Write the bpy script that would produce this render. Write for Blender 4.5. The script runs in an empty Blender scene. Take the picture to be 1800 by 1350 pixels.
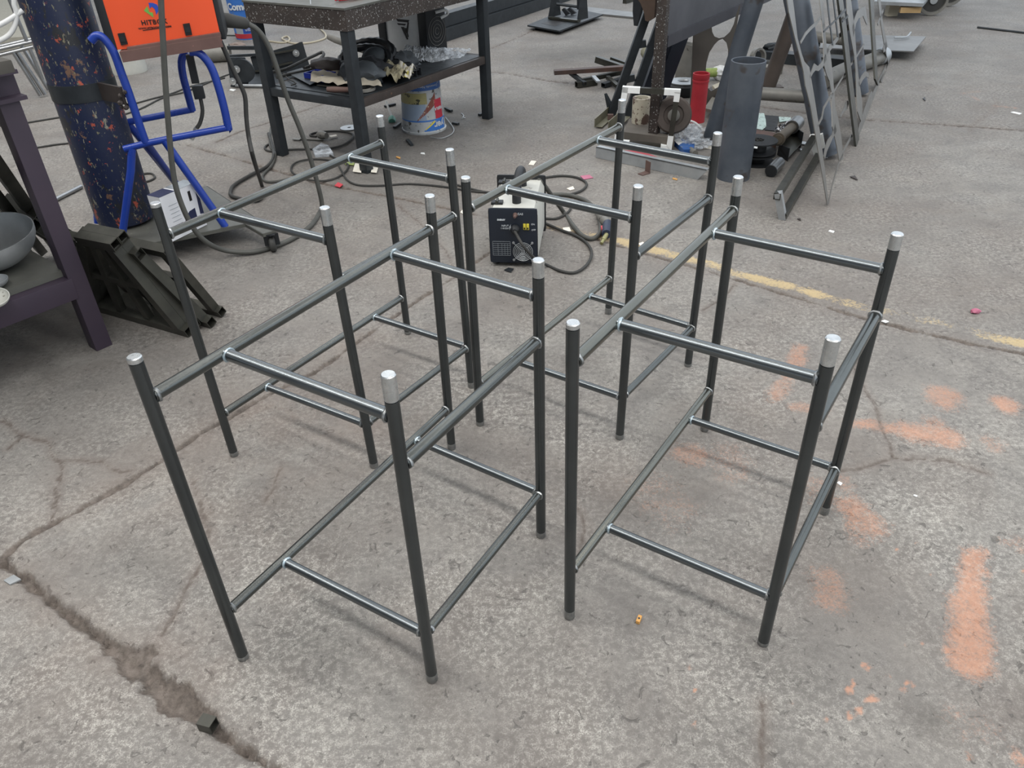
import bpy, bmesh, math, random
import numpy as np
from mathutils import Vector, Matrix, noise as mnoise

scene = bpy.context.scene
COL = scene.collection
random.seed(7)
rng = np.random.default_rng(7)

# ------------------------------------------------------------------ camera
cam_data = bpy.data.cameras.new('camera')
cam = bpy.data.objects.new('camera', cam_data)
COL.objects.link(cam)
cam_data.sensor_width = 36.0
cam_data.lens = 27.1669
cam_data.clip_end = 200
cam.matrix_world = Matrix(((0.9993, 0.0367, -0, 0.0),
                           (-0.0209, 0.5686, -0.8224, 0.0),
                           (-0.0302, 0.8218, 0.5689, 1.5),
                           (0, 0, 0, 1)))
scene.camera = cam

# ------------------------------------------------------------------ world, daylight, exposure
world = bpy.data.worlds.new('workshop_daylight')
scene.world = world
world.use_nodes = True
bg = world.node_tree.nodes['Background']
bg.inputs['Color'].default_value = (0.83, 0.91, 1.0, 1)
bg.inputs['Strength'].default_value = 1.5
scene.view_settings.view_transform = 'Standard'
scene.view_settings.look = 'None'
scene.view_settings.gamma = 1.0
scene.view_settings.use_curve_mapping = False
scene.view_settings.exposure = -0.10

SKYLIGHT_Z = 6.9
def skylight(off, width, power, length=22.0, color=(1.0, 0.985, 0.96), shift=0.0):
    """one strip of roof glazing; off = distance across the strips from the point below the tube frames"""
    d = bpy.data.lights.new('roof_skylight', 'AREA')
    d.shape = 'RECTANGLE'; d.size = length; d.size_y = width
    d.energy = power; d.color = color
    o = bpy.data.objects.new('roof_skylight', d)
    COL.objects.link(o)
    o.location = (0.0 + 0.565*off + 0.825*shift, 1.7 + 0.825*off - 0.565*shift, SKYLIGHT_Z)
    o.rotation_euler = (0, 0, -0.60)
    return o
skylight(-2.2, 0.8, 1150, shift=1.5)
skylight(0.2, 0.45, 300, shift=1.5)
skylight(2.6, 0.45, 220, shift=1.5)
skylight(5.0, 0.6, 240, shift=1.5)
skylight(-5.2, 0.6, 200, shift=1.5)

# ------------------------------------------------------------------ materials
def lin(h):
    h = h.lstrip('#')
    c = [int(h[i:i+2], 16)/255 for i in (0, 2, 4)]
    return tuple((x/12.92 if x <= 0.04045 else ((x+0.055)/1.055)**2.4) for x in c) + (1.0,)

class NT:
    def __init__(s, name):
        s.m = bpy.data.materials.new(name); s.m.use_nodes = True
        s.t = s.m.node_tree; s.b = s.t.nodes['Principled BSDF']
        s.tc = s.t.nodes.new('ShaderNodeTexCoord')
    def n(s, typ, **kw):
        o = s.t.nodes.new(typ)
        for k, v in kw.items(): setattr(o, k, v)
        return o
    def l(s, a, b): s.t.links.new(a, b)
    def noise(s, scale, detail=4, rough=0.55, vec=None, dist=0.0):
        o = s.n('ShaderNodeTexNoise'); o.inputs['Scale'].default_value = scale
        o.inputs['Detail'].default_value = detail; o.inputs['Roughness'].default_value = rough
        o.inputs['Distortion'].default_value = dist
        s.l(vec if vec is not None else s.tc.outputs['Object'], o.inputs['Vector'])
        return o.outputs['Fac']
    def ramp(s, fac, stops):
        o = s.n('ShaderNodeValToRGB')
        e = o.color_ramp.elements
        while len(e) < len(stops): e.new(0.5)
        for i, (p, c) in enumerate(stops):
            e[i].position = p; e[i].color = lin(c) if isinstance(c, str) else (c, c, c, 1)
        s.l(fac, o.inputs['Fac']); return o.outputs['Color']
    def mix(s, fac, a, b, mode='MIX'):
        o = s.n('ShaderNodeMix', data_type='RGBA', blend_type=mode)
        for sock, v in ((o.inputs[0], fac), (o.inputs[6], a), (o.inputs[7], b)):
            if hasattr(v, 'is_output'): s.l(v, sock)
            elif isinstance(v, str): sock.default_value = lin(v)
            elif isinstance(v, (int, float)) and sock is not o.inputs[0]: sock.default_value = (v, v, v, 1)
            else: sock.default_value = v
        return o.outputs[2]
    def math(s, op, a, b=0.0, clamp=False):
        o = s.n('ShaderNodeMath', operation=op); o.use_clamp = clamp
        for sock, v in ((o.inputs[0], a), (o.inputs[1], b)):
            if hasattr(v, 'is_output'): s.l(v, sock)
            else: sock.default_value = v
        return o.outputs[0]
    def attr(s, name):
        o = s.n('ShaderNodeAttribute'); o.attribute_name = name; return o.outputs['Fac']
    def stretch(s, sx, sy, sz):
        o = s.n('ShaderNodeMapping'); o.inputs['Scale'].default_value = (sx, sy, sz)
        s.l(s.tc.outputs['Object'], o.inputs['Vector']); return o.outputs['Vector']
    def bump(s, h, strength, dist=0.002):
        o = s.n('ShaderNodeBump'); o.inputs['Strength'].default_value = strength
        o.inputs['Distance'].default_value = dist
        s.l(h, o.inputs['Height']); s.l(o.outputs['Normal'], s.b.inputs['Normal'])

def mat(name, c1, c2=None, rough=0.5, metal=0.0, scale=14, mid=0.5, width=0.25, specks=None,
        speck_scale=60, speck_at=0.66, bump=0.0, bump_scale=60, alpha=None, emit=None, spec=0.5, rvar=0.12):
    k = NT(name); b = k.b
    f = k.noise(scale, 5, 0.6)
    col = k.ramp(f, [(mid-width, c1), (mid+width, c2 or c1)])
    if specks:
        sf = k.noise(speck_scale, 3, 0.6)
        col = k.mix(k.ramp(sf, [(speck_at-0.02, 0.0), (speck_at+0.03, 1.0)]), col, specks)
    k.l(col, b.inputs['Base Color'])
    b.inputs['Metallic'].default_value = metal
    b.inputs['Specular IOR Level'].default_value = spec
    r = k.math('ADD', k.math('MULTIPLY', k.math('SUBTRACT', k.noise(scale*2.3, 3), 0.5), rvar*2), rough, clamp=True)
    k.l(r, b.inputs['Roughness'])
    if bump: k.bump(k.noise(bump_scale, 4), bump)
    if alpha is not None: b.inputs['Alpha'].default_value = alpha
    if emit: b.inputs['Emission Color'].default_value = lin(emit); b.inputs['Emission Strength'].default_value = 1
    return k.m

MAT = {}
MAT['mill'] = mat('mill_scale_steel', '#4d5153', '#5c6061', rough=0.27, metal=0.9, scale=8, rvar=.0)
MAT['mill_cross'] = mat('brushed_mill_steel', '#676c6f', '#74797b', rough=0.28, metal=0.95, scale=8, rvar=.0)
MAT['mill_rail'] = mat('mill_rail_steel', '#5d605f', '#6b6e6c', rough=0.25, metal=0.92, scale=8, rvar=.0)
MAT['mill_ground'] = mat('ground_rail_steel', '#6b6c67', '#7b7b74', rough=0.24, metal=0.95, scale=8, rvar=.0)
MAT['bright'] = mat('ground_bright_steel', '#b4b8ba', '#d6d8d8', rough=0.30, metal=0.9, scale=60)
MAT['weld'] = mat('weld_metal', '#7f8284', '#a7a9a8', rough=0.38, metal=0.9, scale=120)
MAT['weld_blue'] = mat('heat_tinted_weld', '#8fa6b4', '#c9d2d4', rough=0.4, metal=0.7, scale=160)
MAT['dark_steel'] = mat('dark_painted_steel', '#23272b', '#33383c', rough=0.5, metal=0.3, scale=12)
MAT['brown_steel'] = mat('rust_browned_steel', '#332d2b', '#4a4340', rough=0.6, metal=0.3, scale=8, specks='#6b5647', speck_scale=30, speck_at=0.7)
MAT['spatter_steel'] = mat('spattered_table_steel', '#342f2d', '#48413d', rough=0.55, metal=0.3, scale=9, specks='#b9bbb9', speck_scale=110, speck_at=0.635)
MAT['rhs'] = mat('square_tube_steel', '#3a3a37', '#53534c', rough=0.36, metal=0.65, scale=10)
MAT['blue_steel'] = mat('blue_grey_rolled_steel', '#49505a', '#626870', rough=0.5, metal=0.35, scale=4, width=.18, specks='#4d4a4a', speck_scale=6, speck_at=0.60)
MAT['purple'] = mat('purple_brown_primer', '#2f2735', '#3b303c', rough=0.55, scale=4)
MAT['shelf'] = mat('worn_shelf_steel', '#4f504c', '#666660', rough=0.55, metal=0.3, scale=7, specks='#8a8a84', speck_scale=22, speck_at=0.7)
MAT['galv'] = mat('galvanised_steel', '#979b9e', '#b2b6b8', rough=0.45, metal=0.6, scale=12)
MAT['cart_blue'] = mat('glossy_blue_enamel', '#1a3488', '#21409a', rough=0.3, scale=5, specks='#35414f', speck_scale=24, speck_at=0.74)
MAT['orange'] = mat('orange_enamel', '#e35128', '#e8572c', rough=0.5, scale=3)
MAT['black'] = mat('black_plastic', '#15171a', '#202327', rough=0.5, scale=10)
MAT['navy_panel'] = mat('black_blue_panel', '#161d28', '#1d2430', rough=0.45, scale=6)
MAT['rubber'] = mat('dusty_black_rubber', '#2a2a29', '#3b3b39', rough=0.7, scale=12)
MAT['rubber_grey'] = mat('dusty_grey_cable_rubber', '#41423f', '#51514d', rough=0.65, scale=14)
MAT['white_paint'] = mat('white_paint', '#d8dcdb', '#eef0ee', rough=0.5, scale=20)
MAT['white_plastic'] = mat('white_plastic', '#c6c8c8', '#dddddb', rough=0.45, scale=9)
MAT['dirty_white'] = mat('dirty_grey_white_enamel', '#a9aaa4', '#c2c2bb', rough=0.5, scale=7, specks='#7d7a70', speck_scale=26, speck_at=0.68)
MAT['red'] = mat('red_paint', '#9c2530', '#b5323b', rough=0.5, scale=8, specks='#6d1c22', speck_scale=24, speck_at=0.7)
MAT['red_dull'] = mat('dull_red_strip', '#983a44', '#ac4a52', rough=0.6, scale=9)
MAT['paper'] = mat('scrap_paper', '#d6d0c2', '#e8e4da', rough=0.8, scale=15)
MAT['grey_conc'] = mat('dusty_grey_block', '#6d6a64', '#85827a', rough=0.85, scale=10, bump=0.4)
MAT['card'] = mat('white_printed_carton', '#cfd1d6', '#dcdde0', rough=0.6, scale=5)
MAT['navy_print'] = mat('navy_print', '#1b2040', '#232848', rough=0.6, scale=8)
MAT['brown_tray'] = mat('brown_primed_tray', '#5d4540', '#705650', rough=0.6, scale=6, specks='#c98d7c', speck_scale=40, speck_at=0.71)
MAT['cardboard'] = mat('brown_cardboard', '#6b5748', '#7a6656', rough=0.8, scale=12)
MAT['cloth'] = mat('brown_leather_apron', '#4d3f37', '#655448', rough=0.8, scale=7, bump=0.3)
MAT['black_cloth'] = mat('black_fabric', '#191b1f', '#2b2e33', rough=0.85, scale=10, bump=0.4)
MAT['grey_dark'] = mat('dark_grey_leather', '#33383d', '#474d52', rough=0.7, scale=9)
MAT['rust_pipe'] = mat('rusty_brown_pipe', '#4a423e', '#5f5650', rough=0.6, metal=0.3, scale=6)
MAT['grey_pipe'] = mat('grey_scaled_pipe', '#6d6c68', '#84827c', rough=0.55, metal=0.3, scale=9, specks='#4e4b47', speck_scale=30, speck_at=0.66)
MAT['plate_grey'] = mat('grey_sheet_steel', '#6f7070', '#878786', rough=0.45, metal=0.55, scale=4)
MAT['laser'] = mat('laser_cut_sheet_steel', '#676663', '#7d7b77', rough=0.42, metal=0.55, scale=6)
MAT['rust'] = mat('red_brown_rust', '#50403c', '#654e47', rough=0.75, scale=14)
MAT['chrome'] = mat('bright_steel_tube', '#94969a', '#acaeae', rough=0.34, metal=1.0, scale=10)
MAT['wood'] = mat('pale_timber', '#a98c63', '#bfa273', rough=0.75, scale=9)
MAT['tan'] = mat('pale_board', '#a39b88', '#b9b19e', rough=0.75, scale=6)
MAT['blue_box'] = mat('blue_plastic', '#2a3fae', '#3047bd', rough=0.45, scale=6)
MAT['red_dot'] = mat('red_plastic', '#b02a34', '#c43640', rough=0.45, scale=6)
MAT['yellow'] = mat('yellow_switch', '#c9b93a', '#d8c94a', rough=0.5, scale=6)
MAT['pink'] = mat('pink_wrapper', '#a5566f', '#b56f86', rough=0.6, scale=6)
MAT['mint'] = mat('mint_cap', '#5fa08f', '#77b3a2', rough=0.5, scale=6)
MAT['green'] = mat('green_print', '#6d8a48', '#9aa55a', rough=0.5, scale=30)
MAT['logo_blue'] = mat('blue_print', '#2b4bb0', '#2b4bb0', rough=0.5)
MAT['logo_green'] = mat('leaf_green_print', '#6fae4e', '#6fae4e', rough=0.5)
MAT['ink'] = mat('black_print', '#191616', '#1d1a1a', rough=0.5)
MAT['ink_white'] = mat('white_print', '#b9bfc4', '#c6cbcf', rough=0.5)
MAT['ink_grey'] = mat('grey_print', '#8a9096', '#959ba0', rough=0.5)
MAT['clip_orange'] = mat('orange_offcut', '#c08a48', '#d0a05c', rough=0.6)

def film():
    k = NT('clear_plastic_film'); b = k.b
    b.inputs['Base Color'].default_value = lin('#ccd2d8')
    b.inputs['Roughness'].default_value = 0.18
    b.inputs['Specular IOR Level'].default_value = 0.7
    k.l(k.ramp(k.noise(13, 4, 0.55, dist=0.8), [(0.40, 0.18), (0.66, 0.66)]), b.inputs['Alpha'])
    k.bump(k.noise(30, 3), 0.4, 0.006)
    return k.m
MAT['film'] = film()

def chipped(name, base1, base2, layers):
    k = NT(name); b = k.b
    col = k.ramp(k.noise(6, 4), [(0.3, base1), (0.7, base2)])
    for (sc, thr, c1, vec) in layers:
        v = k.stretch(*vec)
        n = k.noise(sc, 5, 0.68, vec=v)
        col = k.mix(k.ramp(n, [(thr-0.012, 0.0), (thr+0.012, 1.0)]), col, c1)
    k.l(col, b.inputs['Base Color']); b.inputs['Roughness'].default_value = 0.48
    k.bump(k.noise(40, 5), 0.25, 0.003)
    return k.m
MAT['cylinder_blue'] = chipped('chipped_navy_paint', '#141f40', '#1f273c',
    [(8, 0.585, '#26282d', (1, 1, 0.5)), (14, 0.635, '#6e5546', (1, 1, 0.7)), (17, 0.625, '#a04d3d', (1, 1, 0.8)), (70, 0.625, '#77745f', (1, 1, 0.4)), (48, 0.64, '#8a8878', (1, 1, 0.4)), (22, 0.655, '#b25844', (1, 1, 0.8))])
MAT['chipped_cream'] = chipped('chipped_cream_paint', '#a9a393', '#bbb5a4', [(11, 0.53, '#5a4840', (1, 1, 1)), (40, 0.60, '#5a4840', (1, 1, 1))])

# ------------------------------------------------------------------ builders
class MB:
    def __init__(s): s.bm = bmesh.new()
    def box(s, c, size, R=None, bev=0.0):
        r = bmesh.ops.create_cube(s.bm, size=1.0)
        vs = r['verts']
        M = Matrix.Translation(Vector(c)) @ (R.to_4x4() if R is not None else Matrix()) @ Matrix.Diagonal((*size, 1.0))
        bmesh.ops.transform(s.bm, matrix=M, verts=vs)
        if bev:
            es = list({e for v in vs for e in v.link_edges})
            bmesh.ops.bevel(s.bm, geom=es, offset=bev, segments=2, profile=0.7, affect='EDGES')
        return s
    def bar(s, p0, p1, w, h, up=(0, 0, 1), bev=0.0):
        """solid rectangular bar; h is measured along up"""
        p0, p1 = Vector(p0), Vector(p1); x = (p1-p0); L = x.length; x.normalize()
        u = Vector(up); u = (u - x*u.dot(x)); u.normalize(); y = u.cross(x)
        R = Matrix((x, y, u)).transposed()
        return s.box((p0+p1)/2, (L, w, h), R, bev)
    def rhs(s, p0, p1, w, h, up=(0, 0, 1), t=0.003):
        """hollow rectangular section, open ends"""
        p0, p1 = Vector(p0), Vector(p1); x = (p1-p0).normalized()
        u = Vector(up); u = (u - x*u.dot(x)).normalized(); y = u.cross(x)
        rings = []
        for P in (p0, p1):
            for (a, b) in ((w/2, h/2), (w/2-t, h/2-t)):
                rings.append([s.bm.verts.new(P + y*(a*i) + u*(b*j)) for i, j in ((-1, -1), (1, -1), (1, 1), (-1, 1))])
        o0, i0, o1, i1 = rings
        for k in range(4):
            n = (k+1) % 4
            for q in ((o0[k], o0[n], o1[n], o1[k]), (i0[n], i0[k], i1[k], i1[n]), (o0[n], o0[k], i0[k], i0[n]), (o1[k], o1[n], i1[n], i1[k])):
                s.bm.faces.new(q)
        return s
    def tube(s, pts, r, seg=10, cap=True, closed=False):
        pts = [Vector(p) for p in pts]; n = len(pts)
        rr = r if isinstance(r, (list, tuple)) else [r]*n
        T = []
        for i in range(n):
            a = pts[(i-1) % n] if (i > 0 or closed) else pts[i]
            b = pts[(i+1) % n] if (i < n-1 or closed) else pts[i]
            T.append((b-a).normalized())
        ref = Vector((0, 0, 1)) if abs(T[0].z) < 0.9 else Vector((1, 0, 0))
        N = (ref - T[0]*ref.dot(T[0])).normalized()
        rings = []
        for i in range(n):
            N = (N - T[i]*N.dot(T[i])).normalized(); B = T[i].cross(N)
            rings.append([s.bm.verts.new(pts[i] + (N*math.cos(2*math.pi*k/seg) + B*math.sin(2*math.pi*k/seg))*rr[i]) for k in range(seg)])
        m = n if closed else n-1
        for i in range(m):
            a, b = rings[i], rings[(i+1) % n]
            for k in range(seg):
                s.bm.faces.new((a[k], a[(k+1) % seg], b[(k+1) % seg], b[k]))
        if cap and not closed:
            s.bm.faces.new(rings[0][::-1]); s.bm.faces.new(rings[-1])
        return s
    def pipe(s, p0, p1, ro, ri, seg=24):
        return s.lathe([(ri, 0), (ro, 0), (ro, 1), (ri, 1), (ri, 0)], p0, p1, seg)
    def lathe(s, prof, p0, p1, seg=24, absolute=False):
        """prof: (radius, t) along the axis p0->p1 (t in 0..1, or metres if absolute)"""
        p0, p1 = Vector(p0), Vector(p1); ax = p1-p0; L = ax.length; ax.normalize()
        ref = Vector((0, 0, 1)) if abs(ax.z) < 0.9 else Vector((1, 0, 0))
        N = (ref-ax*ref.dot(ax)).normalized(); B = ax.cross(N)
        rings = []
        for (r, t) in prof:
            P = p0 + ax*(t if absolute else t*L)
            if r < 1e-6: rings.append([s.bm.verts.new(P)])
            else: rings.append([s.bm.verts.new(P+(N*math.cos(2*math.pi*k/seg)+B*math.sin(2*math.pi*k/seg))*r) for k in range(seg)])
        for a, b in zip(rings, rings[1:]):
            for k in range(seg):
                q = [a[k % len(a)], a[(k+1) % len(a)], b[(k+1) % len(b)], b[k % len(b)]]
                q = list(dict.fromkeys(q))
                if len(q) > 2:
                    try: s.bm.faces.new(q)
                    except ValueError: pass
        return s
    def prism(s, poly, vec):
        """planar polygon extruded by vec"""
        v = Vector(vec)
        a = [s.bm.verts.new(Vector(p)) for p in poly]; b = [s.bm.verts.new(Vector(p)+v) for p in poly]
        s.bm.faces.new(a[::-1]); s.bm.faces.new(b)
        n = len(a)
        for k in range(n): s.bm.faces.new((a[k], a[(k+1) % n], b[(k+1) % n], b[k]))
        return s
    def ball(s, c, r, sub=2, scale=(1, 1, 1), R=None):
        q = bmesh.ops.create_icosphere(s.bm, subdivisions=sub, radius=r)
        M = Matrix.Translation(Vector(c)) @ (R.to_4x4() if R is not None else Matrix()) @ Matrix.Diagonal((*scale, 1.0))
        bmesh.ops.transform(s.bm, matrix=M, verts=q['verts']); return s
    def lump(s, c, size, seed=0, amp=0.25, sub=3, freq=1.6, floor=None, R=None):
        """crumpled closed lump (rags, gloves, bags)"""
        q = bmesh.ops.create_icosphere(s.bm, subdivisions=sub, radius=1.0)
        for v in q['verts']:
            k = 1 + amp*(mnoise.noise(v.co*freq + Vector((seed*7.1, seed*3.3, seed)))
                         + 0.6*mnoise.noise(v.co*freq*2.6 + Vector((seed, 0, 5.5*seed))))
            p = Vector((v.co.x*size[0], v.co.y*size[1], v.co.z*size[2]))*k
            if R is not None: p = R @ p
            v.co = p + Vector(c)
            if floor is not None and v.co.z < floor: v.co.z = floor
        return s
    def sheet(s, corners, nu, nv, fn=None, thick=0.0006):
        """quad sheet between 4 corners; fn(u,v)->offset Vector"""
        c = [Vector(p) for p in corners]
        n = (c[1]-c[0]).cross(c[3]-c[0]).normalized()
        def at(u, v):
            p = (c[0]*(1-u)+c[1]*u)*(1-v) + (c[3]*(1-u)+c[2]*u)*v
            return p + (Vector(fn(u, v)) if fn else Vector((0, 0, 0)))
        A = [[s.bm.verts.new(at(i/nu, j/nv)) for i in range(nu+1)] for j in range(nv+1)]
        Bm = [[s.bm.verts.new(v.co - n*thick) for v in row] for row in A]
        for j in range(nv):
            for i in range(nu):
                s.bm.faces.new((A[j][i], A[j][i+1], A[j+1][i+1], A[j+1][i]))
                s.bm.faces.new((Bm[j][i], Bm[j+1][i], Bm[j+1][i+1], Bm[j][i+1]))
        for i in range(nu):
            s.bm.faces.new((A[0][i+1], A[0][i], Bm[0][i], Bm[0][i+1]))
            s.bm.faces.new((A[nv][i], A[nv][i+1], Bm[nv][i+1], Bm[nv][i]))
        for j in range(nv):
            s.bm.faces.new((A[j][0], A[j+1][0], Bm[j+1][0], Bm[j][0]))
            s.bm.faces.new((A[j+1][nu], A[j][nu], Bm[j][nu], Bm[j+1][nu]))
        return s

ORG = {}
def base_of(o):
    return ORG.get(o.name, Vector((0, 0, 0)))
def finish(mesh, name, m, parent, loc, angle=40):
    org = base_of(parent) if parent is not None else Vector(loc)
    mesh.transform(Matrix.Translation(-org))
    mesh.materials.append(MAT[m] if isinstance(m, str) else m)
    mesh.shade_smooth()
    try: mesh.set_sharp_from_angle(angle=math.radians(angle))
    except Exception: pass
    o = bpy.data.objects.new(name, mesh); COL.objects.link(o)
    if parent is not None: o.parent = parent
    else: o.location = org
    ORG[o.name] = org
    return o
def part(name, mb, m, parent=None, loc=(0, 0, 0), angle=40, label=None):
    bmesh.ops.recalc_face_normals(mb.bm, faces=mb.bm.faces)
    me = bpy.data.meshes.new(name); mb.bm.to_mesh(me); mb.bm.free()
    o = finish(me, name, m, parent, loc, angle)
    if label: o['label'] = label
    return o
def tag(o, label, cat, group=None, kind=None):
    o['label'] = label; o['category'] = cat
    if group: o['group'] = group
    if kind: o['kind'] = kind
    return o
def thing(name, label, cat, loc, group=None):
    o = bpy.data.objects.new(name, None); o.empty_display_size = 0.05
    COL.objects.link(o); o.location = loc; ORG[o.name] = Vector(loc)
    return tag(o, label, cat, group)
def copy_thing(o, delta, label, group=None, rz=0.0):
    r = o.copy(); COL.objects.link(r); r.location = Vector(o.location)+Vector(delta); r.rotation_euler.z = rz
    r['label'] = label
    if group: r['group'] = group
    for ch in list(o.children):
        c = ch.copy(); COL.objects.link(c); c.parent = r
        for g_ in list(ch.children):
            d = g_.copy(); COL.objects.link(d); d.parent = c
    return r
def text(name, body, m, parent, pos, xdir, up, size, ext=0.0008, align='CENTER', bold=0.0, space=1.0):
    """flat lettering standing in the plane spanned by xdir and up"""
    cu = bpy.data.curves.new(name, 'FONT'); cu.body = body; cu.size = size; cu.extrude = ext
    cu.align_x = align; cu.align_y = 'CENTER'; cu.offset = bold; cu.resolution_u = 2; cu.space_character = space
    tmp = bpy.data.objects.new(name, cu); COL.objects.link(tmp)
    dg = bpy.context.evaluated_depsgraph_get()
    me = bpy.data.meshes.new_from_object(tmp.evaluated_get(dg))
    bpy.data.objects.remove(tmp)
    x = Vector(xdir).normalized(); u = Vector(up); u = (u-x*u.dot(x)).normalized(); n = x.cross(u)
    M = Matrix((x, u, n)).transposed().to_4x4(); M.translation = Vector(pos)
    me.transform(M); me.materials.clear()
    return finish(me, name, m, parent, pos)
def plate2d(name, outer, holes, origin, xdir, up, thick, m, parent=None, loc=None):
    """sheet with cut-outs: polygons given in (x, up) metres on the plane through origin"""
    cu = bpy.data.curves.new(name, 'CURVE'); cu.dimensions = '2D'; cu.fill_mode = 'BOTH'; cu.extrude = thick/2
    for ring in [outer]+holes:
        sp = cu.splines.new('POLY'); sp.points.add(len(ring)-1); sp.use_cyclic_u = True
        for p, (a, b) in zip(sp.points, ring): p.co = (a, b, 0, 1)
    tmp = bpy.data.objects.new(name, cu); COL.objects.link(tmp)
    dg = bpy.context.evaluated_depsgraph_get()
    me = bpy.data.meshes.new_from_object(tmp.evaluated_get(dg)); bpy.data.objects.remove(tmp)
    x = Vector(xdir).normalized(); u = Vector(up); u = (u-x*u.dot(x)).normalized(); n = x.cross(u)
    M = Matrix((x, u, n)).transposed().to_4x4(); M.translation = Vector(origin)
    me.transform(M); me.materials.clear()
    return finish(me, name, m, parent, loc if loc is not None else origin)
def smooth_path(pts, n=6):
    """Catmull-Rom through the points"""
    P = [Vector(p) for p in pts]; P = [P[0]*2-P[1]]+P+[P[-1]*2-P[-2]]
    out = []
    for i in range(1, len(P)-2):
        a, b, c, d = P[i-1], P[i], P[i+1], P[i+2]
        for k in range(n):
            t = k/n
            out.append(0.5*((2*b)+(c-a)*t+(2*a-5*b+4*c-d)*t*t+(3*b-a-3*c+d)*t**3))
    out.append(P[-2]); return out
def lerp(a, b, t): return Vector(a)*(1-t)+Vector(b)*t

# ------------------------------------------------------------------ floor: worn concrete slabs
JOINTS = [  # (polyline, half widths, depth)
 ([(-1.3978, 1.3358), (-1.3655, 1.4388), (-1.3428, 1.5132), (-1.2596, 1.6027), (-1.1593, 1.7128), (-1.07, 1.839), (-1.0018, 1.9555), (-0.8626, 2.1228), (-0.685, 2.3012), (-0.5528, 2.5181), (-0.4052, 2.7463), (-0.2501, 2.9641), (-0.0838, 3.2151), (0.0398, 3.4248), (0.1386, 3.5173)], [.009,.011,.009,.008,.008,.006,.008,.007,.006,.005,.005,.004,.004,.004,.004], .012),
 ([(-1.3655, 1.4388), (-1.2527, 1.3622), (-1.1416, 1.2795), (-1.0242, 1.2017), (-0.9412, 1.1471), (-0.8645, 1.1011), (-0.7929, 1.0443), (-0.7259, 0.9931), (-0.6548, 0.9403), (-0.5887, 0.8951), (-0.5071, 0.8465), (-0.4046, 0.7862)], [.007,.008,.009,.012,.018,.030,.034,.024,.012,.008,.007,.008], .024),
 ([(-2.0253, 4.9983), (-1.6088, 4.6746), (-1.426, 4.5214), (-1.0149, 4.2039), (-0.8295, 4.0885), (-0.5559, 3.9277), (-0.2865, 3.7602), (-0.0826, 3.6225), (0.1386, 3.5173), (0.3469, 3.3841), (0.5151, 3.2424), (0.7159, 3.0715), (0.9609, 2.867), (1.1431, 2.6992), (1.2611, 2.5888), (1.36, 2.5069), (1.4731, 2.4232), (1.6326, 2.3241), (1.7874, 2.2377), (1.928, 2.1454)], [.006,.006,.010,.012,.010,.008,.008,.006,.005,.005,.005,.005,.005,.005,.006,.006,.008,.009,.006,.005], .010),
 ([(1.7151, 5.4345), (2.0595, 5.1803), (2.3327, 5.0143), (2.7656, 4.8472), (3.1691, 4.6783), (3.4184, 4.5236)], [.010]*6, .008),
 ([(-0.0958, 7.5779), (0.1492, 8.0002), (0.3909, 8.4714), (0.6942, 9.0556)], [.008]*4, .006),
 ([(-0.1877, 6.7688), (0.0923, 6.5871), (0.3554, 6.3408), (0.5667, 6.2019)], [.011,.011,.014,.012], .006),
 ([(-1.8538, 5.0368), (-1.7631, 5.2461), (-1.5288, 5.5634), (-1.2751, 5.9467), (-1.0623, 6.2471)], [.008]*5, .006),
]
CRACKS = [
 [(-1.6927, 2.0628), (-1.5765, 1.9806), (-1.4708, 1.9311), (-1.3947, 1.8439), (-1.3165, 1.8448), (-1.2494, 1.8303), (-1.1771, 1.7792), (-1.1515, 1.7881)],
 [(-1.3947, 1.8439), (-1.3427, 1.7129), (-1.2898, 1.5819)],
 [(-1.5765, 1.9806), (-1.5856, 1.9095)],
 [(-0.9477, 1.7285), (-0.8931, 1.6178), (-0.8365, 1.5153), (-0.8248, 1.4125), (-0.8332, 1.3461), (-0.8422, 1.2658), (-0.8478, 1.1826)],
 [(-0.6991, 1.7784), (-0.7013, 1.6783), (-0.7065, 1.6311)],
 [(1.279, 2.3567), (1.1693, 2.1783), (1.1541, 1.9505), (1.1302, 1.8493), (1.1162, 1.7542), (1.1081, 1.7155), (0.9748, 1.6724), (0.9301, 1.6625)],
 [(1.1081, 1.7155), (1.1894, 1.7109), (1.2519, 1.7022), (1.2868, 1.6724), (1.3512, 1.6391)],
 [(0.5064, 0.9568), (0.4974, 0.9051), (0.4776, 0.8565), (0.462, 0.8101)],
 [(0.9274, 2.8288), (0.8689, 2.7347), (0.7533, 2.6268)],
 [(-0.5561, 3.8402), (-0.4172, 3.5684), (-0.3063, 3.3264), (-0.2305, 3.0824)],
 [(3.4144, 5.4962), (3.3405, 5.2856), (3.1517, 5.0377), (2.9734, 4.8701), (2.8428, 4.6836)],
 [(-2.8781, 4.3233), (-2.6056, 4.1642), (-2.4773, 4.0924)],
 [(0.1626, 1.5851), (0.1833, 1.4742), (0.1506, 1.3652)],
]
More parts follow.
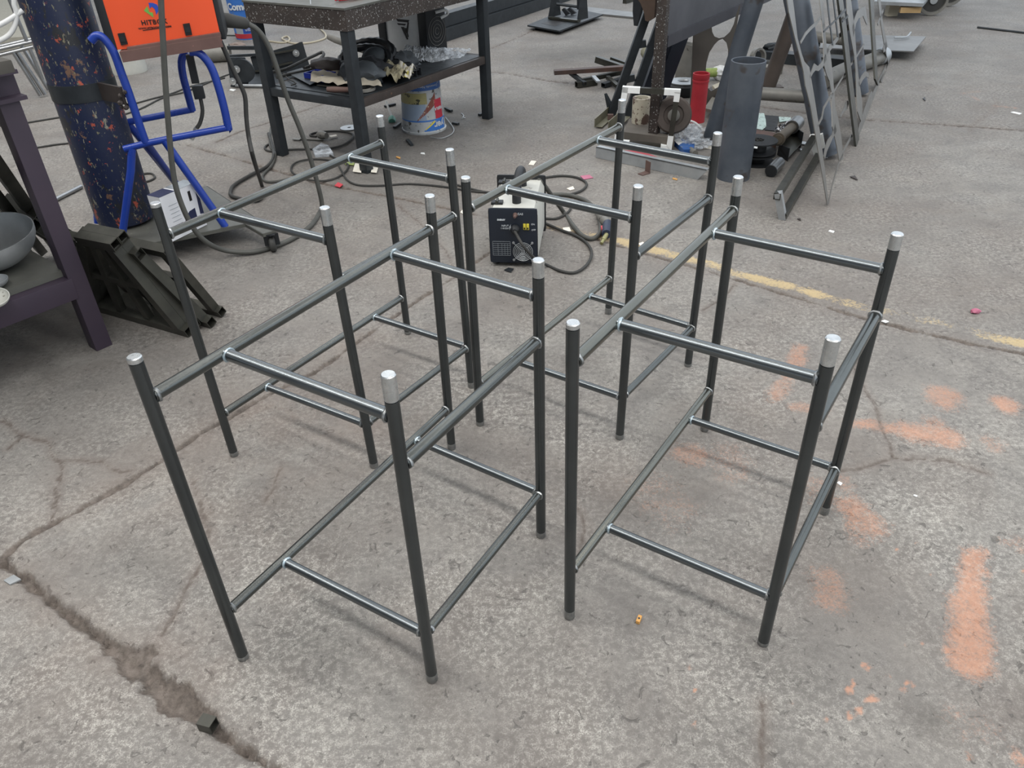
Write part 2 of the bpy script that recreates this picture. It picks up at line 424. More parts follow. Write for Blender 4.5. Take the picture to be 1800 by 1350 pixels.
ORANGE = [(1.153, 1.3356, 1.0618, 1.179, 0.034, 1), (1.0618, 1.179, 0.9845, 1.0272, 0.046, 1), (1.0588, 1.8909, 1.2118, 1.836, 0.03, 0.75), (1.2118, 1.836, 1.3087, 1.8024, 0.052, 0.9), (1.2938, 1.8255, 1.2964, 1.8679, 0.04, 0.7), (1.4013, 2.0128, 1.3945, 1.9911, 0.06, 0.8), (1.5679, 1.9524, 1.57, 1.9431, 0.045, 0.95), (1.4281, 1.7682, 1.4259, 1.7576, 0.04, 0.5), (1.0328, 2.3272, 0.9689, 2.1916, 0.032, 0.75), (0.939, 2.1586, 0.8561, 2.0312, 0.032, 0.65), (0.9105, 1.9808, 0.9748, 1.9554, 0.034, 0.6), (0.51, 1.7678, 0.5414, 1.7555, 0.055, 0.6), (0.391, 1.6195, 0.4216, 1.5266, 0.09, 0.33), (0.6344, 1.7554, 0.6317, 1.679, 0.07, 0.4), (0.9173, 1.5228, 0.9331, 1.4466, 0.05, 0.75), (0.8923, 1.4383, 0.8908, 1.4076, 0.035, 0.5), (0.9216, 1.6264, 0.9239, 1.6025, 0.035, 0.5), (0.7563, 1.2675, 0.7431, 1.219, 0.048, 0.6), (0.8415, 1.6188, 0.8413, 1.572, 0.05, 0.4), (1.2806, 1.3682, 1.2893, 1.3579, 0.04, 0.4), (0.8987, 0.8956, 0.9287, 0.8633, 0.05, 0.28), (0.9702, 0.814, 0.9728, 0.8047, 0.015, 0.7), (2.3673, 4.4329, 2.3616, 4.4128, 0.02, 0.3), (3.211, 5.5249, 3.378, 5.5784, 0.03, 0.4), (3.2266, 5.4771, 3.269, 5.2953, 0.016, 0.55), (3.2698, 5.2247, 3.3753, 5.1417, 0.02, 0.62), (1.8604, 6.5462, 1.8599, 6.5265, 0.02, 0.3), (3.3408, 5.7436, 3.3332, 5.7121, 0.02, 0.25)]
DOTS = [(0.7503, 1.0328, 0.005), (0.7615, 1.0265, 0.005), (0.7459, 1.0186, 0.004), (0.7104, 0.9878, 0.006), (0.6975, 0.9732, 0.009), (0.7275, 0.9478, 0.007), (0.7423, 0.9485, 0.007), (0.699, 0.924, 0.007), (0.6754, 0.9121, 0.006), (0.7927, 0.9997, 0.004), (0.8285, 0.9829, 0.005), (0.8375, 0.9784, 0.004), (0.8118, 0.9699, 0.005), (0.9478, 1.0626, 0.007), (0.9022, 1.0826, 0.003), (0.8668, 1.0751, 0.003), (0.3672, 0.984, 0.004), (0.479, 0.9988, 0.003), (0.3711, 1.0372, 0.004), (0.3502, 0.9046, 0.003), (0.8766, 0.8176, 0.005), (0.9691, 1.3659, 0.004), (0.9669, 1.3641, 0.005), (1.0122, 1.2771, 0.003), (1.2404, 1.279, 0.004), (0.7549, 1.0225, 0.004), (0.6273, 0.9063, 0.003), (0.5651, 0.9438, 0.003), (1.0286, 1.3847, 0.003)]
YELLOW = [(0.1923, 3.4917), (0.3993, 3.3729), (0.5339, 3.2842), (0.7278, 3.134), (0.8981, 3.0002), (1.0127, 2.8836), (1.2045, 2.7474), (1.3073, 2.6538), (1.5148, 2.5171), (1.6754, 2.4087), (1.809, 2.3118), (1.971, 2.2141)]
YW = [.5,.75,1.0,1.0,.85,.95,.9,.6,.4,.4,.9,.8]
GRIME_SHADE = [(-0.4561, 5.0497, -0.1645, 5.2669, 0.42, 0.75), (-1.0098, 4.8233, -0.6087, 4.3646, 0.4, 0.5), (-0.1216, 4.7761, 0.0756, 4.9254, 0.22, 0.45), (0.5007, 7.1474, 0.9108, 7.2615, 0.3, 0.6), (-1.7886, 2.4901, -1.5389, 2.3578, 0.35, 0.5), (-1.8472, 2.7513, -1.6001, 2.6007, 0.25, 0.5), (-0.4719, 1.1502, -0.4293, 1.1327, 0.1, 0.45), (-0.341, 1.0614, -0.2455, 0.9872, 0.1, 0.2), (0.5342, 1.0105, 0.591, 0.9941, 0.08, 0.25), (-1.3137, 3.1152, -1.1299, 3.3983, 0.22, 0.3), (0.489, 1.7903, 0.4754, 1.6387, 0.08, 0.3), (0.8355, 0.8981, 0.8395, 0.8941, 0.03, 0.6), (-1.0025, 1.431, -0.9647, 1.4095, 0.1, 0.3), (0.4675, 0.8215, 0.4714, 0.8155, 0.12, 0.3), (-0.0563, 2.9068, 0.0828, 2.7955, 0.12, 0.25), (1.3011, 4.1595, 1.793, 4.4993, 0.25, 0.4), (-0.8229, 5.0334, -0.4559, 4.0763, 0.25, 0.4), (2.9832, 6.4268, 3.4076, 6.7709, 0.25, 0.3), (0.8797, 1.5471, 0.8849, 1.4386, 0.1, 0.25), (-0.6957, 1.6541, -0.615, 1.5805, 0.15, 0.25)]  # dust stains, plus painted shade under the workbench and table
PALE = [(-1.0544, 1.0913, -0.6763, 0.9133, 0.25, 1), (-0.9374, 1.2965, -0.8529, 1.3848, 0.2, 0.8), (-1.3637, 1.6195, -1.196, 1.6808, 0.15, 0.7), (-0.7407, 1.4584, -0.5712, 1.3713, 0.2, 0.8), (-0.1914, 2.097, 0.0832, 1.8971, 0.18, 0.6), (-0.1618, 1.3517, -0.0194, 1.2369, 0.2, 0.6), (0.0947, 0.9469, 0.4353, 0.8702, 0.25, 0.55), (-1.3024, 1.8121, -1.2224, 1.9167, 0.12, 0.7), (-1.1148, 2.5246, -1.0052, 2.6894, 0.15, 0.5), (0.3733, 2.0615, 0.6978, 2.2455, 0.2, 0.4), (1.1341, 1.4895, 1.306, 1.5246, 0.2, 0.4)]
WARM = [(-0.7929, 2.0704, -0.4806, 1.9896, 0.16, 0.7), (-1.2573, 1.7083, -0.9947, 1.6701, 0.22, 0.4), (-0.7334, 2.3414, -0.5914, 2.4879, 0.1, 0.6), (-1.2587, 1.4042, -0.9887, 1.0885, 0.12, 0.4), (0.3378, 1.6953, 0.5235, 1.6361, 0.12, 0.35), (-0.8136, 1.1416, -0.7146, 1.077, 0.08, 0.5), (-0.8587, 1.8956, -0.6505, 1.75, 0.14, 0.4)]

def seg_dist(X, Y, a, b):
    dx, dy = b[0]-a[0], b[1]-a[1]; L2 = dx*dx+dy*dy+1e-12
    t = np.clip(((X-a[0])*dx+(Y-a[1])*dy)/L2, 0, 1)
    return np.hypot(X-a[0]-t*dx, Y-a[1]-t*dy), t
def fbm(X, Y, f, seed):
    r = np.random.default_rng(seed); out = np.zeros_like(X)
    for k in range(5):
        a = r.uniform(0, 2*np.pi); ph = r.uniform(0, 6.28, 2); ff = f*1.7**k
        out += np.sin((X*np.cos(a)+Y*np.sin(a))*ff+ph[0])*np.sin((Y*np.cos(a)-X*np.sin(a))*ff*0.9+ph[1])/1.4**k
    return out
def grow(lo, hi, step, grow_from, k):
    v = [lo]
    while v[-1] < hi:
        v.append(v[-1]+step*(1+max(0, v[-1]-grow_from)*k))
    return v
xs = np.array(sorted([-x for x in grow(2.3, 14, .02, 2.3, 1.2)[1:]] + list(np.arange(-2.3, 2.3, .0095)) + grow(2.3, 14, .02, 2.3, 1.2)))
ys = np.array([-3.0, -1.5, -.5, 0.2] + list(np.arange(0.5, 3.9, .0095)) + grow(3.9, 24, .0105, 3.9, 1.1))
X, Y = np.meshgrid(xs, ys); nx, ny = len(xs), len(ys)
Xf, Yf = X.ravel(), Y.ravel()
wob = fbm(Xf, Yf, 25, 3)*0.0040 + fbm(Xf, Yf, 80, 4)*0.0022
wob2 = fbm(Xf, Yf, 33, 9)*0.012
joint = np.full(Xf.shape, 0.4); Z = np.zeros_like(Xf)
for pl, hw, depth in JOINTS:
    dmin = np.full(Xf.shape, 9.0)
    for i in range(len(pl)-1):
        m = (Xf > min(pl[i][0], pl[i+1][0])-.5) & (Xf < max(pl[i][0], pl[i+1][0])+.5) & (Yf > min(pl[i][1], pl[i+1][1])-.5) & (Yf < max(pl[i][1], pl[i+1][1])+.5)
        d, t = seg_dist(Xf[m], Yf[m], pl[i], pl[i+1])
        w = hw[i]*(1-t)+hw[i+1]*t
        dmin[m] = np.minimum(dmin[m], d - w + wob[m] + wob2[m]*np.clip(w/.02-.4, 0, 1.5))
    joint = np.minimum(joint, dmin)
    Z -= depth*np.clip(.5-dmin/.010, 0, 1)*np.clip(0.85+0.25*fbm(Xf, Yf, 60, 6), .3, 1.4)
crack = np.full(Xf.shape, 0.3)
for pl in CRACKS:
    for a, b in zip(pl, pl[1:]):
        m = (Xf > min(a[0], b[0])-.3) & (Xf < max(a[0], b[0])+.3) & (Yf > min(a[1], b[1])-.3) & (Yf < max(a[1], b[1])+.3)
        d, t = seg_dist(Xf[m]+wob[m]*1.2, Yf[m]+wob[m]*1.2, a, b); crack[m] = np.minimum(crack[m], d)
Z -= 0.003*np.clip(1-crack/.012, 0, 1)
Z += 0.0012*fbm(Xf, Yf, 3.0, 11) + 0.0005*fbm(Xf, Yf, 30, 12)
Z = np.minimum(Z, 0.0)
def blobs(L, soft):
    out = np.zeros_like(Xf)
    for (ax, ay, bx, by, r, s) in L:
        d, t = seg_dist(Xf, Yf, (ax, ay), (bx, by))
        out = np.maximum(out, s*np.clip((r*(1+soft)-(d+wob*1.3))/(r*soft*2), 0, 1))
    return out
orange = blobs(ORANGE, 0.55)
for (ax, ay, r) in DOTS:
    d = np.hypot(Xf-ax, Yf-ay); orange = np.maximum(orange, 1.3*np.clip((r+.004-d)/.006, 0, 1))
yellow = np.zeros_like(Xf)
for i in range(len(YELLOW)-1):
    d, t = seg_dist(Xf, Yf, YELLOW[i], YELLOW[i+1])
    yellow = np.maximum(yellow, np.clip((.050-np.abs(d)+wob)/.03, 0, 1)*(YW[i]*(1-t)+YW[i+1]*t))
grime_shade = blobs(GRIME_SHADE, 0.9); warm = blobs(WARM, 0.9); pale = blobs(PALE, 0.95)

idx = np.arange(nx*ny).reshape(ny, nx)
quads = np.stack([idx[:-1, :-1], idx[:-1, 1:], idx[1:, 1:], idx[1:, :-1]], -1).reshape(-1, 4)
qx = Xf[quads].mean(1); qy = Yf[quads].mean(1)
def side(pl, x, y):
    """>0 left of the polyline's general run, tested on the nearest segment"""
    best = np.full(x.shape, 1e9); sg = np.zeros_like(x)
    ext = [tuple(np.array(pl[0])+(np.array(pl[0])-np.array(pl[1]))*200)]+list(pl)+[tuple(np.array(pl[-1])+(np.array(pl[-1])-np.array(pl[-2]))*200)]
    for a, b in zip(ext, ext[1:]):
        d, t = seg_dist(x, y, a, b); s_ = (b[0]-a[0])*(y-a[1])-(b[1]-a[1])*(x-a[0])
        u = d < best-1e-9; best[u] = d[u]; sg[u] = s_[u]
    return sg
beyond = side(JOINTS[2][0], qx, qy) > 0        # past the long joint with the yellow line
left = side(JOINTS[0][0][1:], qx, qy) > 0
near = side(JOINTS[1][0], qx, qy) < 0
slab_id = np.where(beyond, 3, np.where(near, 1, np.where(left, 2, 0)))

def concrete():
    k = NT('worn_concrete'); b = k.b
    big = k.noise(0.9, 3, 0.5); mid = k.noise(6.5, 6, 0.65, dist=0.4); fine = k.noise(62, 6, 0.78); grain = k.noise(330, 3, 0.75)
    pit = k.noise(34, 4, 0.6, dist=1.2); pit2 = k.noise(95, 3, 0.6, dist=0.8)
    col = k.ramp(mid, [(0.30, '#6c6966'), (0.5, '#7e7b77'), (0.70, '#8a8782')])
    col = k.mix(k.ramp(big, [(0.38, 0.0), (0.62, 0.6)]), col, '#6b6662')
    col = k.mix(k.ramp(k.noise(1.7, 4, 0.6, dist=0.5), [(0.44, 0.0), (0.70, 0.5)]), col, '#6f655e')
    patchy = k.math('MULTIPLY', k.ramp(k.noise(3.1, 5, 0.62), [(0.38, 0.2), (0.62, 1.0)]), k.math('ADD', k.math('MULTIPLY', k.attr('pale'), 0.55), 0.55))
    light = k.math('MULTIPLY', k.ramp(fine, [(0.46, 0.0), (0.58, 1.0)]), patchy)
    light = k.math('MULTIPLY', light, k.ramp(grain, [(0.42, 0.15), (0.56, 1.0)]))
    col = k.mix(k.math('MULTIPLY', light, 0.9), col, '#c2bfb7')
    col = k.mix(k.math('MULTIPLY', k.ramp(grain, [(0.32, 1.0), (0.46, 0.0)]), 0.42), col, '#5c5955')
    col = k.mix(k.math('MULTIPLY', k.ramp(fine, [(0.34, 1.0), (0.45, 0.0)]), 0.40), col, '#625f5b')
    col = k.mix(k.math('MULTIPLY', k.ramp(pit, [(0.61, 0.0), (0.66, 1.0)]), 0.6), col, '#575451')
    col = k.mix(k.math('MULTIPLY', k.ramp(pit2, [(0.68, 0.0), (0.71, 1.0)]), 0.55), col, '#524e4b')
    warm_n = k.math('MULTIPLY', k.attr('warm'), k.ramp(k.noise(9, 4), [(0.3, 0.1), (0.7, 0.65)]))
    col = k.mix(warm_n, col, '#7b6c62')
    gr = k.math('MULTIPLY', k.attr('grime_shade'), k.ramp(k.noise(14, 5, 0.65), [(0.25, 0.55), (0.65, 1.0)]))
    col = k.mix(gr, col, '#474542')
    oa = k.attr('orange'); sp = k.noise(150, 5, 0.75); cl = k.noise(28, 4, 0.65)
    om = k.math('ADD', k.math('ADD', k.math('MULTIPLY', oa, 0.95), k.math('MULTIPLY', k.math('SUBTRACT', sp, 0.5), 1.9)), k.math('MULTIPLY', k.math('SUBTRACT', cl, 0.5), 0.9))
    om = k.math('MULTIPLY', k.ramp(om, [(0.30, 0.0), (1.0, 1.0)]), 0.54)
    om = k.math('MULTIPLY', om, k.ramp(oa, [(0.02, 0.0), (0.25, 1.0)]))
    col = k.mix(om, col, '#ca9070')
    ya = k.attr('yellow')
    ym = k.math('ADD', ya, k.math('ADD', k.math('MULTIPLY', k.math('SUBTRACT', k.noise(85, 5, 0.75), 0.5), 2.4), k.math('MULTIPLY', k.math('SUBTRACT', k.noise(11, 4), 0.5), 1.6)))
    ym = k.math('MULTIPLY', k.math('MULTIPLY', k.ramp(ym, [(0.45, 0.0), (0.9, 1.0)]), k.ramp(ya, [(0.02, 0.0), (0.4, 1.0)])), 0.72)
    col = k.mix(ym, col, '#c3ad80')
    jd = k.math('ADD', k.attr('joint'), k.math('MULTIPLY', k.math('SUBTRACT', k.noise(60, 5, 0.7), 0.5), 0.022))
    jm = k.ramp(k.math('ADD', jd, 0.02), [(0.019, 0.94), (0.027, 0.0)])
    col = k.mix(jm, col, k.ramp(k.noise(34, 6, 0.75), [(0.38, '#3f3a36'), (0.5, '#5a534d'), (0.64, '#716963')]))  # rubble tones, darkened to stand in for shade inside the joint
    jh = k.math('MULTIPLY', k.ramp(k.math('ADD', jd, 0.02), [(0.0, 0.38), (0.085, 0.0)]), k.ramp(k.noise(20, 4), [(0.3, 0.3), (0.7, 1.0)]))
    col = k.mix(jh, col, '#70645c')
    cd = k.math('ADD', k.attr('crack'), k.math('MULTIPLY', k.math('SUBTRACT', k.noise(90, 3), 0.5), 0.006))
    col = k.mix(k.ramp(cd, [(0.001, 0.9), (0.0065, 0.0)]), col, '#4a433e')
    col = k.mix(k.ramp(cd, [(0.0, 0.28), (0.03, 0.0)]), col, '#70635b')
    k.l(col, b.inputs['Base Color'])
    k.l(k.ramp(mid, [(0.3, 0.62), (0.7, 0.85)]), b.inputs['Roughness'])
    b.inputs['Specular IOR Level'].default_value = 0.35
    h = k.math('ADD', k.math('MULTIPLY', fine, 0.8), k.math('SUBTRACT', k.math('MULTIPLY', grain, 0.4), k.math('MULTIPLY', k.ramp(pit, [(0.65, 0.0), (0.70, 1.0)]), 0.6)))
    k.bump(h, 0.7, 0.004)
    return k.m
MAT['concrete'] = concrete()
def slab_mesh(name, sel):
    q = quads[sel]; used = np.unique(q); remap = np.full(nx*ny, -1); remap[used] = np.arange(len(used))
    me = bpy.data.meshes.new(name)
    me.vertices.add(len(used)); me.vertices.foreach_set('co', np.stack([Xf[used], Yf[used], Z[used]], 1).astype(np.float32).ravel())
    q = remap[q]; n = len(q)
    me.loops.add(n*4); me.loops.foreach_set('vertex_index', q.ravel().astype(np.int32))
    me.polygons.add(n); me.polygons.foreach_set('loop_start', np.arange(0, n*4, 4, dtype=np.int32))
    me.polygons.foreach_set('loop_total', np.full(n, 4, dtype=np.int32))
    me.update(calc_edges=True)
    for an, arr in (('joint', joint), ('crack', crack), ('orange', orange), ('yellow', yellow), ('grime_shade', grime_shade), ('warm', warm), ('pale', pale)):
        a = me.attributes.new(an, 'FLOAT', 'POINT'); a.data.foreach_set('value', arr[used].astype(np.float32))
    me.shade_smooth(); me.materials.append(MAT['concrete'])
    o = bpy.data.objects.new(name, me); COL.objects.link(o); return o
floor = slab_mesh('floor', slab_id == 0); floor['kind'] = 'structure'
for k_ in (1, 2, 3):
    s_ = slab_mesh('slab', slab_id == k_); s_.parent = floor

# ------------------------------------------------------------------ roof over the shop (out of view, shades the top)
rb = MB(); rb.box((-1-3.9*.565, 2.5-3.9*.825, 7.15), (34, 19.2, 0.12), Matrix.Rotation(-0.60, 3, 'Z'))
roof = part('ceiling', rb, mat('dark_roof_sheet', '#6c6e70', '#7b7d7f', rough=0.8)); roof['kind'] = 'structure'
def wall(name, u, v, su, sv):
    m = MB(); m.box((u*.825+v*.565, -u*.565+v*.825, 3.5), (su, sv, 7.1), Matrix.Rotation(-0.60, 3, 'Z'))
    o = part(name, m, mat(name+'_sheet', '#77797a', '#86888a', rough=.8)); o['kind'] = 'structure'
wall('unseen_wall_left', -15.5, -1.5, .15, 18.0)      # unseen wall added to block side light, left of the picture
wall('unseen_wall_back', 0.0, -11.2, 26.0, .15)       # unseen wall added behind the camera to block sky light

# ------------------------------------------------------------------ the four tube frames
def tube_frame(label, B, T, seed, ground=False):
    r = random.Random(seed)
    ctr = sum((Vector(b) for b in B), Vector())/4
    t = thing('metal_stand', label, 'metal frame', (ctr.x, ctr.y, 0), 'four matching welded tube frames')
    H = 0.81
    def L(i, h): return lerp(B[i], T[i], h/H)
    RL = 0.0127
    for i in range(4):
        a, b = L(i, 0.004), L(i, H-0.002)
        bt = r.uniform(0.035, 0.055) if i else 0.012; ft = r.uniform(0.012, 0.03)
        m = MB().tube([L(i, ft), L(i, H-bt)], RL, 20); leg = part('leg', m, 'mill', t)
        m = MB().lathe([(0.0, 0), (RL-.0015, 0), (RL+.0002, .002), (RL+.0002, bt-.002), (RL-.0015, bt), (0, bt)], L(i, H-bt), L(i, H), 20, True)
        part('end_cap', m, 'bright', leg, label='bright ground end of the tube')
        m = MB().lathe([(0.0, 0), (RL-.0015, 0), (RL+.0001, .003), (RL+.0001, ft), (0, ft)], L(i, 0.0), L(i, ft), 20, True)
        part('foot', m, 'weld', leg)
    def bead(p, axis, rad):
        p = Vector(p); ax = Vector(axis).normalized()
        m = MB(); n = 14
        ref = Vector((0, 0, 1)); N = (ref-ax*ref.dot(ax)).normalized(); Bv = ax.cross(N)
        pts = [p + (N*math.cos(2*math.pi*k/n)+Bv*math.sin(2*math.pi*k/n))*(rad+r.uniform(-.0006, .0008)) + ax*r.uniform(-.001, .001) for k in range(n)]
        m.tube(pts, [r.uniform(.0022, .0042) for _ in range(n)], 6, closed=True)
        return m
    def rail(name, p, q, rad, m, trim0=RL, trim1=RL, blue=False):
        p, q = Vector(p), Vector(q); d = (q-p).normalized()
        o = part(name, MB().tube([p+d*(trim0*0.6), q-d*(trim1*0.6)], rad, 20), m, t)
        part('weld_bead', bead(p+d*(trim0+.001), d, rad), 'weld_blue' if blue else 'weld', o)
        part('weld_bead', bead(q-d*(trim1+.001), d, rad), 'weld', o)
        return o
    UL = (L(0, .723), L(3, .723)); LL = (L(0, .156), L(3, .156))
    rm = 'mill_ground' if ground else 'mill_rail'
    rail('upper_long_rail', *UL, .0122, rm); rail('lower_long_rail', *LL, .0114, rm)
    rail('upper_short_rail', L(1, .615), L(2, .615), .0122, 'mill_rail'); rail('lower_short_rail', L(1, .159), L(2, .159), .0108, 'mill_rail')
    for (S_, hh, rad, k0, k1, h0) in ((UL, .7235, .0118, .169, .166, .723), (LL, .1575, .0108, .169, .168, .156)):
        ln = (S_[1]-S_[0]).length
        rail('crossbar', lerp(S_[0], S_[1], k0/ln), L(1, hh), rad, 'mill_cross', blue=True)
        rail('crossbar', lerp(S_[1], S_[0], k1/ln), L(2, hh), rad, 'mill_cross', blue=True)
    return t
tube_frame('nearest dark steel tube frame at front left, its feet beside the broken floor joint',
  [(-0.6361, 1.1094, 0), (-0.1995, 1.0353, 0), (0.0621, 1.4553, 0), (-0.1914, 1.8348, -0)], [(-0.6418, 1.1222, 0.81), (-0.1994, 1.0393, 0.81), (0.0627, 1.4406, 0.81), (-0.1848, 1.8222, 0.81)], 1)
tube_frame('dark steel tube frame at front right, standing among the orange spray marks',
  [(0.1159, 1.1903, 0), (0.5478, 1.0965, 0), (0.8297, 1.5031, 0), (0.5911, 1.8785, 0)], [(0.1115, 1.1828, 0.81), (0.5421, 1.1001, 0.81), (0.824, 1.503, 0.81), (0.5851, 1.8732, 0.81)], 2, True)
tube_frame('rear left dark steel tube frame, standing beside the blue welding cart',
  [(-0.8578, 1.8404, 0), (-0.4191, 1.7628, -0), (-0.1377, 2.16, 0), (-0.3881, 2.5314, 0)], [(-0.8642, 1.8404, 0.81), (-0.433, 1.7693, 0.81), (-0.152, 2.1725, 0.81), (-0.3935, 2.5385, 0.81)], 3)
tube_frame('rear dark steel tube frame reaching over the small black and grey welding machine',
  [(-0.1059, 1.9492, 0), (0.3246, 1.8546, 0), (0.6151, 2.2401, 0), (0.3848, 2.6272, 0)], [(-0.1004, 1.9413, 0.81), (0.3286, 1.8358, 0.81), (0.6202, 2.2329, 0.81), (0.3981, 2.6216, 0.81)], 4, True)

# ------------------------------------------------------------------ purple workbench at the left edge
K = Vector((-1.510, 2.528, 0)); E1 = Vector((-.652, -.757, 0)); E2 = Vector((-.757, .652, 0)); UPV = Vector((0, 0, 1))
bench = thing('workbench', 'purple-brown steel workbench cut off by the left edge of the picture', 'workbench', K)
def bench_leg(p):
    part('leg', MB().bar(p, p+UPV*.90, .062, .062, E1, bev=.003), 'purple', bench)
for p in (K+E1*.03+E2*.03, K+E1*1.1+E2*.03, K+E1*1.1+E2*1.0, K+E1*.03+E2*1.0): bench_leg(p)
def bench_beam(a, b):
    m = MB(); m.bar(a+UPV*.908, b+UPV*.908, .10, .012); m.bar(a+UPV*.95, b+UPV*.95, .012, .075); m.bar(a+UPV*.985, b+UPV*.985, .10, .012)
    return part('top_beam', m, 'purple', bench)
bench_beam(K+E1*-.02+E2*.03, K+E1*1.2+E2*.03); bench_beam(K+E1*.03+E2*.06, K+E1*.03+E2*1.05)
m = MB(); c0 = K+UPV*.999; m.prism([c0+E1*.0+E2*-.03, c0+E1*1.2+E2*-.03, c0+E1*1.2+E2*1.0, c0+E1*.0+E2*1.0], UPV*.012); part('tabletop', m, 'brown_steel', bench, label='dark worn steel plate')
m = MB(); m.bar(K+E1*.05+E2*.02+UPV*.262, K+E1*1.1+E2*.02+UPV*.262, .05, .078, bev=.003); part('lower_rail', m, 'purple', bench)
m = MB(); m.bar(K+E1*.06+E2*1.0+UPV*.262, K+E1*1.1+E2*1.0+UPV*.262, .05, .07); part('lower_rail', m, 'purple', bench)
m = MB(); c0 = K+UPV*.302; m.prism([c0+E1*.05+E2*.035, c0+E1*1.1+E2*.035, c0+E1*1.1+E2*.98, c0+E1*.05+E2*.98], UPV*.024); part('shelf', m, 'shelf', bench, label='dusty grey steel shelf plate with a rusty edge')

def bowl(name, label, c, r, depth, axis, m, thick=.004, handle=False):
    c = Vector(c); ax = Vector(axis).normalized(); prof = []
    for k in range(13):
        a = math.pi/2*k/12; prof.append((r*math.sin(a), -depth*math.cos(a)))
    for k in range(13):
        a = math.pi/2*(12-k)/12; prof.append(((r-thick)*math.sin(a), -(depth-thick)*math.cos(a)))
    t = thing(name, label, 'bowl', (c.x, c.y, .326))
    q = MB(); q.lathe([(a, b) for a, b in prof], c, c+ax, 40, True); part('shell', q, m, t)
    if handle:
        q = MB(); q.tube(smooth_path([c+Vector((-.10, -.02, -.02)), c+Vector((0.0, .01, .012)), c+Vector((.045, .02, .0))], 5), .011, 10); part('handle', q, 'galv', t, label='round bar handle inside the bowl')
    return t
wc = Vector((-1.8275, 2.5498, 0.452))
bowl('steel_bowl', 'large spun steel bowl lying tilted on the lower shelf of the purple workbench', wc, .165, .125, (.03, -.10, 1), 'galv', handle=True)
bowl('small_bowl', 'small steel bowl on the purple bench shelf below the large bowl', (-1.7412, 2.3868, 0.355), .045, .028, (0, 0, 1), 'galv', .003)
bowl('small_bowl', 'second small pale bowl nearest the bench shelf front edge', (-1.6778, 2.2606, 0.355), .05, .028, (.2, -.2, 1), 'dirty_white', .003)
bk = Vector((-1.4639, 2.3828, 1.03))
tag(part('grey_block', MB().box(bk, (.10, .08, .035), Matrix.Rotation(-.7, 3, 'Z'), .006), mat('dark_grey_block', '#3f3d39', '#504d48', rough=.9, scale=10, bump=.4), loc=bk), 'grey rough block on the purple bench top corner', 'block')

# ------------------------------------------------------------------ pile of square-tube frames leaning on the bench
def rhs_frame(label, A, B, TA, TB, w=.038, double=False, inner=2, m='rhs'):
    A, B, TA, TB = map(Vector, (A, B, TA, TB)); n = (B-A).cross(TA-A).normalized()
    if n.z < 0: n = -n
    t = thing('square_tube_frame', label, 'metal frame', (A+B)/2, 'square tube frames leaning on the purple bench')
    for k in range(2 if double else 1):
        o = n*(k*w*1.02)
        up = n
        part('side_bar', MB().rhs(A+o, TA+o, w, w, up), m, t); part('side_bar', MB().rhs(B+o, TB+o, w, w, up), m, t)
        part('top_bar', MB().rhs(TA+o+(TA-TB).normalized()*w*.5+(TA-A).normalized()*w*.5, TB+o+(TB-TA).normalized()*w*.5+(TA-A).normalized()*w*.5, w, w, up), m, t)
        part('bottom_bar', MB().rhs(A+o+(A-B).normalized()*w*.5, B+o+(B-A).normalized()*w*1.1, w, w, up), m, t)
    for k in range(inner):
        f = (k+1)/(inner+1)
        part('inner_bar', MB().rhs(lerp(A, B, f), lerp(TA, TB, f), w*.7, w*.7, n), m, t)
    part('cross_bar', MB().rhs(lerp(A, TA, .55), lerp(B, TB, .55), w*.7, w*.7, n), m, t)
    return t
A_ = Vector((-1.690, 2.815, .022)); B_ = Vector((-1.262, 2.590, .022)); dAB = (A_-B_).normalized()
TB_ = Vector((-1.3764, 2.521, 0.4)); TA_ = Vector((-1.5013, 2.5797, 0.4))
rhs_frame('dark square-tube frame with doubled tubes, foremost of the pile behind the purple bench leg', A_, B_, TA_, TB_, double=True)
B3 = Vector((-1.1957, 2.6517, 0.022)); T3 = Vector((-1.3138, 2.5599, 0.34))
rhs_frame('dark square-tube frame second in the pile, just behind the foremost doubled one', B3+dAB*.46, B3, T3+dAB*.40, T3, inner=1)
B2 = Vector((-1.1749, 2.7318, 0.022)); T2 = Vector((-1.232, 2.5979, 0.33))
rhs_frame('dark square-tube frame with rusty top bar, its foot nearest the rear left tube frame', B2+dAB*.50, B2, T2+dAB*.42, T2, inner=0, w=.034)
B4 = Vector((-1.66, 3.02, .022)); T4 = Vector((-1.7763, 2.7875, 0.378))
rhs_frame('dark square-tube frame with open doubled ends, standing left of the purple bench leg', B4+E2*.30, B4, T4+E2*.26, T4, double=True, inner=1)
# slim bars leaning further back
for i, (a, b, wd, lab) in enumerate(( ((-1.9126, 3.0173, 0.3), (-1.5272, 2.2889, 0.86), .04, 'dark square bar leaning behind the purple bench, right of its neighbours'),
                                ((-1.9761, 3.0232, 0.3), (-1.596, 2.3526, 0.86), .035, 'dark square bar leaning behind the purple bench, middle of three'),
                                ((-2.0447, 3.0296, 0.3), (-1.6152, 2.327, 0.86), .045, 'dark square bar leaning behind the purple bench, leftmost of three'))):
    a, b = Vector(a), Vector(b); d = (a-b).normalized(); a2 = a + d*((a.z-.03)/max(.05, -d.z)); b = a2 + BARV if i else b; BARV = b-a2
    tag(part('steel_bar', MB().rhs(a2, b, wd, wd, (0, -1, .3)), 'rhs', loc=a2), lab, 'bar', 'bars leaning at the far left')
a, b = Vector((-2.5251, 3.7703, 0.012)), Vector((-2.381, 4.2581, 0.012))
tag(part('bright_tube', MB().pipe(a, b, .012, .010, 16), 'chrome', loc=(a+b)/2), 'bright round steel tube lying on the floor behind the purple bench leg', 'tube')

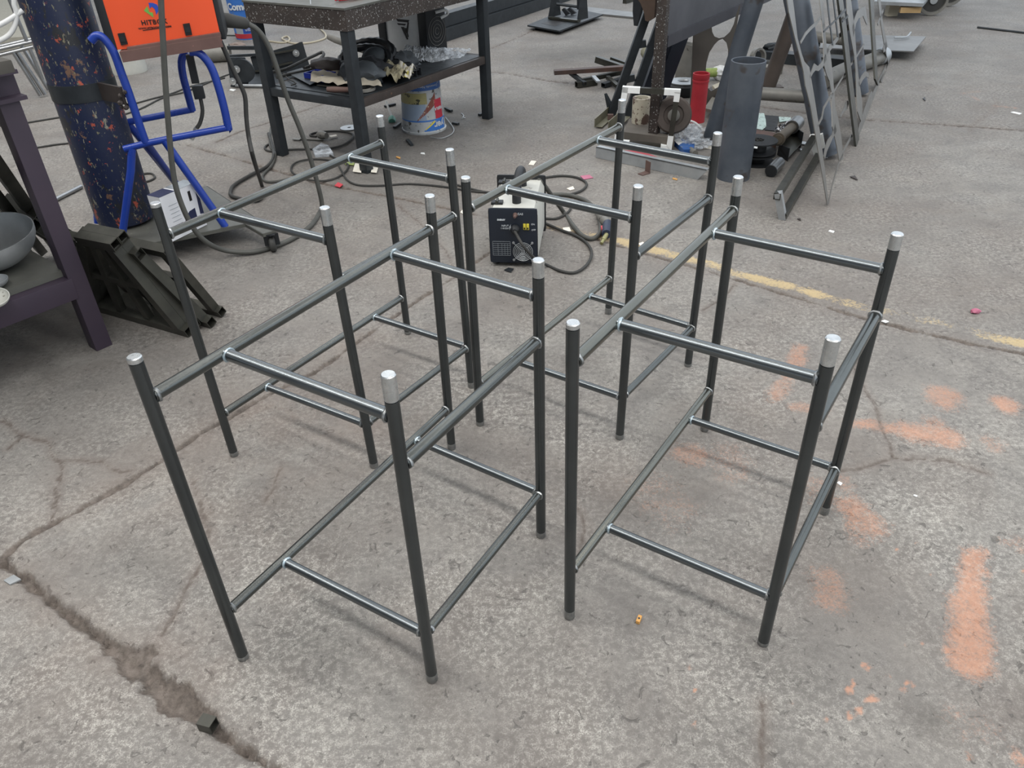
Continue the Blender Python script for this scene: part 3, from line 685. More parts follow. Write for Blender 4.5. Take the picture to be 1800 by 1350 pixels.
# ------------------------------------------------------------------ bright tube rack and pale slab, top left
def rack():
    P0 = [(-3.6121, 6.3939, 0.7398), (-3.5973, 6.4022, 0.4102), (-3.8504, 6.2589, 0.3666), (-3.5692, 6.4182, 0.4022), (-3.8638, 6.2512, 0.3245), (-3.5732, 6.4159, 0.3662), (-3.6993, 6.3445, 0.3522), (-3.633, 6.382, 0.0144), (-3.6727, 6.3595, 0.3402), (-3.6037, 6.3986, 0.0179), (-3.6412, 6.3773, 0.3436), (-3.5728, 6.4161, 0.0384), (-3.5963, 6.4028, 0.3574), (-3.5857, 6.4088, 0.1266)]
    t = thing('tube_rack', 'rack of thin bright tubes standing behind the navy gas cylinder at top left', 'rack', (P0[7][0], P0[7][1], 0))
    for a, b in ((0, 1), (2, 3), (4, 5), (6, 7), (8, 9), (12, 13)):
        q = MB(); q.tube([P0[a], P0[b]], .014, 12); part('tube', q, 'chrome', t)
    q = MB(); o = Vector((-.02, .18, 0)); q.tube([Vector(P0[2])+o, Vector(P0[3])+o], .014, 12); part('tube', q, 'chrome', t)
    q = MB(); q.tube([Vector(P0[6])+o, Vector(P0[7])+o], .014, 12); part('tube', q, 'chrome', t)
rack()
sl = [(-5.243, 8.286, 0.12), (-7.4522, 12.5171, 0.12), (-6.7112, 12.0572, 0.12), (-4.6449, 8.3446, 0.12)]
m = MB(); m.prism(sl, (0, 0, -.12)); tag(part('stone_slab', m, mat('pale_speckled_stone', '#8d8a80', '#a5a296', rough=.85, scale=40), loc=(sl[3][0], sl[3][1], 0)), 'pale speckled stone slab on the floor at the top left corner', 'slab', None, 'thing')
hp = [(-1.7982, 3.4359, 1.1825), (-1.8677, 3.394, 1.1208), (-1.8936, 3.3785, 1.0637), (-1.8971, 3.3764, 1.0296), (-1.9124, 3.3671, 0.9904), (-1.9399, 3.3506, 0.9568), (-1.9746, 3.3297, 0.9389), (-2.0208, 3.3018, 0.9269)]
hp2 = [(-1.8764, 3.3888, 1.0351), (-1.9079, 3.3699, 1.0166), (-1.948, 3.3457, 0.9973), (-2.0058, 3.3108, 0.9745)]
t = thing('white_hose', 'thick white hose looping in from the left edge before the navy gas cylinder', 'hose', hp[4])
q = MB(); q.tube(smooth_path(hp, 6), .0095, 12); part('hose_loop', q, 'white_plastic', t)
q = MB(); q.tube(smooth_path(hp2, 6), .0095, 12); part('hose_loop', q, 'white_plastic', t)

# ------------------------------------------------------------------ gas cylinder
CY = Vector((-1.8027, 3.5121, 0.104))
t = thing('gas_cylinder', 'tall navy gas cylinder with chipped paint standing on the blue cart', 'gas cylinder', CY)
m = MB(); m.lathe([(0, 0), (.112, 0), (.127, .012), (.131, .04), (.131, 1.18), (.117, 1.26), (.09, 1.34), (.05, 1.40), (.04, 1.44), (0, 1.44)], CY, CY+UPV, 48, True)
part('body', m, 'cylinder_blue', t)
m = MB(); m.lathe([(0, 1.44), (.03, 1.44), (.03, 1.50), (0, 1.50)], CY, CY+UPV, 16, True); part('valve', m, 'galv', t)

# ------------------------------------------------------------------ blue welding cart
N_ = Vector((0.2388, -0.9711, 0)); D1 = Vector((-N_.y, N_.x, 0))
cart = thing('welding_cart', 'blue tubular welding cart carrying the orange machine and navy gas cylinder', 'cart', (-1.5615, 3.5687, 0))
pp = [(-1.7944, 3.1416, 0.1), (-1.5873, 3.2364, 0.1), (-1.2178, 3.42, 0.1), (-1.1043, 3.2928, 0.1), (-1.0553, 3.3265, 0.1), (-1.5553, 3.9445, 0.1), (-1.9462, 3.6342, 0.1)]
m = MB(); m.prism(pp, (0, 0, -.004)); 
e = [Vector(p) for p in pp]
for a, b in zip(e, e[1:]+e[:1]): m.bar(a-UPV*.008, b-UPV*.008, .004, .016)
part('base_plate', m, 'shelf', cart, label='grey steel base plate')
def caster(p):
    p = Vector(p); m = MB(); m.lathe([(0, -.014), (.03, -.014), (.036, -.008), (.036, .008), (.03, .014), (0, .014)], Vector((p.x, p.y, .036)), Vector((p.x, p.y, .036))+D1, 20, True)
    w = part('caster', m, 'rubber', cart)
    m = MB(); m.bar(Vector((p.x, p.y, .03))+D1*.019, Vector((p.x, p.y, .088))+D1*.019, .004, .03, D1); m.bar(Vector((p.x, p.y, .03))-D1*.019, Vector((p.x, p.y, .088))-D1*.019, .004, .03, D1); m.box((p.x, p.y, .088), (.05, .05, .005))
    part('fork', m, 'black', w)
caster((-1.0803, 3.3224, 0.1)); caster((-1.5515, 3.799, 0.1)); caster((-1.7295, 3.2612, 0.1)); caster((-1.9082, 3.609, 0.1))
m = MB(); m.tube(smooth_path([(-1.6171, 3.3257, 0.9253), (-1.5916, 3.332, 0.9421), (-1.5687, 3.3377, 0.9298), (-1.5492, 3.3425, 0.8773), (-1.5441, 3.3437, 0.7942), (-1.5388, 3.345, 0.7084), (-1.5351, 3.3459, 0.5822), (-1.5317, 3.3468, 0.5143)], 6), .0165, 14); part('left_hoop', m, 'cart_blue', cart)
m = MB(); m.tube([(-1.6217, 3.3246, 0.4953), (-1.5286, 3.3475, 0.5091), (-1.4499, 3.3669, 0.5173), (-1.1807, 3.4331, 0.5415)], .0145, 14); part('lower_rail', m, 'cart_blue', cart)
pts = [(-1.1947, 3.4296, 0.5308), (-1.1925, 3.4302, 0.6226), (-1.1959, 3.4294, 0.7167), (-1.2043, 3.4273, 0.7859), (-1.2209, 3.4232, 0.8276), (-1.2435, 3.4176, 0.8516), (-1.2727, 3.4105, 0.8562)]; pt2 = [(-1.315, 3.5236, 0.8348), (-1.3418, 3.517, 0.8258), (-1.364, 3.5116, 0.7913)] + [(-1.4403, 3.6782, 0.6778), (-1.4392, 3.6784, 0.6155), (-1.4304, 3.6806, 0.5537)]
m = MB(); m.tube([pts[0]]+smooth_path(pts[0:], 6), .0165, 14); part('right_hoop', m, 'cart_blue', cart)
pb = [(-1.4213, 3.6622, 0.5558), (-1.4218, 3.6621, 0.6315), (-1.4223, 3.662, 0.7054), (-1.4155, 3.6637, 0.7603), (-1.4004, 3.6674, 0.7923), (-1.3793, 3.6726, 0.8023)]
m = MB(); m.tube(smooth_path(pb, 6), .0165, 14); part('rear_hoop', m, 'cart_blue', cart)
m = MB(); m.tube([(-1.8573, 3.555, 0.5076), (-1.7186, 3.5891, 0.5334), (-1.4148, 3.6639, 0.5628)], .0145, 14); part('rear_rail', m, 'cart_blue', cart)
m = MB(); m.tube([(-1.746, 3.2941, 0.097), (-1.6822, 3.3097, 0.2535), (-1.6219, 3.3246, 0.4008), (-1.5902, 3.3324, 0.4966)], .0165, 14); part('front_leg', m, 'cart_blue', cart)
m = MB(); m.tube([(-1.3065, 3.4021, 0.0969), (-1.4578, 3.3649, 0.5133)], .0165, 14); part('front_brace', m, 'cart_blue', cart)
m = MB(); m.tube([(-1.68, 3.9078, 0.1), (-1.6988, 3.594, 0.5287)], .0165, 14); part('rear_brace', m, 'cart_blue', cart)
m = MB(); m.tube([(-1.6486, 3.8482, 0.1), (-1.5371, 3.366, 0.5036)], .0165, 14); part('middle_brace', m, 'cart_blue', cart)
m = MB(); m.tube([(-1.9371, 3.4931, 0.1), (-1.8573, 3.555, 0.5076)], .0165, 14); part('rear_leg', m, 'cart_blue', cart)
# tray
ta, tb = Vector((-1.5152, 3.3199, 0.8625)), Vector((-1.1324, 3.4141, 0.8899))
m = MB(); m.bar(ta, tb, .006, .040); m.bar(ta-N_*.12+UPV*.017, tb-N_*.12+UPV*.017, .24, .006); m.bar(ta-N_*.24, tb-N_*.24, .006, .040); m.bar(ta-N_*.02+UPV*.026+D1*.03, tb-N_*.02+UPV*.026, .03, .012)
part('tray', m, 'brown_tray', cart, label='red-brown primed tray with scuffed lip')
# strap
m = MB(); sc = Vector((CY.x, CY.y, .675))
m.lathe([(.1315, 0), (.1345, 0), (.1345, .07), (.1315, .07), (.1315, 0)], sc, sc+UPV, 48, True)
jb = Vector((-1.5627, 3.3391, 0.7737))
st = part('strap', m, 'dark_steel', cart, label='dark flat-bar strap round the cylinder')
m = MB(); sv = (Vector((jb.x, jb.y, .71))-sc); sv.z = 0
e0 = sc+sv.normalized()*.132+UPV*.035; m.bar(e0, Vector((jb.x, jb.y, .71)), .012, .07)
for k in range(9): m.ball(Vector((jb.x, jb.y, .70))+Vector((random.uniform(-.02, .02), random.uniform(-.02, .02), random.uniform(-.04, .04))), random.uniform(.008, .014), 1)
part('weld_bead', m, 'brown_steel', st, label='lumpy burnt weld')

# ------------------------------------------------------------------ orange welding machine on the tray
ml, mr = Vector((-1.5329, 3.3465, 0.8759)), Vector((-1.1423, 3.4425, 0.9022)); ml.z = mr.z = .886
mx = (mr-ml).normalized()
t = thing('welding_machine', 'orange welding machine with HITBOX lettering on top of the blue cart', 'welding machine', (ml+mr)/2)
m = MB(); m.prism([ml, mr, mr-N_*.2, ml-N_*.2], UPV*.33); part('casing', m, 'orange', t)
m = MB(); m.box((ml+mr)/2-mx*((mr-ml).length/2+.016)-N_*.1+UPV*.165, (.034, .205, .335), Matrix((mx, Vector((-mx.y, mx.x, 0)), UPV)).transposed(), .006); part('front_panel', m, 'black', t, label='black front bezel')
m = MB(); m.box((ml+mr)/2+mx*((mr-ml).length/2+.010)-N_*.1+UPV*.165, (.02, .20, .32), Matrix((mx, Vector((-mx.y, mx.x, 0)), UPV)).transposed(), .006); part('rear_panel', m, 'black', t, label='black rear bezel')
for L in ([(-1.5148, 3.3509, 0.945), (-1.4898, 3.3571, 0.946), (-1.4893, 3.3572, 0.9044), (-1.5146, 3.351, 0.9009)], [(-1.2708, 3.4109, 0.9613), (-1.2456, 3.4171, 0.963), (-1.2463, 3.417, 0.9197), (-1.2709, 3.4109, 0.918)]):
    m = MB(); m.prism(L, N_*.006); lt = part('latch', m, 'ink', t, label='black latch')
    c = sum((Vector(p) for p in L), Vector())/4
    m = MB(); m.box(c+N_*.007, (.02, .004, .02), Matrix((D1, -N_, UPV)).transposed()); part('latch_button', m, 'black', lt)
m = MB(); m.prism([(-1.383, 3.3833, 1.0344), (-1.399, 3.3794, 1.0192), (-1.3711, 3.3863, 0.9924), (-1.369, 3.3868, 1.0102), (-1.3808, 3.3839, 1.0125)], N_*.0012); part('emblem', m, 'logo_green', t, label='green arrow of the emblem')
m = MB(); m.prism([(-1.3751, 3.3853, 1.0461), (-1.3759, 3.3851, 1.0257), (-1.3667, 3.3873, 1.0316), (-1.359, 3.3892, 1.0218), (-1.3583, 3.3894, 1.0012), (-1.3432, 3.3931, 1.0187), (-1.3465, 3.3923, 1.0373), (-1.3592, 3.3892, 1.0439)], N_*.0012); part('emblem', m, 'logo_blue', t, label='blue arrow of the emblem')
text('lettering', 'HITBOX', 'ink', t, Vector((-1.3732, 3.3847, 0.9755)), mx, UPV, .0245, space=1.12, bold=.0006)
text('lettering', 'WWW.HITBOXWELDS.COM', 'ink', t, Vector((-1.3754, 3.3842, 0.9558)), mx, UPV, .0098, bold=.0002)
a, b = Vector((-1.4223, 3.3726, 0.9485)), Vector((-1.3241, 3.3968, 0.9552)); m = MB(); m.bar(a, b, .001, .0025, UPV); part('underline', m, 'ink', t)

# ------------------------------------------------------------------ white carton on the cart
bl, br = Vector((-1.4949, 3.2361, 0.102)), Vector((-1.3949, 3.4182, 0.102))
bx = (br-bl).normalized(); bn = Vector((bx.y, -bx.x, 0)); 
if bn.y > 0: bn = -bn
t = thing('carton', 'white and navy printed carton standing on the blue cart base', 'carton', (bl+br)/2)
Hc = .205; tl, tr = bl+UPV*Hc, br+UPV*Hc
m = MB(); m.prism([bl, br, br-bn*.075, bl-bn*.075], UPV*Hc); part('box', m, 'card', t)
def on(u, v): return bl*(1-u)*(1-v)+br*u*(1-v)+tl*(1-u)*v+tr*u*v
m = MB(); m.prism([on(.42, .18), on(.50, .36), on(.64, .46), on(.80, .48), on(.80, .18)], bn*.0008); part('print_patch', m, 'navy_print', t)
m = MB(); m.prism([on(.90, .30), on(.93, .80), on(1.0, .62), on(1.0, .28)], bn*.0008); part('print_patch', m, 'navy_print', t)
m = MB(); m.prism([on(.72, .66), on(.72, .88), on(.79, .88), on(.79, .66)], bn*.0008); part('print_patch', m, 'ink', t)
m = MB(); m.prism([tl+bn*.0006, tl.lerp(tr, .42)+bn*.0006, tl.lerp(tr, .42)-bn*.076, tl-bn*.076], UPV*.001); part('print_band', m, 'navy_print', t)
m = MB(); m.prism([tl.lerp(tr, .47)+bn*.0006, tr+bn*.0006, tr-bn*.076, tl.lerp(tr, .47)-bn*.076], UPV*.0008); part('print_band', m, 'galv', t)
for k in range(6):
    m = MB(); a = on(.16+.0*k, .30+.09*k); m.bar(a+bn*.0005, a+bx*.05+bn*.0005, .0008, .0016, UPV); part('print_line', m, 'ink_grey', t)

# ------------------------------------------------------------------ cables on and around the cart
m = MB(); pts = [(-1.2325, 3.2247, 1.1873), (-1.2583, 3.2183, 1.0759), (-1.2832, 3.2122, 0.9596), (-1.3215, 3.2028, 0.7757), (-1.3546, 3.1947, 0.6014), (-1.3815, 3.188, 0.4395)] + [(-1.3836, 3.1772, 0.3324), (-1.3677, 3.1811, 0.2069), (-1.3332, 3.2051, 0.1096), (-1.2762, 3.2757, 0.0306)] + [(-1.1562, 3.2994, 0.012), (-1.0343, 3.4019, 0.012), (-0.9594, 3.569, 0.012), (-0.9434, 3.7555, 0.012)]
r0 = pts[:7]; up_ = [(-0.9297, 3.7601, 0.0461), (-0.9314, 3.7595, 0.136), (-0.9444, 3.7552, 0.2821), (-0.9658, 3.748, 0.4284), (-0.993, 3.739, 0.5585), (-1.0108, 3.733, 0.6747), (-1.0256, 3.7281, 0.7741), (-1.042, 3.7226, 0.8352), (-1.0659, 3.7147, 0.8795), (-1.0975, 3.7041, 0.9055)]
mt_ = (ml+mr)/2-N_*.1+UPV*.325
m.tube(smooth_path([mt_, mt_+UPV*.07, mt_+UPV*.10+N_*.12]+pts+up_, 6), .0115, 12)
t = thing('welding_cable', 'thick grey welding cable hanging before the orange machine and looping over the floor', 'cable', pts[9])
part('cable', m, 'rubber_grey', t)
m = MB(); h1 = Vector(up_[-1]); hd = (Vector((-1.2341, 3.6586, 0.9426))-h1)
m.lathe([(0, -.03), (.013, -.03), (.018, .0), (.024, .06), (.027, .35), (.030, .55), (.026, .86), (.028, .9), (.028, 1.0), (0, 1.0)], h1, h1+hd, 18); part('plug_sleeve', m, 'rubber', t, label='thick black plug sleeve')
m = MB(); c2 = [(-1.1672, 3.4879, 0.8924), (-1.1601, 3.4896, 0.8654), (-1.1491, 3.4923, 0.8152), (-1.1372, 3.4953, 0.7571), (-1.1214, 3.4991, 0.6926), (-1.1155, 3.5006, 0.6444), (-1.1277, 3.4976, 0.5654), (-1.1364, 3.4955, 0.479), (-1.1363, 3.4955, 0.3759)] + [(-1.3459, 4.1786, 0.012), (-1.3039, 4.0451, 0.012), (-1.306, 3.9546, 0.012), (-1.3482, 3.9425, 0.012), (-1.4013, 3.9721, 0.012), (-1.4659, 4.0196, 0.012), (-1.4922, 4.0809, 0.012), (-1.5018, 4.1947, 0.012), (-1.4518, 4.3446, 0.012), (-1.3896, 4.4924, 0.012), (-1.3935, 4.667, 0.012), (-1.4571, 4.8939, 0.012), (-1.5375, 5.141, 0.012)]
m.tube(smooth_path(c2, 6), .010, 10); tag(part('earth_cable', m, 'rubber', loc=c2[9]), 'black cable dropping from the orange machine tray to the floor', 'cable')
hz = [(-1.3107, 3.5041, 0.8274), (-1.3129, 3.5035, 0.7729), (-1.3142, 3.5032, 0.7125)]; h2 = [(-1.3098, 3.5043, 0.6552), (-1.315, 3.503, 0.5952), (-1.3356, 3.498, 0.5481), (-1.3552, 3.4931, 0.5253)]
t = thing('electrode_holder', 'black electrode holder hanging inside the right blue cart hoop', 'electrode holder', h2[0])
m = MB(); m.bar(hz[0], hz[2], .030, .022, N_); part('handle', m, 'black', t)
m = MB(); m.box(Vector(hz[2])*.35+Vector(h2[0])*.65, (.045, .03, .055), Matrix((D1, -N_, UPV)).transposed(), .005); part('jaw_guard', m, 'black', t)
m = MB(); m.tube(smooth_path(h2, 5), .0085, 10); part('lead', m, 'rubber', t)
e1_ = Vector(h2[-1]); e2_ = Vector((-1.3895, 3.4847, 0.4814)); m = MB(); m.lathe([(0, 0), (.010, 0), (.011, .15), (.010, .16), (.010, .42), (.012, .44), (.012, 1.0), (0, 1.0)], e1_, e2_, 12); part('lead_end', m, 'bright', t, label='bare metal lead end')

# white pail and things behind the cart
pc = Vector((-3.2422, 7.1832, 0))
t = thing('white_pail', 'dirty white upturned pail on the floor behind the blue cart', 'pail', pc)
m = MB(); m.lathe([(0, .0), (.148, 0), (.15, .02), (.135, .24), (0, .24)], pc, pc+UPV, 32, True); part('body', m, 'dirty_white', t)
p0, p1 = Vector((-2.6485, 7.4499, 0.07)), Vector((-2.4277, 7.4834, 0.07))
tag(part('pipe_stub', MB().pipe(p0, p1, .075, .065, 24), 'grey_pipe', loc=p0), 'short fat grey pipe lying behind the orange machine tray', 'pipe')
for i, (L, lab) in enumerate((([(-2.7677, 5.716, 0.006), (-2.6716, 5.8956, 0.006), (-2.6017, 6.237, 0.006), (-2.4753, 6.3904, 0.006), (-2.3332, 6.8338, 0.006), (-2.2072, 7.0789, 0.006)], 'thin dark lead crossing the floor behind the cart, farther one'),
    ([(-2.8298, 5.8712, 0.006), (-2.798, 6.005, 0.006), (-2.6998, 6.1677, 0.006), (-2.586, 6.3195, 0.006), (-2.4998, 6.5367, 0.006), (-2.2966, 6.7891, 0.006)], 'thin dark lead crossing the floor behind the cart, nearer one'),
    ([(-3.5398, 5.5898, 0.006), (-3.3837, 5.6391, 0.006), (-3.2101, 5.7442, 0.006), (-3.1068, 5.7889, 0.006)], 'thin dark lead on the floor left of the navy cylinder, upper one'),
    ([(-3.0566, 5.018, 0.006), (-2.9086, 5.0941, 0.006), (-2.7686, 5.1134, 0.006), (-2.5678, 5.0779, 0.006)], 'thin dark lead on the floor left of the navy cylinder, lower one'),
    ([(-2.0705, 4.2966, 0.006), (-2.0273, 4.3287, 0.006), (-2.0144, 4.3832, 0.006), (-2.0601, 4.4547, 0.006), (-2.1187, 4.4513, 0.006)], 'thin grey loop of lead behind the navy cylinder foot'))):
    tag(part('thin_lead', MB().tube(smooth_path(L, 5), .006, 8), 'rubber', loc=L[0]), lab, 'cable')

# ------------------------------------------------------------------ black steel work table with shelf, centre back
TLc, TFc, TRc = Vector((-1.3549, 4.7311, 0)), Vector((-0.7888, 4.3648, 0)), Vector((-0.1, 5.3521, 0))
EA = (TLc-TFc); EB = (TRc-TFc)                 # short side, long side
LA, LB = EA.length, EB.length; ea, eb = EA.normalized(), EB.normalized()
def tp(a, b, z): return TFc+EA*a+EB*b+UPV*z
tbl = thing('work_table', 'black steel work table with spatter on its apron and a crowded lower shelf', 'table', tp(.5, .5, 0))
for a, b in ((0, 0), (1, 0), (0, 1), (1, 1)):
    part('leg', MB().bar(tp(a, b, 0), tp(a, b, .852), .055, .055, ea, bev=.003), 'dark_steel', tbl)
for (a0, b0, a1, b1) in ((0, 0, 1, 0), (0, 0, 0, 1), (1, 0, 1, 1), (0, 1, 1, 1)):
    p, q = tp(a0, b0, .805), tp(a1, b1, .805); d = (q-p).normalized(); o = (p+q)/2-tp(.5, .5, .805); o.normalize()
    part('apron', MB().bar(p-d*.033+o*.03, q+d*.033+o*.03, .007, .105), 'spatter_steel', tbl, label='apron angle speckled with weld spatter')
m = MB(); m.box(tp(.5, .5, .858), (LA+.075, LB+.075, .01), Matrix((ea, eb, UPV)).transposed()); part('tabletop', m, 'shelf', tbl, label='scuffed grey steel top')
for (a0, b0, a1, b1) in ((0, 0, 1, 0), (0, 0, 0, 1), (1, 0, 1, 1), (0, 1, 1, 1)):
    p, q = tp(a0, b0, .38), tp(a1, b1, .38); d = (q-p).normalized()
    part('shelf_rail', MB().bar(p+d*.0275, q-d*.0275, .045, .045, bev=.002), 'dark_steel' if b1 == 0 else 'brown_steel', tbl)
m = MB(); m.box(tp(.5, .5, .402), (LA-.01, LB-.06, .006), Matrix((ea, eb, UPV)).transposed()); part('shelf', m, 'dark_steel', tbl)
ZS = .406
# things on the tabletop (only their near ends show)
tt = [(-0.979, 4.6955, 0.864), (-0.8586, 4.5337, 0.864), (-0.8078, 4.6951, 0.864), (-1.1276, 4.8109, 0.864), (-1.0024, 4.6231, 0.864)]
q = thing('clamp_pliers', 'red handled pliers on the black table top near its front corner', 'pliers', tt[1])
m = MB(); m.tube(smooth_path([Vector(tt[1])+UPV*.012, Vector(tt[1])+Vector((.05, .06, .012)), Vector(tt[1])+Vector((.12, .09, .012))], 4), .009, 8); part('handle', m, 'red_dot', q)
m = MB(); m.tube(smooth_path([Vector(tt[1])+Vector((.02, -.01, .012)), Vector(tt[1])+Vector((.08, .02, .012)), Vector(tt[1])+Vector((.13, .07, .012))], 4), .009, 8); part('handle', m, 'red_dot', q)
m = MB(); m.box(Vector(tt[1])+Vector((.15, .1, .014)), (.07, .03, .02), Matrix.Rotation(.6, 3, 'Z'), .004); part('jaw', m, 'galv', q)
m = MB(); m.lump(Vector(tt[3])+Vector((.02, .06, .02)), (.10, .07, .03), 3, .3, 3, floor=.864); tag(part('work_rag', m, 'black_cloth', loc=tt[3]), 'dark crumpled rag on the black table top', 'rag')
m = MB(); m.tube(smooth_path([(-1.0286, 4.7129, 0.866), (-0.9834, 4.4907, 0.8609), (-1.0085, 4.5712, 0.8248)], 5), .003, 6); tag(part('hanging_wire', m, 'galv', loc=tt[4]), 'bent wire hanging over the edge of the black table', 'wire')

# ---- on the shelf
wx_ = -ea; c0 = Vector((-0.4245, 5.5665, 0.3816)); c0 = tp(.70, .90, ZS)
t = thing('inverter_welder', 'white and black welding machine with a striped emblem on the table shelf', 'welding machine', c0)
bw = tp(.50, .835, ZS+.012); W_, D_, Hh = .17, .30, .30
xf = eb; yf = ea     # side panel faces -eb direction (towards the camera)
def wb(x, y, z): return bw+xf*x+yf*y+UPV*z
m = MB(); m.prism([wb(0, 0, 0), wb(W_, 0, 0), wb(W_, D_, 0), wb(0, D_, 0)], UPV*Hh); part('casing', m, 'white_plastic', t)
R_ = Matrix((xf, yf, UPV)).transposed()
m = MB(); m.box(wb(W_/2, -.02, Hh/2+.005), (W_+.03, .07, Hh+.05), R_, .012); fp = part('front_panel', m, 'black', t, label='black front bezel')
m = MB(); m.box(wb(W_/2, D_+.02, Hh/2+.005), (W_+.03, .06, Hh+.05), R_, .012); part('rear_panel', m, 'black', t, label='black rear bezel')
for k in range(4):
    a = .02+.022*k; pts = [wb(W_/2+a*math.cos(s), -.058, .13+a*math.sin(s)) for s in [j*math.pi/8 for j in range(16)]]
    m = MB(); m.tube(pts, .0014, 5, closed=True); part('fan_ring', m, 'grey_pipe', fp)
for L in ([(.20, .20), (.09, .20), (.10, .185), (.185, .185)], [(.195, .175), (.12, .175), (.13, .165), (.185, .165)], [(.165, .155), (.14, .155), (.115, .085), (.125, .08)], [(.135, .15), (.12, .15), (.108, .10), (.114, .095)], [(.107, .185), (.095, .185), (.115, .115), (.125, .13)]):
    m = MB(); m.prism([wb(-.0005, a, b) for a, b in L], -xf*.0012); part('emblem', m, 'ink', t, label='black striped emblem')
m = MB(); m.tube(smooth_path([wb(W_/2, -.055, .24), wb(W_/2+.05, -.10, .25), wb(W_/2+.09, -.08, .22), wb(W_/2+.05, -.055, .20)], 5), .009, 8); part('lead', m, 'white_plastic', t)

def heap(name, label, cat, a, b, z, size, m_, seed, amp=.35, R=None, sub=3, freq=1.8, group=None):
    c = tp(a, b, ZS+z); q = MB(); q.lump(c, size, seed, amp, sub, freq, floor=ZS+.0005, R=R)
    return tag(part(name, q, m_, loc=(c.x, c.y, ZS)), label, cat, group)
RT = Matrix((ea, eb, UPV)).transposed()
# corrugated torch hose coil
t = thing('torch_hose', 'coil of black corrugated torch hose in front of the white welder on the shelf', 'hose', tp(.6, .55, ZS))
for k in range(2):
    c = tp(.60+.05*k, .44+.06*k, ZS+.062); pts = []; n = 46
    for i in range(n):
        s = 2*math.pi*i/n; pts.append(c+ea*(.20*math.cos(s))+eb*(.07*math.cos(s)*.3)+UPV*(.055*math.sin(s)+.02*k)+eb*(.10*math.sin(s)))
    m = MB(); m.tube(pts, [.020+.004*(i % 2) for i in range(n)], 8, closed=True); part('coil', m, 'black', t)
c = tp(.50, .46, ZS+.06)
t = thing('welding_mask', 'rounded dark grey welding mask among the hoses on the table shelf', 'mask', c)
m = MB(); m.ball(c, .085, 3, (1, .8, .95)); part('shell', m, 'grey_dark', t)
m = MB(); m.tube([c+Vector((.085*math.cos(s), .02, .085*math.sin(s)-.005)) for s in [j*math.pi/10 for j in range(11)]], .006, 6); part('rim', m, 'black', t)
a, b = Vector((-1.1511, 5.6378, 0.5)), Vector((-1.0014, 5.5075, 0.47))
t = thing('grinder_grip', 'brown-grey tool handle sticking out left over the table shelf', 'handle', b)
m = MB(); m.lathe([(0, 0), (.020, .02), (.024, .2), (.018, 1.0), (0, 1.0)], a, b+(b-a)*.8, 14); part('grip', m, 'grey_pipe', t)
heap('leather_glove', 'dark grey leather glove slumped on the shelf behind the front table leg', 'glove', .30, .22, .05, (.15, .10, .07), 'grey_dark', 5, .4, RT)
heap('black_bag', 'black fabric bag lying behind the newspaper on the table shelf', 'bag', .42, .33, .05, (.16, .11, .065), 'black_cloth', 8, .4, RT)
heap('work_glove', 'crumpled grey work glove lying beside the clear plastic bag', 'glove', .30, .53, .05, (.09, .08, .06), 'grey_dark', 12, .5, RT)
heap('black_glove', 'black rubber glove heaped between the newspaper and the clear plastic bag', 'glove', .22, .45, .035, (.12, .07, .04), 'black', 15, .5, RT)
heap('power_tool', 'brown-black power tool body lying at the back left of the shelf', 'tool', .80, .30, .045, (.14, .06, .05), 'brown_steel', 18, .25, RT)
c = tp(.74, .20, ZS)
t = thing('parts_tray', 'small bright blue plastic tray on the left of the table shelf', 'tray', c)
m = MB(); R2 = Matrix((ea, eb, UPV)).transposed()
m.box(c+UPV*.004, (.16, .10, .006), R2); 
for dx, dy, sx, sy in ((0, .048, .16, .005), (0, -.048, .16, .005), (.078, 0, .005, .10), (-.078, 0, .005, .10)): m.box(c+ea*dx+eb*dy+UPV*.022, (sx, sy, .042), R2)
part('tray', m, 'blue_box', t)
m = MB(); cs = [tp(.93, .02, ZS+.0), tp(.70, .01, ZS+.0), tp(.70, .11, ZS+.035), tp(.92, .12, ZS+.035)]
m = MB(); pp_ = [(-1.31, 4.9981, 0.42), (-1.0984, 4.6611, 0.42), (-1.0527, 4.7884, 0.42), (-1.2345, 5.1061, 0.42)]; m.prism(pp_, (0, 0, -.004)); tag(part('cover_plate', m, 'dark_steel', loc=(pp_[0][0], pp_[0][1], ZS)), 'flat dark square plate on the left end of the table shelf', 'plate')
def crumple(name, label, cat, corners, m_, amp, seed, nu=18, nv=10, f=6.0, lift=.02):
    def fn(u, v): return (0, 0, lift*math.sin(math.pi*v)+amp*(mnoise.noise(Vector((u*f, v*f*.6, seed)))+.5*mnoise.noise(Vector((u*f*2.3, v*f*1.5, seed+4)))+.55))
    q = MB(); q.sheet(corners, nu, nv, fn, .001); c = sum((Vector(p) for p in corners), Vector())/4
    return tag(part(name, q, m_, loc=(c.x, c.y, min(p[2] for p in corners)), angle=25), label, cat)
crumple('paper_sheet', 'crumpled tan paper wrapping lying in front of the blue tray on the shelf', 'paper', [(-1.1012, 4.6801, 0.425), (-0.6613, 4.4875, 0.425), (-0.7539, 4.7907, 0.425), (-1.1121, 4.9307, 0.425)], mat('tan_wrapping_paper', '#979082', '#b5ae9e', rough=.85, scale=9), .022, 2)
crumple('newspaper', 'crumpled printed newspaper hanging over the front edge of the table shelf', 'newspaper', [(-0.7654, 4.8969, 0.44), (-0.5735, 4.5135, 0.44), (-0.5012, 4.7143, 0.44), (-0.7316, 5.1032, 0.44)], mat('printed_newspaper', '#6e6954', '#938d76', rough=.8, scale=9, specks='#2c2a26', speck_scale=38, speck_at=.60), .035, 5, 20, 14)
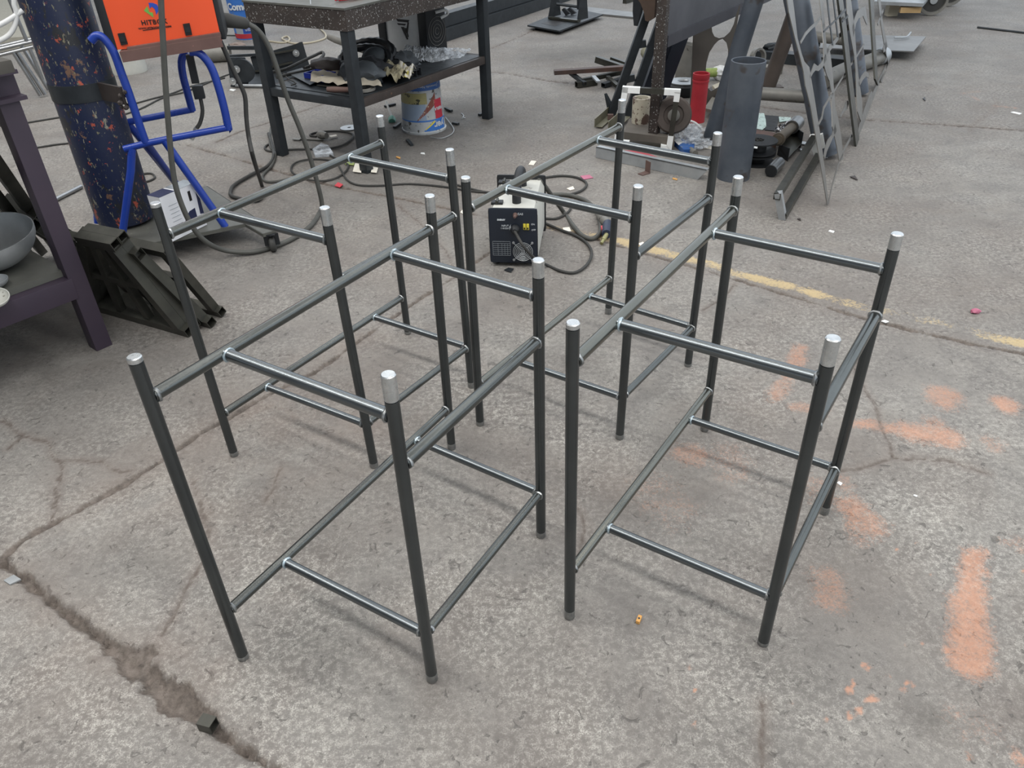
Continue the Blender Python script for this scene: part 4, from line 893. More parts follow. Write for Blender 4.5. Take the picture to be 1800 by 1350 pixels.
crumple('printed_wrapper', 'crumpled white and yellow wrapper at the end of the newspaper', 'wrapper', [(-0.6038, 4.6219, 0.44), (-0.5083, 4.5682, 0.44), (-0.4947, 4.7971, 0.44), (-0.602, 4.9004, 0.44)], mat('printed_wrapper', '#9a968c', '#bdb9ae', rough=.6, scale=9, specks='#a8a04f', speck_scale=14, speck_at=.60), .04, 7, 14, 10)
def filmbag(name, label, base_pts, seed, hgt):
    c = sum((Vector(p) for p in base_pts), Vector())/len(base_pts)
    def fn(u, v): return (0.012*mnoise.noise(Vector((u*9, v*9, seed))), 0, hgt*math.sin(math.pi*min(1, v*1.0))*(.6+.5*mnoise.noise(Vector((u*5, v*5, seed+2))))+.02*mnoise.noise(Vector((u*14, v*14, seed+9))))
    q = MB(); q.sheet(base_pts, 26, 16, fn, .0015)
    return tag(part(name, q, 'film', loc=c, angle=20), label, 'plastic bag')
filmbag('plastic_bag', 'clear crumpled plastic bag hanging over the right front edge of the table shelf', [(-0.4927, 5.1987, 0.425), (-0.288, 5.1658, 0.35), (-0.1897, 5.477, 0.42), (-0.4668, 5.3932, 0.46)], 3, .03)
filmbag('plastic_bag', 'thin clear plastic bag lying behind the black gloves on the shelf', [(-0.6205, 5.2612, 0.43), (-0.4901, 5.1579, 0.42), (-0.4684, 5.3894, 0.44), (-0.5998, 5.4007, 0.47)], 8, .04)
c = tp(.06, .47, ZS); m = MB(); 
for d_ in (-.02, .02): m.box(c+eb*d_+UPV*.022, (.035, .004, .044), RT)
m.box(c+UPV*.044, (.035, .044, .004), RT); tag(part('bent_bracket', m, 'dark_steel', loc=c), 'small dark U-shaped bracket at the shelf front edge beside the bag', 'bracket')
m = MB(); m.bar(tp(-.01, .36, ZS+.003), tp(-.02, .70, ZS+.003), .006, .004); tag(part('thin_rod', m, 'dark_steel', loc=tp(-.01, .5, ZS)), 'thin steel rod lying along the shelf front edge above the paint bucket', 'rod')
fl = [(-1.0551, 4.6832, 0.41), (-0.9095, 4.5973, 0.41), (-0.7595, 4.64, 0.41), (-0.9745, 4.5063, 0.41), (-0.8262, 4.473, 0.41), (-0.7246, 4.4709, 0.41)]
for i, (p, q_, w, lab) in enumerate(((fl[0], fl[1], .03, 'flat dark offcut under the tan paper at the shelf left end'), (fl[1], fl[2], .03, 'flat dark offcut under the tan paper nearest the table front leg'))):
    m = MB(); m.bar(Vector(p)+UPV*.004, Vector(q_)+UPV*.004, w, .006); tag(part('flat_offcut', m, 'rhs', loc=p), lab, 'offcut')
m = MB(); m.lathe([(0, 0), (.014, .03), (.017, .3), (.015, .9), (0, 1)], Vector(fl[3])+UPV*.018, Vector(fl[4])+UPV*.018, 12); tag(part('file_handle', m, 'rust', loc=fl[3]), 'brown rounded tool handle at the shelf front edge left of the table leg', 'handle')
c = Vector((-0.7719, 4.5396, 0.41)); m = MB(); m.lathe([(.035, 0), (.065, 0), (.065, .012), (.035, .012), (.035, 0)], c, c+UPV, 28, True); tag(part('flat_ring', m, 'grey_pipe', loc=c), 'flat grey steel ring on the shelf just right of the table front leg', 'ring')
for i, (L, lab) in enumerate((([(-1.4125, 4.955, 0.43), (-1.3255, 5.0299, 0.43), (-1.2627, 5.2367, 0.43), (-1.2128, 5.3934, 0.43), (-1.1785, 5.4909, 0.43), (-1.1515, 5.3832, 0.43), (-1.1681, 5.1579, 0.43), (-1.2054, 5.0409, 0.43)], 'black lead arching across the left end of the table shelf, upper one'), ([(-1.3406, 4.8735, 0.42), (-1.268, 4.9479, 0.42), (-1.1862, 5.0232, 0.42), (-1.1402, 5.076, 0.42), (-1.1086, 4.9815, 0.42)], 'black lead lying flat behind the dark square plate'), ([(-1.3308, 5.0088, 0.415), (-1.2697, 4.8563, 0.415), (-1.197, 4.7362, 0.415), (-1.2127, 4.6855, 0.415)], 'thin grey lead curling beside the dark square plate'))):
    tag(part('shelf_lead', MB().tube(smooth_path(L, 5), .010 if i < 2 else .004, 8), 'rubber', loc=L[0]), lab, 'cable')

# ------------------------------------------------------------------ paint buckets
def cyl_patch(c, r0, r1, H, th0, th1, f0, f1, n=24, eps=.0022):
    """patch on a tapered cylinder wall; f0/f1(t) lower and upper height fraction"""
    q = MB(); rows = []
    for i in range(n+1):
        t_ = i/n; th = th0*(1-t_)+th1*t_; col = []
        for j in range(5):
            h = f0(t_)*(1-j/4)+f1(t_)*(j/4); r = r0*(1-h)+r1*h+eps
            col.append(q.bm.verts.new(c+Vector((r*math.cos(th), r*math.sin(th), h*H))))
        rows.append(col)
    for a, b in zip(rows, rows[1:]):
        for j in range(4): q.bm.faces.new((a[j], b[j], b[j+1], a[j+1]))
    return q
def wrap_text(name, body, m_, parent, c, r, th, z, size, flip=False, bold=0):
    cu = bpy.data.curves.new(name, 'FONT'); cu.body = body; cu.size = size; cu.align_x = 'CENTER'; cu.align_y = 'CENTER'; cu.offset = bold; cu.resolution_u = 3
    tmp = bpy.data.objects.new(name, cu); COL.objects.link(tmp); dg = bpy.context.evaluated_depsgraph_get()
    me = bpy.data.meshes.new_from_object(tmp.evaluated_get(dg)); bpy.data.objects.remove(tmp)
    for v in me.vertices:
        x, y = v.co.x, v.co.y
        if flip: x, y = -x, -y
        a = th + x/r; v.co = Vector((c[0]+(r+.0045)*math.cos(a), c[1]+(r+.0045)*math.sin(a), c[2]+z+y))
    me.materials.clear(); return finish(me, name, m_, parent, c)
bc = Vector((-0.5164, 5.1689, 0)); cam_th = math.atan2(-bc.y, -bc.x)
t = thing('paint_bucket', 'upturned blue and white paint bucket standing under the table shelf', 'bucket', bc)
r0_, r1_, Hb = .140, .122, .335
m = MB(); m.lathe([(0, 0), (r0_+.005, 0), (r0_+.006, .012), (r0_, .016), (r1_, Hb-.012), (r1_-.012, Hb), (0, Hb)], bc, bc+UPV, 48, True)
part('body', m, mat('worn_white_print', '#9aa0a6', '#b9bcbc', rough=.45, scale=12, specks='#4c4c48', speck_scale=30, speck_at=.60), t)
def patch(nm, a0, a1, f0, f1, m_, lab=None): return part(nm, cyl_patch(bc, r0_, r1_, Hb, cam_th+a0, cam_th+a1, f0, f1), m_, t, label=lab)
MAT['print_blue'] = mat('worn_blue_print', '#2f66b4', '#3a74bf', rough=.45, scale=10, specks='#5a6a7c', speck_scale=30, speck_at=.68)
MAT['print_dkblue'] = mat('dark_blue_print', '#26508f', '#2d5c9c', rough=.45, scale=10, specks='#75808c', speck_scale=26, speck_at=.66)
MAT['print_olive'] = mat('olive_photo_print', '#8f8a5c', '#a19b70', rough=.5, scale=16, specks='#33352a', speck_scale=22, speck_at=.58)
MAT['print_steel'] = mat('grey_blue_photo_print', '#7d8fa6', '#93a3b6', rough=.45, scale=8)
MAT['print_brick'] = mat('brick_pattern_print', '#6e3d33', '#84493b', rough=.5, scale=14, specks='#b9a48c', speck_scale=46, speck_at=.62)
MAT['print_red'] = mat('red_label_print', '#a82a3c', '#b93446', rough=.5, scale=10)
patch('label_band', -1.6, 1.6, lambda s: .80, lambda s: .965, 'print_dkblue', 'dark blue band of the label')
patch('label_print', -1.5, .15, lambda s: .26, lambda s: .56, 'print_steel', 'grey-blue picture on the label')
patch('label_print', -1.5, .25, lambda s: .56, lambda s: .76, 'print_olive', 'olive picture on the label')
patch('label_print', -.30, .72, lambda s: .25+.30*s, lambda s: .27+.48*s, 'print_brick', 'brick wall picture on the label')
patch('label_print', .62, 1.15, lambda s: .27, lambda s: .62, 'print_red', 'red label with white lettering')
patch('label_band', -1.6, 1.6, lambda s: .235, lambda s: .265, 'print_blue', 'blue line of the label')
patch('label_band', .0, 1.2, lambda s: .06, lambda s: .08+.155*min(1, s*1.8), 'print_blue', 'blue swoosh with the large lettering')
patch('label_print', .05, .55, lambda s: .08+.13*s, lambda s: .10+.15*s, 'yellow', 'yellow edge of the swoosh')
wrap_text('lettering', 'yer', 'ink_white', t, bc, r0_-.002, cam_th+.78, .052, .060, True, .002)
wrap_text('lettering', 'Contenido Neto 19 L', 'ink_white', t, bc, r1_+.003, cam_th+.25, .292, .020, True)
for k, w in enumerate(('IMPER', 'FIBRA')): wrap_text('lettering', w, 'ink_white', t, bc, r0_*.93, cam_th+.88, .115+.035*k, .030, True, .001)
m = MB(); hp_ = [(-0.3871, 5.3805, 0.01), (-0.3542, 5.2559, 0.01), (-0.322, 5.1234, 0.01), (-0.3184, 5.0361, 0.01), (-0.3409, 4.9663, 0.01), (-0.3925, 4.9134, 0.01), (-0.4594, 4.9449, 0.01)]; m.tube(smooth_path(hp_, 5), .003, 6); part('wire_handle', m, 'galv', t, label='thin wire bail lying on the floor')
# blue bucket far behind
bc2 = Vector((-2.5504, 8.5504, -0)); th2 = math.atan2(-bc2.y, -bc2.x)
t = thing('paint_bucket', 'blue paint bucket standing far behind the black table left leg', 'bucket', bc2)
m = MB(); m.lathe([(0, 0), (.125, 0), (.127, .02), (.150, .40), (.155, .40), (.155, .42), (.14, .42), (0, .40)], bc2, bc2+UPV, 40, True); part('body', m, 'print_blue', t)
bcx = bc2; 
def patch2(a0, a1, lo, hi, m_, lab): return part('label_print', cyl_patch(bc2, .125, .150, .40, th2+a0, th2+a1, lambda s: lo, lambda s: hi), m_, t, label=lab)
patch2(-1.5, 1.5, .03, .14, 'red', 'red band at the foot'); patch2(-.35, 1.4, .16, .48, mat('deep_blue_print', '#23408f', '#2a4a9c', rough=.45), 'deep blue panel')
patch2(-1.0, -.35, .14, .5, 'ink_grey', 'pale brush picture')
wrap_text('lettering', 'Comex', 'ink_white', t, bc2, .148, th2-.28, .305, .085, False, .004)
for k, (w, z) in enumerate((('Esmalte', .165), ('Secado', .14), ('Acabado', .105), ('Brillante', .09))): wrap_text('lettering', w, 'ink_white', t, bc2, .135, th2+.12, z, .022)

# ------------------------------------------------------------------ clutter under and around the table
def cable(label, pts, r=.006, m_='rubber', n=6, name='loose_cable', group=None):
    return tag(part(name, MB().tube(smooth_path(pts, n), r, 8), m_, loc=pts[0]), label, 'cable', group)
cable('thick grey cable running from the table leg to the cart floor loop', [(-1.557, 5.2832, 0.008), (-1.5043, 5.0288, 0.008), (-1.4546, 4.8496, 0.008), (-1.3992, 4.7332, 0.008), (-1.3706, 4.522, 0.008), (-1.382, 4.3485, 0.008), (-1.3457, 4.2522, 0.008), (-1.2812, 4.2365, 0.008), (-1.1807, 4.2899, 0.008)], .0075, 'rubber_grey')
cable('thin cable loop on the floor under the left end of the black table', [(-1.4703, 4.9458, 0.007), (-1.4962, 4.9029, 0.007), (-1.4867, 4.8341, 0.007), (-1.4322, 4.7836, 0.007), (-1.3239, 4.8042, 0.007), (-1.1995, 4.801, 0.007), (-1.0752, 4.7978, 0.007), (-0.9979, 4.8675, 0.007), (-0.9645, 5.0034, 0.007), (-0.9849, 5.0905, 0.007), (-1.0612, 5.1493, 0.007), (-1.1568, 5.1611, 0.007), (-1.2379, 5.1336, 0.007), (-1.255, 5.0865, 0.007), (-1.2086, 5.0567, 0.007)], .0065, 'rubber')
cable('oval cable loop on the floor in front of the black table', [(-1.0612, 4.6766, 0.007), (-0.9632, 4.5407, 0.007), (-0.9126, 4.4749, 0.007), (-0.911, 4.3579, 0.007), (-0.95, 4.2593, 0.007), (-1.0233, 4.2214, 0.007), (-1.1283, 4.2688, 0.007), (-1.2143, 4.3713, 0.007), (-1.2456, 4.4715, 0.007), (-1.2307, 4.5601, 0.007), (-1.1612, 4.6038, 0.007), (-1.0549, 4.5816, 0.007), (-0.9839, 4.5026, 0.007), (-0.9374, 4.3799, 0.007), (-0.8805, 4.2247, 0.007), (-0.8043, 4.1365, 0.007), (-0.6764, 4.1146, 0.007), (-0.5214, 4.1249, 0.007), (-0.3306, 4.0618, 0.007), (-0.1745, 3.9782, 0.007), (-0.0773, 3.9517, 0.007)], .0055, 'rubber')
cable('pale thin cord lying on the floor far behind the black table', [(-1.8866, 8.8652, 0.008), (-1.7684, 8.5377, 0.008), (-1.7377, 8.3016, 0.008), (-1.8454, 8.1282, 0.008), (-2.0125, 8.131, 0.008), (-2.174, 8.3812, 0.008), (-2.1466, 8.4909, 0.008), (-2.0842, 8.3085, 0.008), (-2.1171, 8.1767, 0.008), (-2.3009, 8.292, 0.008)], .009, 'tan')
t = thing('mains_plug', 'round grey mains plug lying in the floor cable loop under the table', 'plug', (-1.1809, 5.1007, 0))
a, b = Vector((-1.1917, 5.027, 0.03)), Vector((-1.1253, 4.9829, 0.03)); m = MB(); m.lathe([(0, 0), (.012, 0), (.024, .2), (.026, .6), (.02, 1.0), (0, 1.0)], a, b, 14); part('body', m, 'grey_pipe', t)
m = MB(); m.box(Vector((-1.0925, 5.0317, 0.014)), (.045, .03, .004), Matrix.Rotation(.5, 3, 'Z')); part('wire_tag', m, 'paper', t)
t = thing('small_hammer', 'thin hand tool with a flat end lying under the black table', 'tool', (-1.2628, 5.0261, 0))
a, b = Vector((-1.301, 5.0046, 0.008)), Vector((-1.1472, 4.9628, 0.008)); m = MB(); m.tube([a, b], .005, 8); part('shaft', m, 'rhs', t)
m = MB(); m.bar(a, a+(a-b).normalized()*.05, .03, .006); part('flat_end', m, 'grey_pipe', t)
m = MB(); q_ = [(-1.1747, 4.7576, 0.02), (-1.136, 4.6453, 0.02), (-1.0295, 4.6651, 0.02), (-1.0885, 4.8255, 0.02), (-1.1404, 4.877, 0.02)]; m.prism(q_, (0, 0, -.019)); t = tag(part('blister_pack', m, 'film', loc=(q_[0][0], q_[0][1], 0)), 'clear plastic blister pack on the floor under the black table', 'packaging')
c = Vector((-1.0222, 5.234, 0.003)); m = MB(); m.lathe([(.012, 0), (.060, 0), (.060, .004), (.012, .004), (.012, 0)], c, c+UPV, 28, True); tag(part('cutting_disc', m, 'galv', loc=c), 'grey cutting disc on the floor behind the front table leg', 'disc')
def litter(name, label, cat, L, m_, z=.004, th=-.003, group=None):
    m = MB(); m.prism(L, (0, 0, th)); return tag(part(name, m, m_, loc=(L[0][0], L[0][1], 0)), label, cat, group)
litter('paper_scrap', 'curled white paper scrap stuck at the left of the front table leg foot', 'paper', [(-0.8664, 4.3484, 0.012), (-0.8141, 4.3238, 0.012), (-0.8458, 4.5028, 0.012), (-0.8734, 4.4858, 0.012)], 'paper')
litter('paper_scrap', 'curled white paper scrap at the right of the front table leg foot', 'paper', [(-0.7594, 4.3274, 0.012), (-0.7253, 4.3144, 0.012), (-0.7276, 4.44, 0.012), (-0.7658, 4.454, 0.012)], 'paper')
litter('candy_wrapper', 'green and red snack wrapper on the floor by the front table leg', 'wrapper', [(-0.9355, 4.4944, 0.008), (-0.8781, 4.4681, 0.008), (-0.8803, 4.5286, 0.008), (-0.923, 4.5435, 0.008)], 'green')
litter('candy_wrapper', 'crumpled red and white wrapper on the floor in front of the table', 'wrapper', [(-0.936, 4.1385, 0.008), (-0.903, 4.109, 0.008), (-0.8911, 4.1515, 0.008), (-0.9257, 4.1906, 0.008)], 'red_dot')
litter('paper_scrap', 'white paper flake on the floor below the blue cart hoop', 'paper', [(-2.1464, 6.3864, 0.004), (-2.1035, 6.3453, 0.004), (-2.0952, 6.3967, 0.004), (-2.1426, 6.4212, 0.004)], 'white_paint')
litter('paper_scrap', 'white flake on the floor right of the paint bucket', 'paper', [(-0.5021, 4.6437, 0.004), (-0.4736, 4.6299, 0.004), (-0.4793, 4.6625, 0.004), (-0.5002, 4.6648, 0.004)], 'white_paint')
litter('copper_offcut', 'short orange-brown offcut on the floor in front of the paint bucket', 'offcut', [(-0.6443, 4.5905, 0.006), (-0.6171, 4.5564, 0.006), (-0.6168, 4.5874, 0.006), (-0.643, 4.6113, 0.006)], 'clip_orange')
t = thing('marker_rod', 'thin white rod with a mint cap leaning on the floor left of the paint bucket', 'rod', (-0.7506, 5.3543, 0))
a, b = Vector((-0.797, 5.4964, 0.1)), Vector((-0.7507, 5.378, 0.02)); m = MB(); m.tube([a, b], .007, 10); part('rod', m, 'white_plastic', t)
m = MB(); m.lathe([(0, 0), (.02, 0), (.026, .4), (.022, 1), (0, 1)], b, Vector((-0.7476, 5.3329, 0.006)), 14); part('cap', m, 'mint', t)
for i, (p, q_, lab) in enumerate((((-0.8407, 5.7115, 0.01), (-0.7683, 5.762, 0.01), 'dark steel offcut on the floor behind the mint capped rod'), ((-0.7162, 5.1849, 0.01), (-0.6871, 5.2717, 0.01), 'dark steel offcut against the left side of the paint bucket'), ((-0.3979, 5.6004, 0.012), (-0.3503, 5.5219, 0.012), 'short dark tube offcut on the floor right of the paint bucket'), ((-0.3311, 5.2469, 0.008), (-0.2919, 5.2159, 0.008), 'black strip offcut on the floor right of the bucket bail'), ((-0.6057, 4.9167, 0.006), (-0.5677, 4.8091, 0.006), 'dark L-shaped offcut on the floor in front of the paint bucket'), ((-0.1583, 5.4058, 0.01), (-0.1274, 5.4434, 0.01), 'small dark clip at the foot of the right table leg'))):
    m = MB(); m.bar(p, q_, .02, .014); tag(part('steel_offcut', m, 'dark_steel', loc=p), lab, 'offcut')
m = MB(); m.tube(smooth_path([(-0.2822, 5.4855, 0.004), (-0.2646, 5.4274, 0.004), (-0.2672, 5.3865, 0.004), (-0.2512, 5.3708, 0.004), (-0.2781, 5.3607, 0.004)], 4), .003, 6); tag(part('bent_wire', m, 'galv', loc=(-0.2732, 5.443, 0)), 'bent bright wire scrap on the floor by the right table leg', 'wire')

# ------------------------------------------------------------------ second table far behind, black chassis on the floor
bt = thing('far_table', 'brown legged table standing behind the black work table', 'table', (-2.3747, 8.1294, 0))
f4 = [(-2.6511, 8.1248, 0), (-2.1868, 7.9913, 0), (-1.9653, 8.1373, 0), (-2.5391, 8.6659, 0)]
for p in f4: part('leg', MB().bar(p, Vector(p)+UPV*.76, .06, .06), 'brown_steel', bt)
m = MB(); m.prism([Vector(p)+UPV*.76 for p in f4], UPV*.05); part('tabletop', m, 'brown_steel', bt)
ch = thing('machine_chassis', 'black open machine chassis with bolts on the floor behind the table left leg', 'machine part', (-1.9222, 6.5136, 0))
a, b, c_, d_ = [Vector(p) for p in [(-2.1739, 6.514, 0), (-1.8613, 6.4505, 0), (-1.656, 7.0195, 0), (-2.5095, 7.5306, 0)]]
fx, fn_ = ((-2.055, 6.4967, 0), (0.3016, -0.9534, 0))
def fc(L): return L
m = MB(); m.prism([(-2.1388, 6.4702, 0.2274), (-2.1514, 6.4662, 0.0195), (-2.0276, 6.5054, 0.0101), (-1.9939, 6.516, 0.1321), (-2.01, 6.5109, 0.2145)], (0, .012, 0)); part('side_plate', m, 'dark_steel', ch)
m = MB(); m.prism([(-2.0598, 6.8919, -0.0955), (-1.6425, 6.9962, -0.0046), (-1.6713, 6.989, 0.2244), (-1.7147, 6.9782, 0.2102), (-2.0781, 6.8873, 0.143)], (0.02, .012, 0)); part('back_plate', m, 'dark_steel', ch)
m = MB(); m.prism([(-2.167, 6.4996, 0.012), (-1.8508, 6.4174, 0.012), (-1.6095, 6.9169, 0.012), (-2.0319, 7.1731, 0.012)], (0, 0, -.01)); part('bottom_plate', m, 'dark_steel', ch)
m = MB(); m.bar((-2.3544, 7.2087, 0.16), (-2.0864, 7.1621, 0.16), .02, .03); part('top_bar', m, 'dark_steel', ch)
m = MB(); m.bar((-2.2697, 6.8585, 0.16), (-2.0159, 6.8806, 0.16), .02, .02); part('top_bar', m, 'dark_steel', ch)
for p, q_ in (([(-1.9418, 6.9214, 0.1536), (-1.6986, 6.9822, 0.1732)]), ([(-1.9398, 6.9219, 0.0498), (-1.7522, 6.9688, 0.0786)]), ([(-2.1022, 6.8813, 0.028), (-1.9416, 6.9214, 0.0408)])):
    m = MB(); m.bar(Vector(p)-Vector((0, .02, 0)), Vector(q_)-Vector((0, .02, 0)), .02, .012); part('rib', m, 'rhs', ch)
for p in [(-2.0754, 6.4903, 0.1406), (-2.1228, 6.4753, 0.0554)] + [(-1.7078, 6.9799, 0.1471)]:
    m = MB(); p = Vector(p)-Vector((0, .03, 0)); m.lathe([(0, 0), (.028, 0), (.028, .01), (.012, .012), (.012, .03), (0, .03)], p, p-Vector((0, 1, 0)), 14, True); part('bolt', m, 'bright', ch)
m = MB(); m.tube([(-2.1129, 6.4584, 0.02), (-1.8826, 6.4068, 0.02)], .012, 10); part('shaft', m, 'galv', ch)
m = MB(); m.lathe([(0, 0), (.09, 0), (.09, .02), (0, .02)], Vector((-2.0382, 6.502, 0.1196))-Vector((0, .0, 0)), Vector((-2.0382, 6.502, 0.1196))-Vector((0, 1, 0)), 24, True); part('round_cover', m, 'dark_steel', ch)
tag(part('rag_lump', MB().lump((-2.5387, 8.0554, 0.02), (.09, .05, .03), 4, .4, floor=.001), mat('pink_grey_rag', '#7c706a', '#958780', rough=.9), loc=(-2.573, 8.1643, 0)), 'small pinkish rag on the floor behind the black chassis', 'rag')
cable('dark lead on the floor behind the orange machine, by the fat pipe', [(-3.0442, 8.727, 0.006), (-2.8381, 8.6887, 0.006), (-2.6131, 8.6173, 0.006)], .006)

# ------------------------------------------------------------------ small welding machine on the floor
W0, W1 = Vector((-0.0758, 3.0808, 0)), Vector((0.1325, 3.0524, 0)); wX = (W1-W0).normalized(); wD = Vector((-wX.y, wX.x, 0)); wW = (W1-W0).length; wH = .268; wL = .36
sw = thing('compact_welder', 'small grey welding machine with black rear panel on the floor among the tube frames', 'welding machine', (W0+W1)/2+wD*.18)
RW = Matrix((wX, wD, UPV)).transposed()
def wp(x, d, z): return W0+wX*(x*wW)+wD*d+UPV*z
q = MB(); pr = []
prof = [(.03, .02), (.97, .02), (1.0, .05), (1.0, .235), (.93, .266), (.10, .266), (.0, .235), (.0, .05)]
q.prism([wp(x, .012, z) for x, z in prof], wD*(wL-.024)); part('casing', q, 'dirty_white', sw)
q = MB(); q.box(wp(.5, .006, .142), (wW*.985, .016, .248), RW, .012); fp = part('rear_panel', q, 'navy_panel', sw, label='black panel with white print')
q = MB(); q.box(wp(.5, wL-.006, .15), (wW*1.06, .016, .27), RW, .012); part('front_panel', q, 'black', sw, label='black far panel')
for x, d in ((.1, .04), (.9, .04), (.1, .32), (.9, .32)):
    q = MB(); q.lathe([(0, 0), (.016, 0), (.014, .02), (0, .02)], wp(x, d, 0), wp(x, d, .02), 12); part('foot', q, 'rubber', sw)
hpts = smooth_path([wp(.55, .07, .262), wp(.55, .075, .30), wp(.56, .10, .345), wp(.57, .17, .365), wp(.57, .24, .345), wp(.57, .27, .30), wp(.57, .275, .262)], 6)
q = MB(); q.tube(hpts, .019, 12); part('handle', q, 'black', sw)
for u, v in ((888, 316), (878, 350)):
    pass
for x, d in ((.16, .30), (.16, .06)):
    q = MB(); q.box(wp(x, d, .270), (.05, .035, .012), RW, .003); cl = part('hinge', q, 'black', sw)
    q = MB(); q.tube([wp(x, d-.02, .278), wp(x, d+.02, .278)], .006, 8); part('hinge_pin', q, 'rhs', cl)
wl = [(0.0403, 3.065, 0.2417), (0.0606, 3.0622, 0.2446), (-0.0043, 3.071, 0.1914), (-0.0047, 3.0711, 0.1798), (0.1132, 3.055, 0.2), (0.1152, 3.0548, 0.1744), (-0.0201, 3.0732, 0.2179), (0.0172, 3.0681, 0.1853), (0.0386, 3.0652, 0.1793), (0.0844, 3.059, 0.1892), (-0.0226, 3.0735, 0.0878), (0.0687, 3.0611, 0.0753)]
wl = [Vector(p)-wD*.0035 for p in wl]
text('lettering', 'GAS', 'ink_white', fp, wl[1], wX, UPV, .013); text('lettering', 'ENERGY', 'ink_white', fp, wl[6], wX, UPV, .009, bold=.0006)
text('lettering', 'INPUT', 'ink_white', fp, wl[2], wX, UPV, .011); text('lettering', '110/220V', 'ink_white', fp, wl[3], wX, UPV, .010)
text('lettering', 'ON', 'ink_white', fp, wl[4], wX, UPV, .010); text('lettering', 'OFF', 'ink_white', fp, wl[5], wX, UPV, .010)
b_ = wl[7]; q = MB(); q.prism([b_+wX*x+UPV*z for x, z in ((.003, .014), (-.005, -.001), (-.001, -.001), (-.004, -.014), (.005, .003), (.001, .003))], -wD*.0008); part('bolt_symbol', q, 'ink_white', fp)
q = MB(); q.lathe([(0, 0), (.010, 0), (.010, .006), (.006, .008), (.005, .02), (.007, .022), (.004, .03), (0, .03)], wl[0], wl[0]-wD, 14, True); part('gas_nozzle', q, 'rust', sw)
q = MB(); q.lathe([(0, 0), (.020, 0), (.020, .012), (.014, .02), (.010, .03), (0, .03)], wl[8], wl[8]-wD, 16, True); part('cable_gland', q, 'black', sw)
for k in (-1, 1):
    q = MB(); q.box(wl[9]+wX*(k*.0068), (.011, .008, .026), RW, .001); s2 = part('rocker_switch', q, 'yellow', sw, label='yellow rocker switch')
    q = MB(); q.box(wl[9]+wX*(k*.0068)-UPV*.006-wD*.004, (.006, .004, .008), RW); part('rocker', q, 'ink', s2)
# rating plate
pc_ = wl[10]; pw, ph = .076, .064
def rect_outline(c, w, h, th=.0012):
    q = MB()
    q.bar(c-wX*w/2+UPV*h/2, c+wX*w/2+UPV*h/2, .0008, th); q.bar(c-wX*w/2-UPV*h/2, c+wX*w/2-UPV*h/2, .0008, th)
    q.bar(c-wX*w/2+UPV*h/2, c-wX*w/2-UPV*h/2, .0008, th, wX); q.bar(c+wX*w/2+UPV*h/2, c+wX*w/2-UPV*h/2, .0008, th, wX); return q
q = rect_outline(pc_, pw, ph)
for k in range(1, 7): q.bar(pc_-wX*pw/2+UPV*(ph/2-k*ph/7), pc_+wX*pw/2+UPV*(ph/2-k*ph/7), .0008, .0009)
for x in (-.2, 0.02, .18, .34): q.bar(pc_+wX*pw*x+UPV*(ph/2-ph/7), pc_+wX*pw*x-UPV*ph/2, .0008, .0009, wX)
part('rating_plate', q, 'ink_grey', fp, label='grey printed table of ratings')
# fan guard
fc_ = wl[11]
for k in range(6):
    r_ = .008+.0068*k; pts = [fc_-wD*.004+wX*(r_*math.cos(s))+UPV*(r_*math.sin(s)) for s in [2*math.pi*j/28 for j in range(28)]]
    q = MB(); q.tube(pts, .0016, 6, closed=True); part('guard_ring', q, 'galv', fp)
for s in (.785, 2.356):
    q = MB(); d = wX*math.cos(s)+UPV*math.sin(s); q.tube([fc_-wD*.003-d*.056, fc_-wD*.003+d*.056], .0016, 6); part('guard_spoke', q, 'galv', fp)
for sx in (-1, 1):
    for sz in (-1, 1):
        q = MB(); p = fc_+wX*(.040*sx)+UPV*(.040*sz); q.lathe([(0, 0), (.006, 0), (.005, .004), (0, .005)], p, p-wD, 10, True); part('screw', q, 'galv', fp)
c1 = [wl[8]-wD*.025, Vector((0.0442, 3.014, 0.1694)), Vector((0.0684, 2.9703, 0.1419)), Vector((0.1204, 2.9863, 0.07))] + [Vector(p) for p in [(0.1723, 3.0551, 0.008), (0.2249, 2.9955, 0.008), (0.2841, 2.9745, 0.008), (0.3417, 3.041, 0.008), (0.3758, 3.1528, 0.008), (0.3665, 3.2625, 0.008), (0.3227, 3.3551, 0.008), (0.2561, 3.4268, 0.008), (0.1881, 3.5146, 0.008)]]
tag(part('mains_cable', MB().tube(smooth_path(c1, 6), .0065, 10), 'rubber', loc=c1[5]), 'black power cord from the small floor welder looping on the floor', 'cable')
c2 = [Vector(p) for p in [(0.1336, 3.4425, 0.27), (0.1626, 3.4007, 0.26), (0.1962, 3.4505, 0.2), (0.2858, 3.6409, 0.011), (0.3248, 3.4404, 0.011), (0.3556, 3.3389, 0.011), (0.3975, 3.3096, 0.011), (0.4394, 3.3768, 0.011), (0.452, 3.5108, 0.011), (0.4458, 3.6551, 0.011), (0.4071, 3.7806, 0.011), (0.3319, 3.8594, 0.011), (0.2588, 3.8748, 0.011), (0.2073, 3.8557, 0.011)]]
tag(part('torch_cable', MB().tube(smooth_path(c2, 6), .0105, 10), 'rubber_grey', loc=c2[6]), 'thick grey torch cable looped right of the small floor welder', 'cable')
cable('thin cable loop on the floor behind the small welder, reaching the pink wrapper', [(0.2234, 4.1451, 0.007), (0.3094, 4.1631, 0.007), (0.3859, 4.1369, 0.007), (0.4325, 4.0699, 0.007), (0.4379, 4.0002, 0.007), (0.4036, 3.928, 0.007), (0.3489, 3.8843, 0.007), (0.2885, 3.8742, 0.007), (0.2173, 3.8253, 0.007)], .0065, 'rubber')
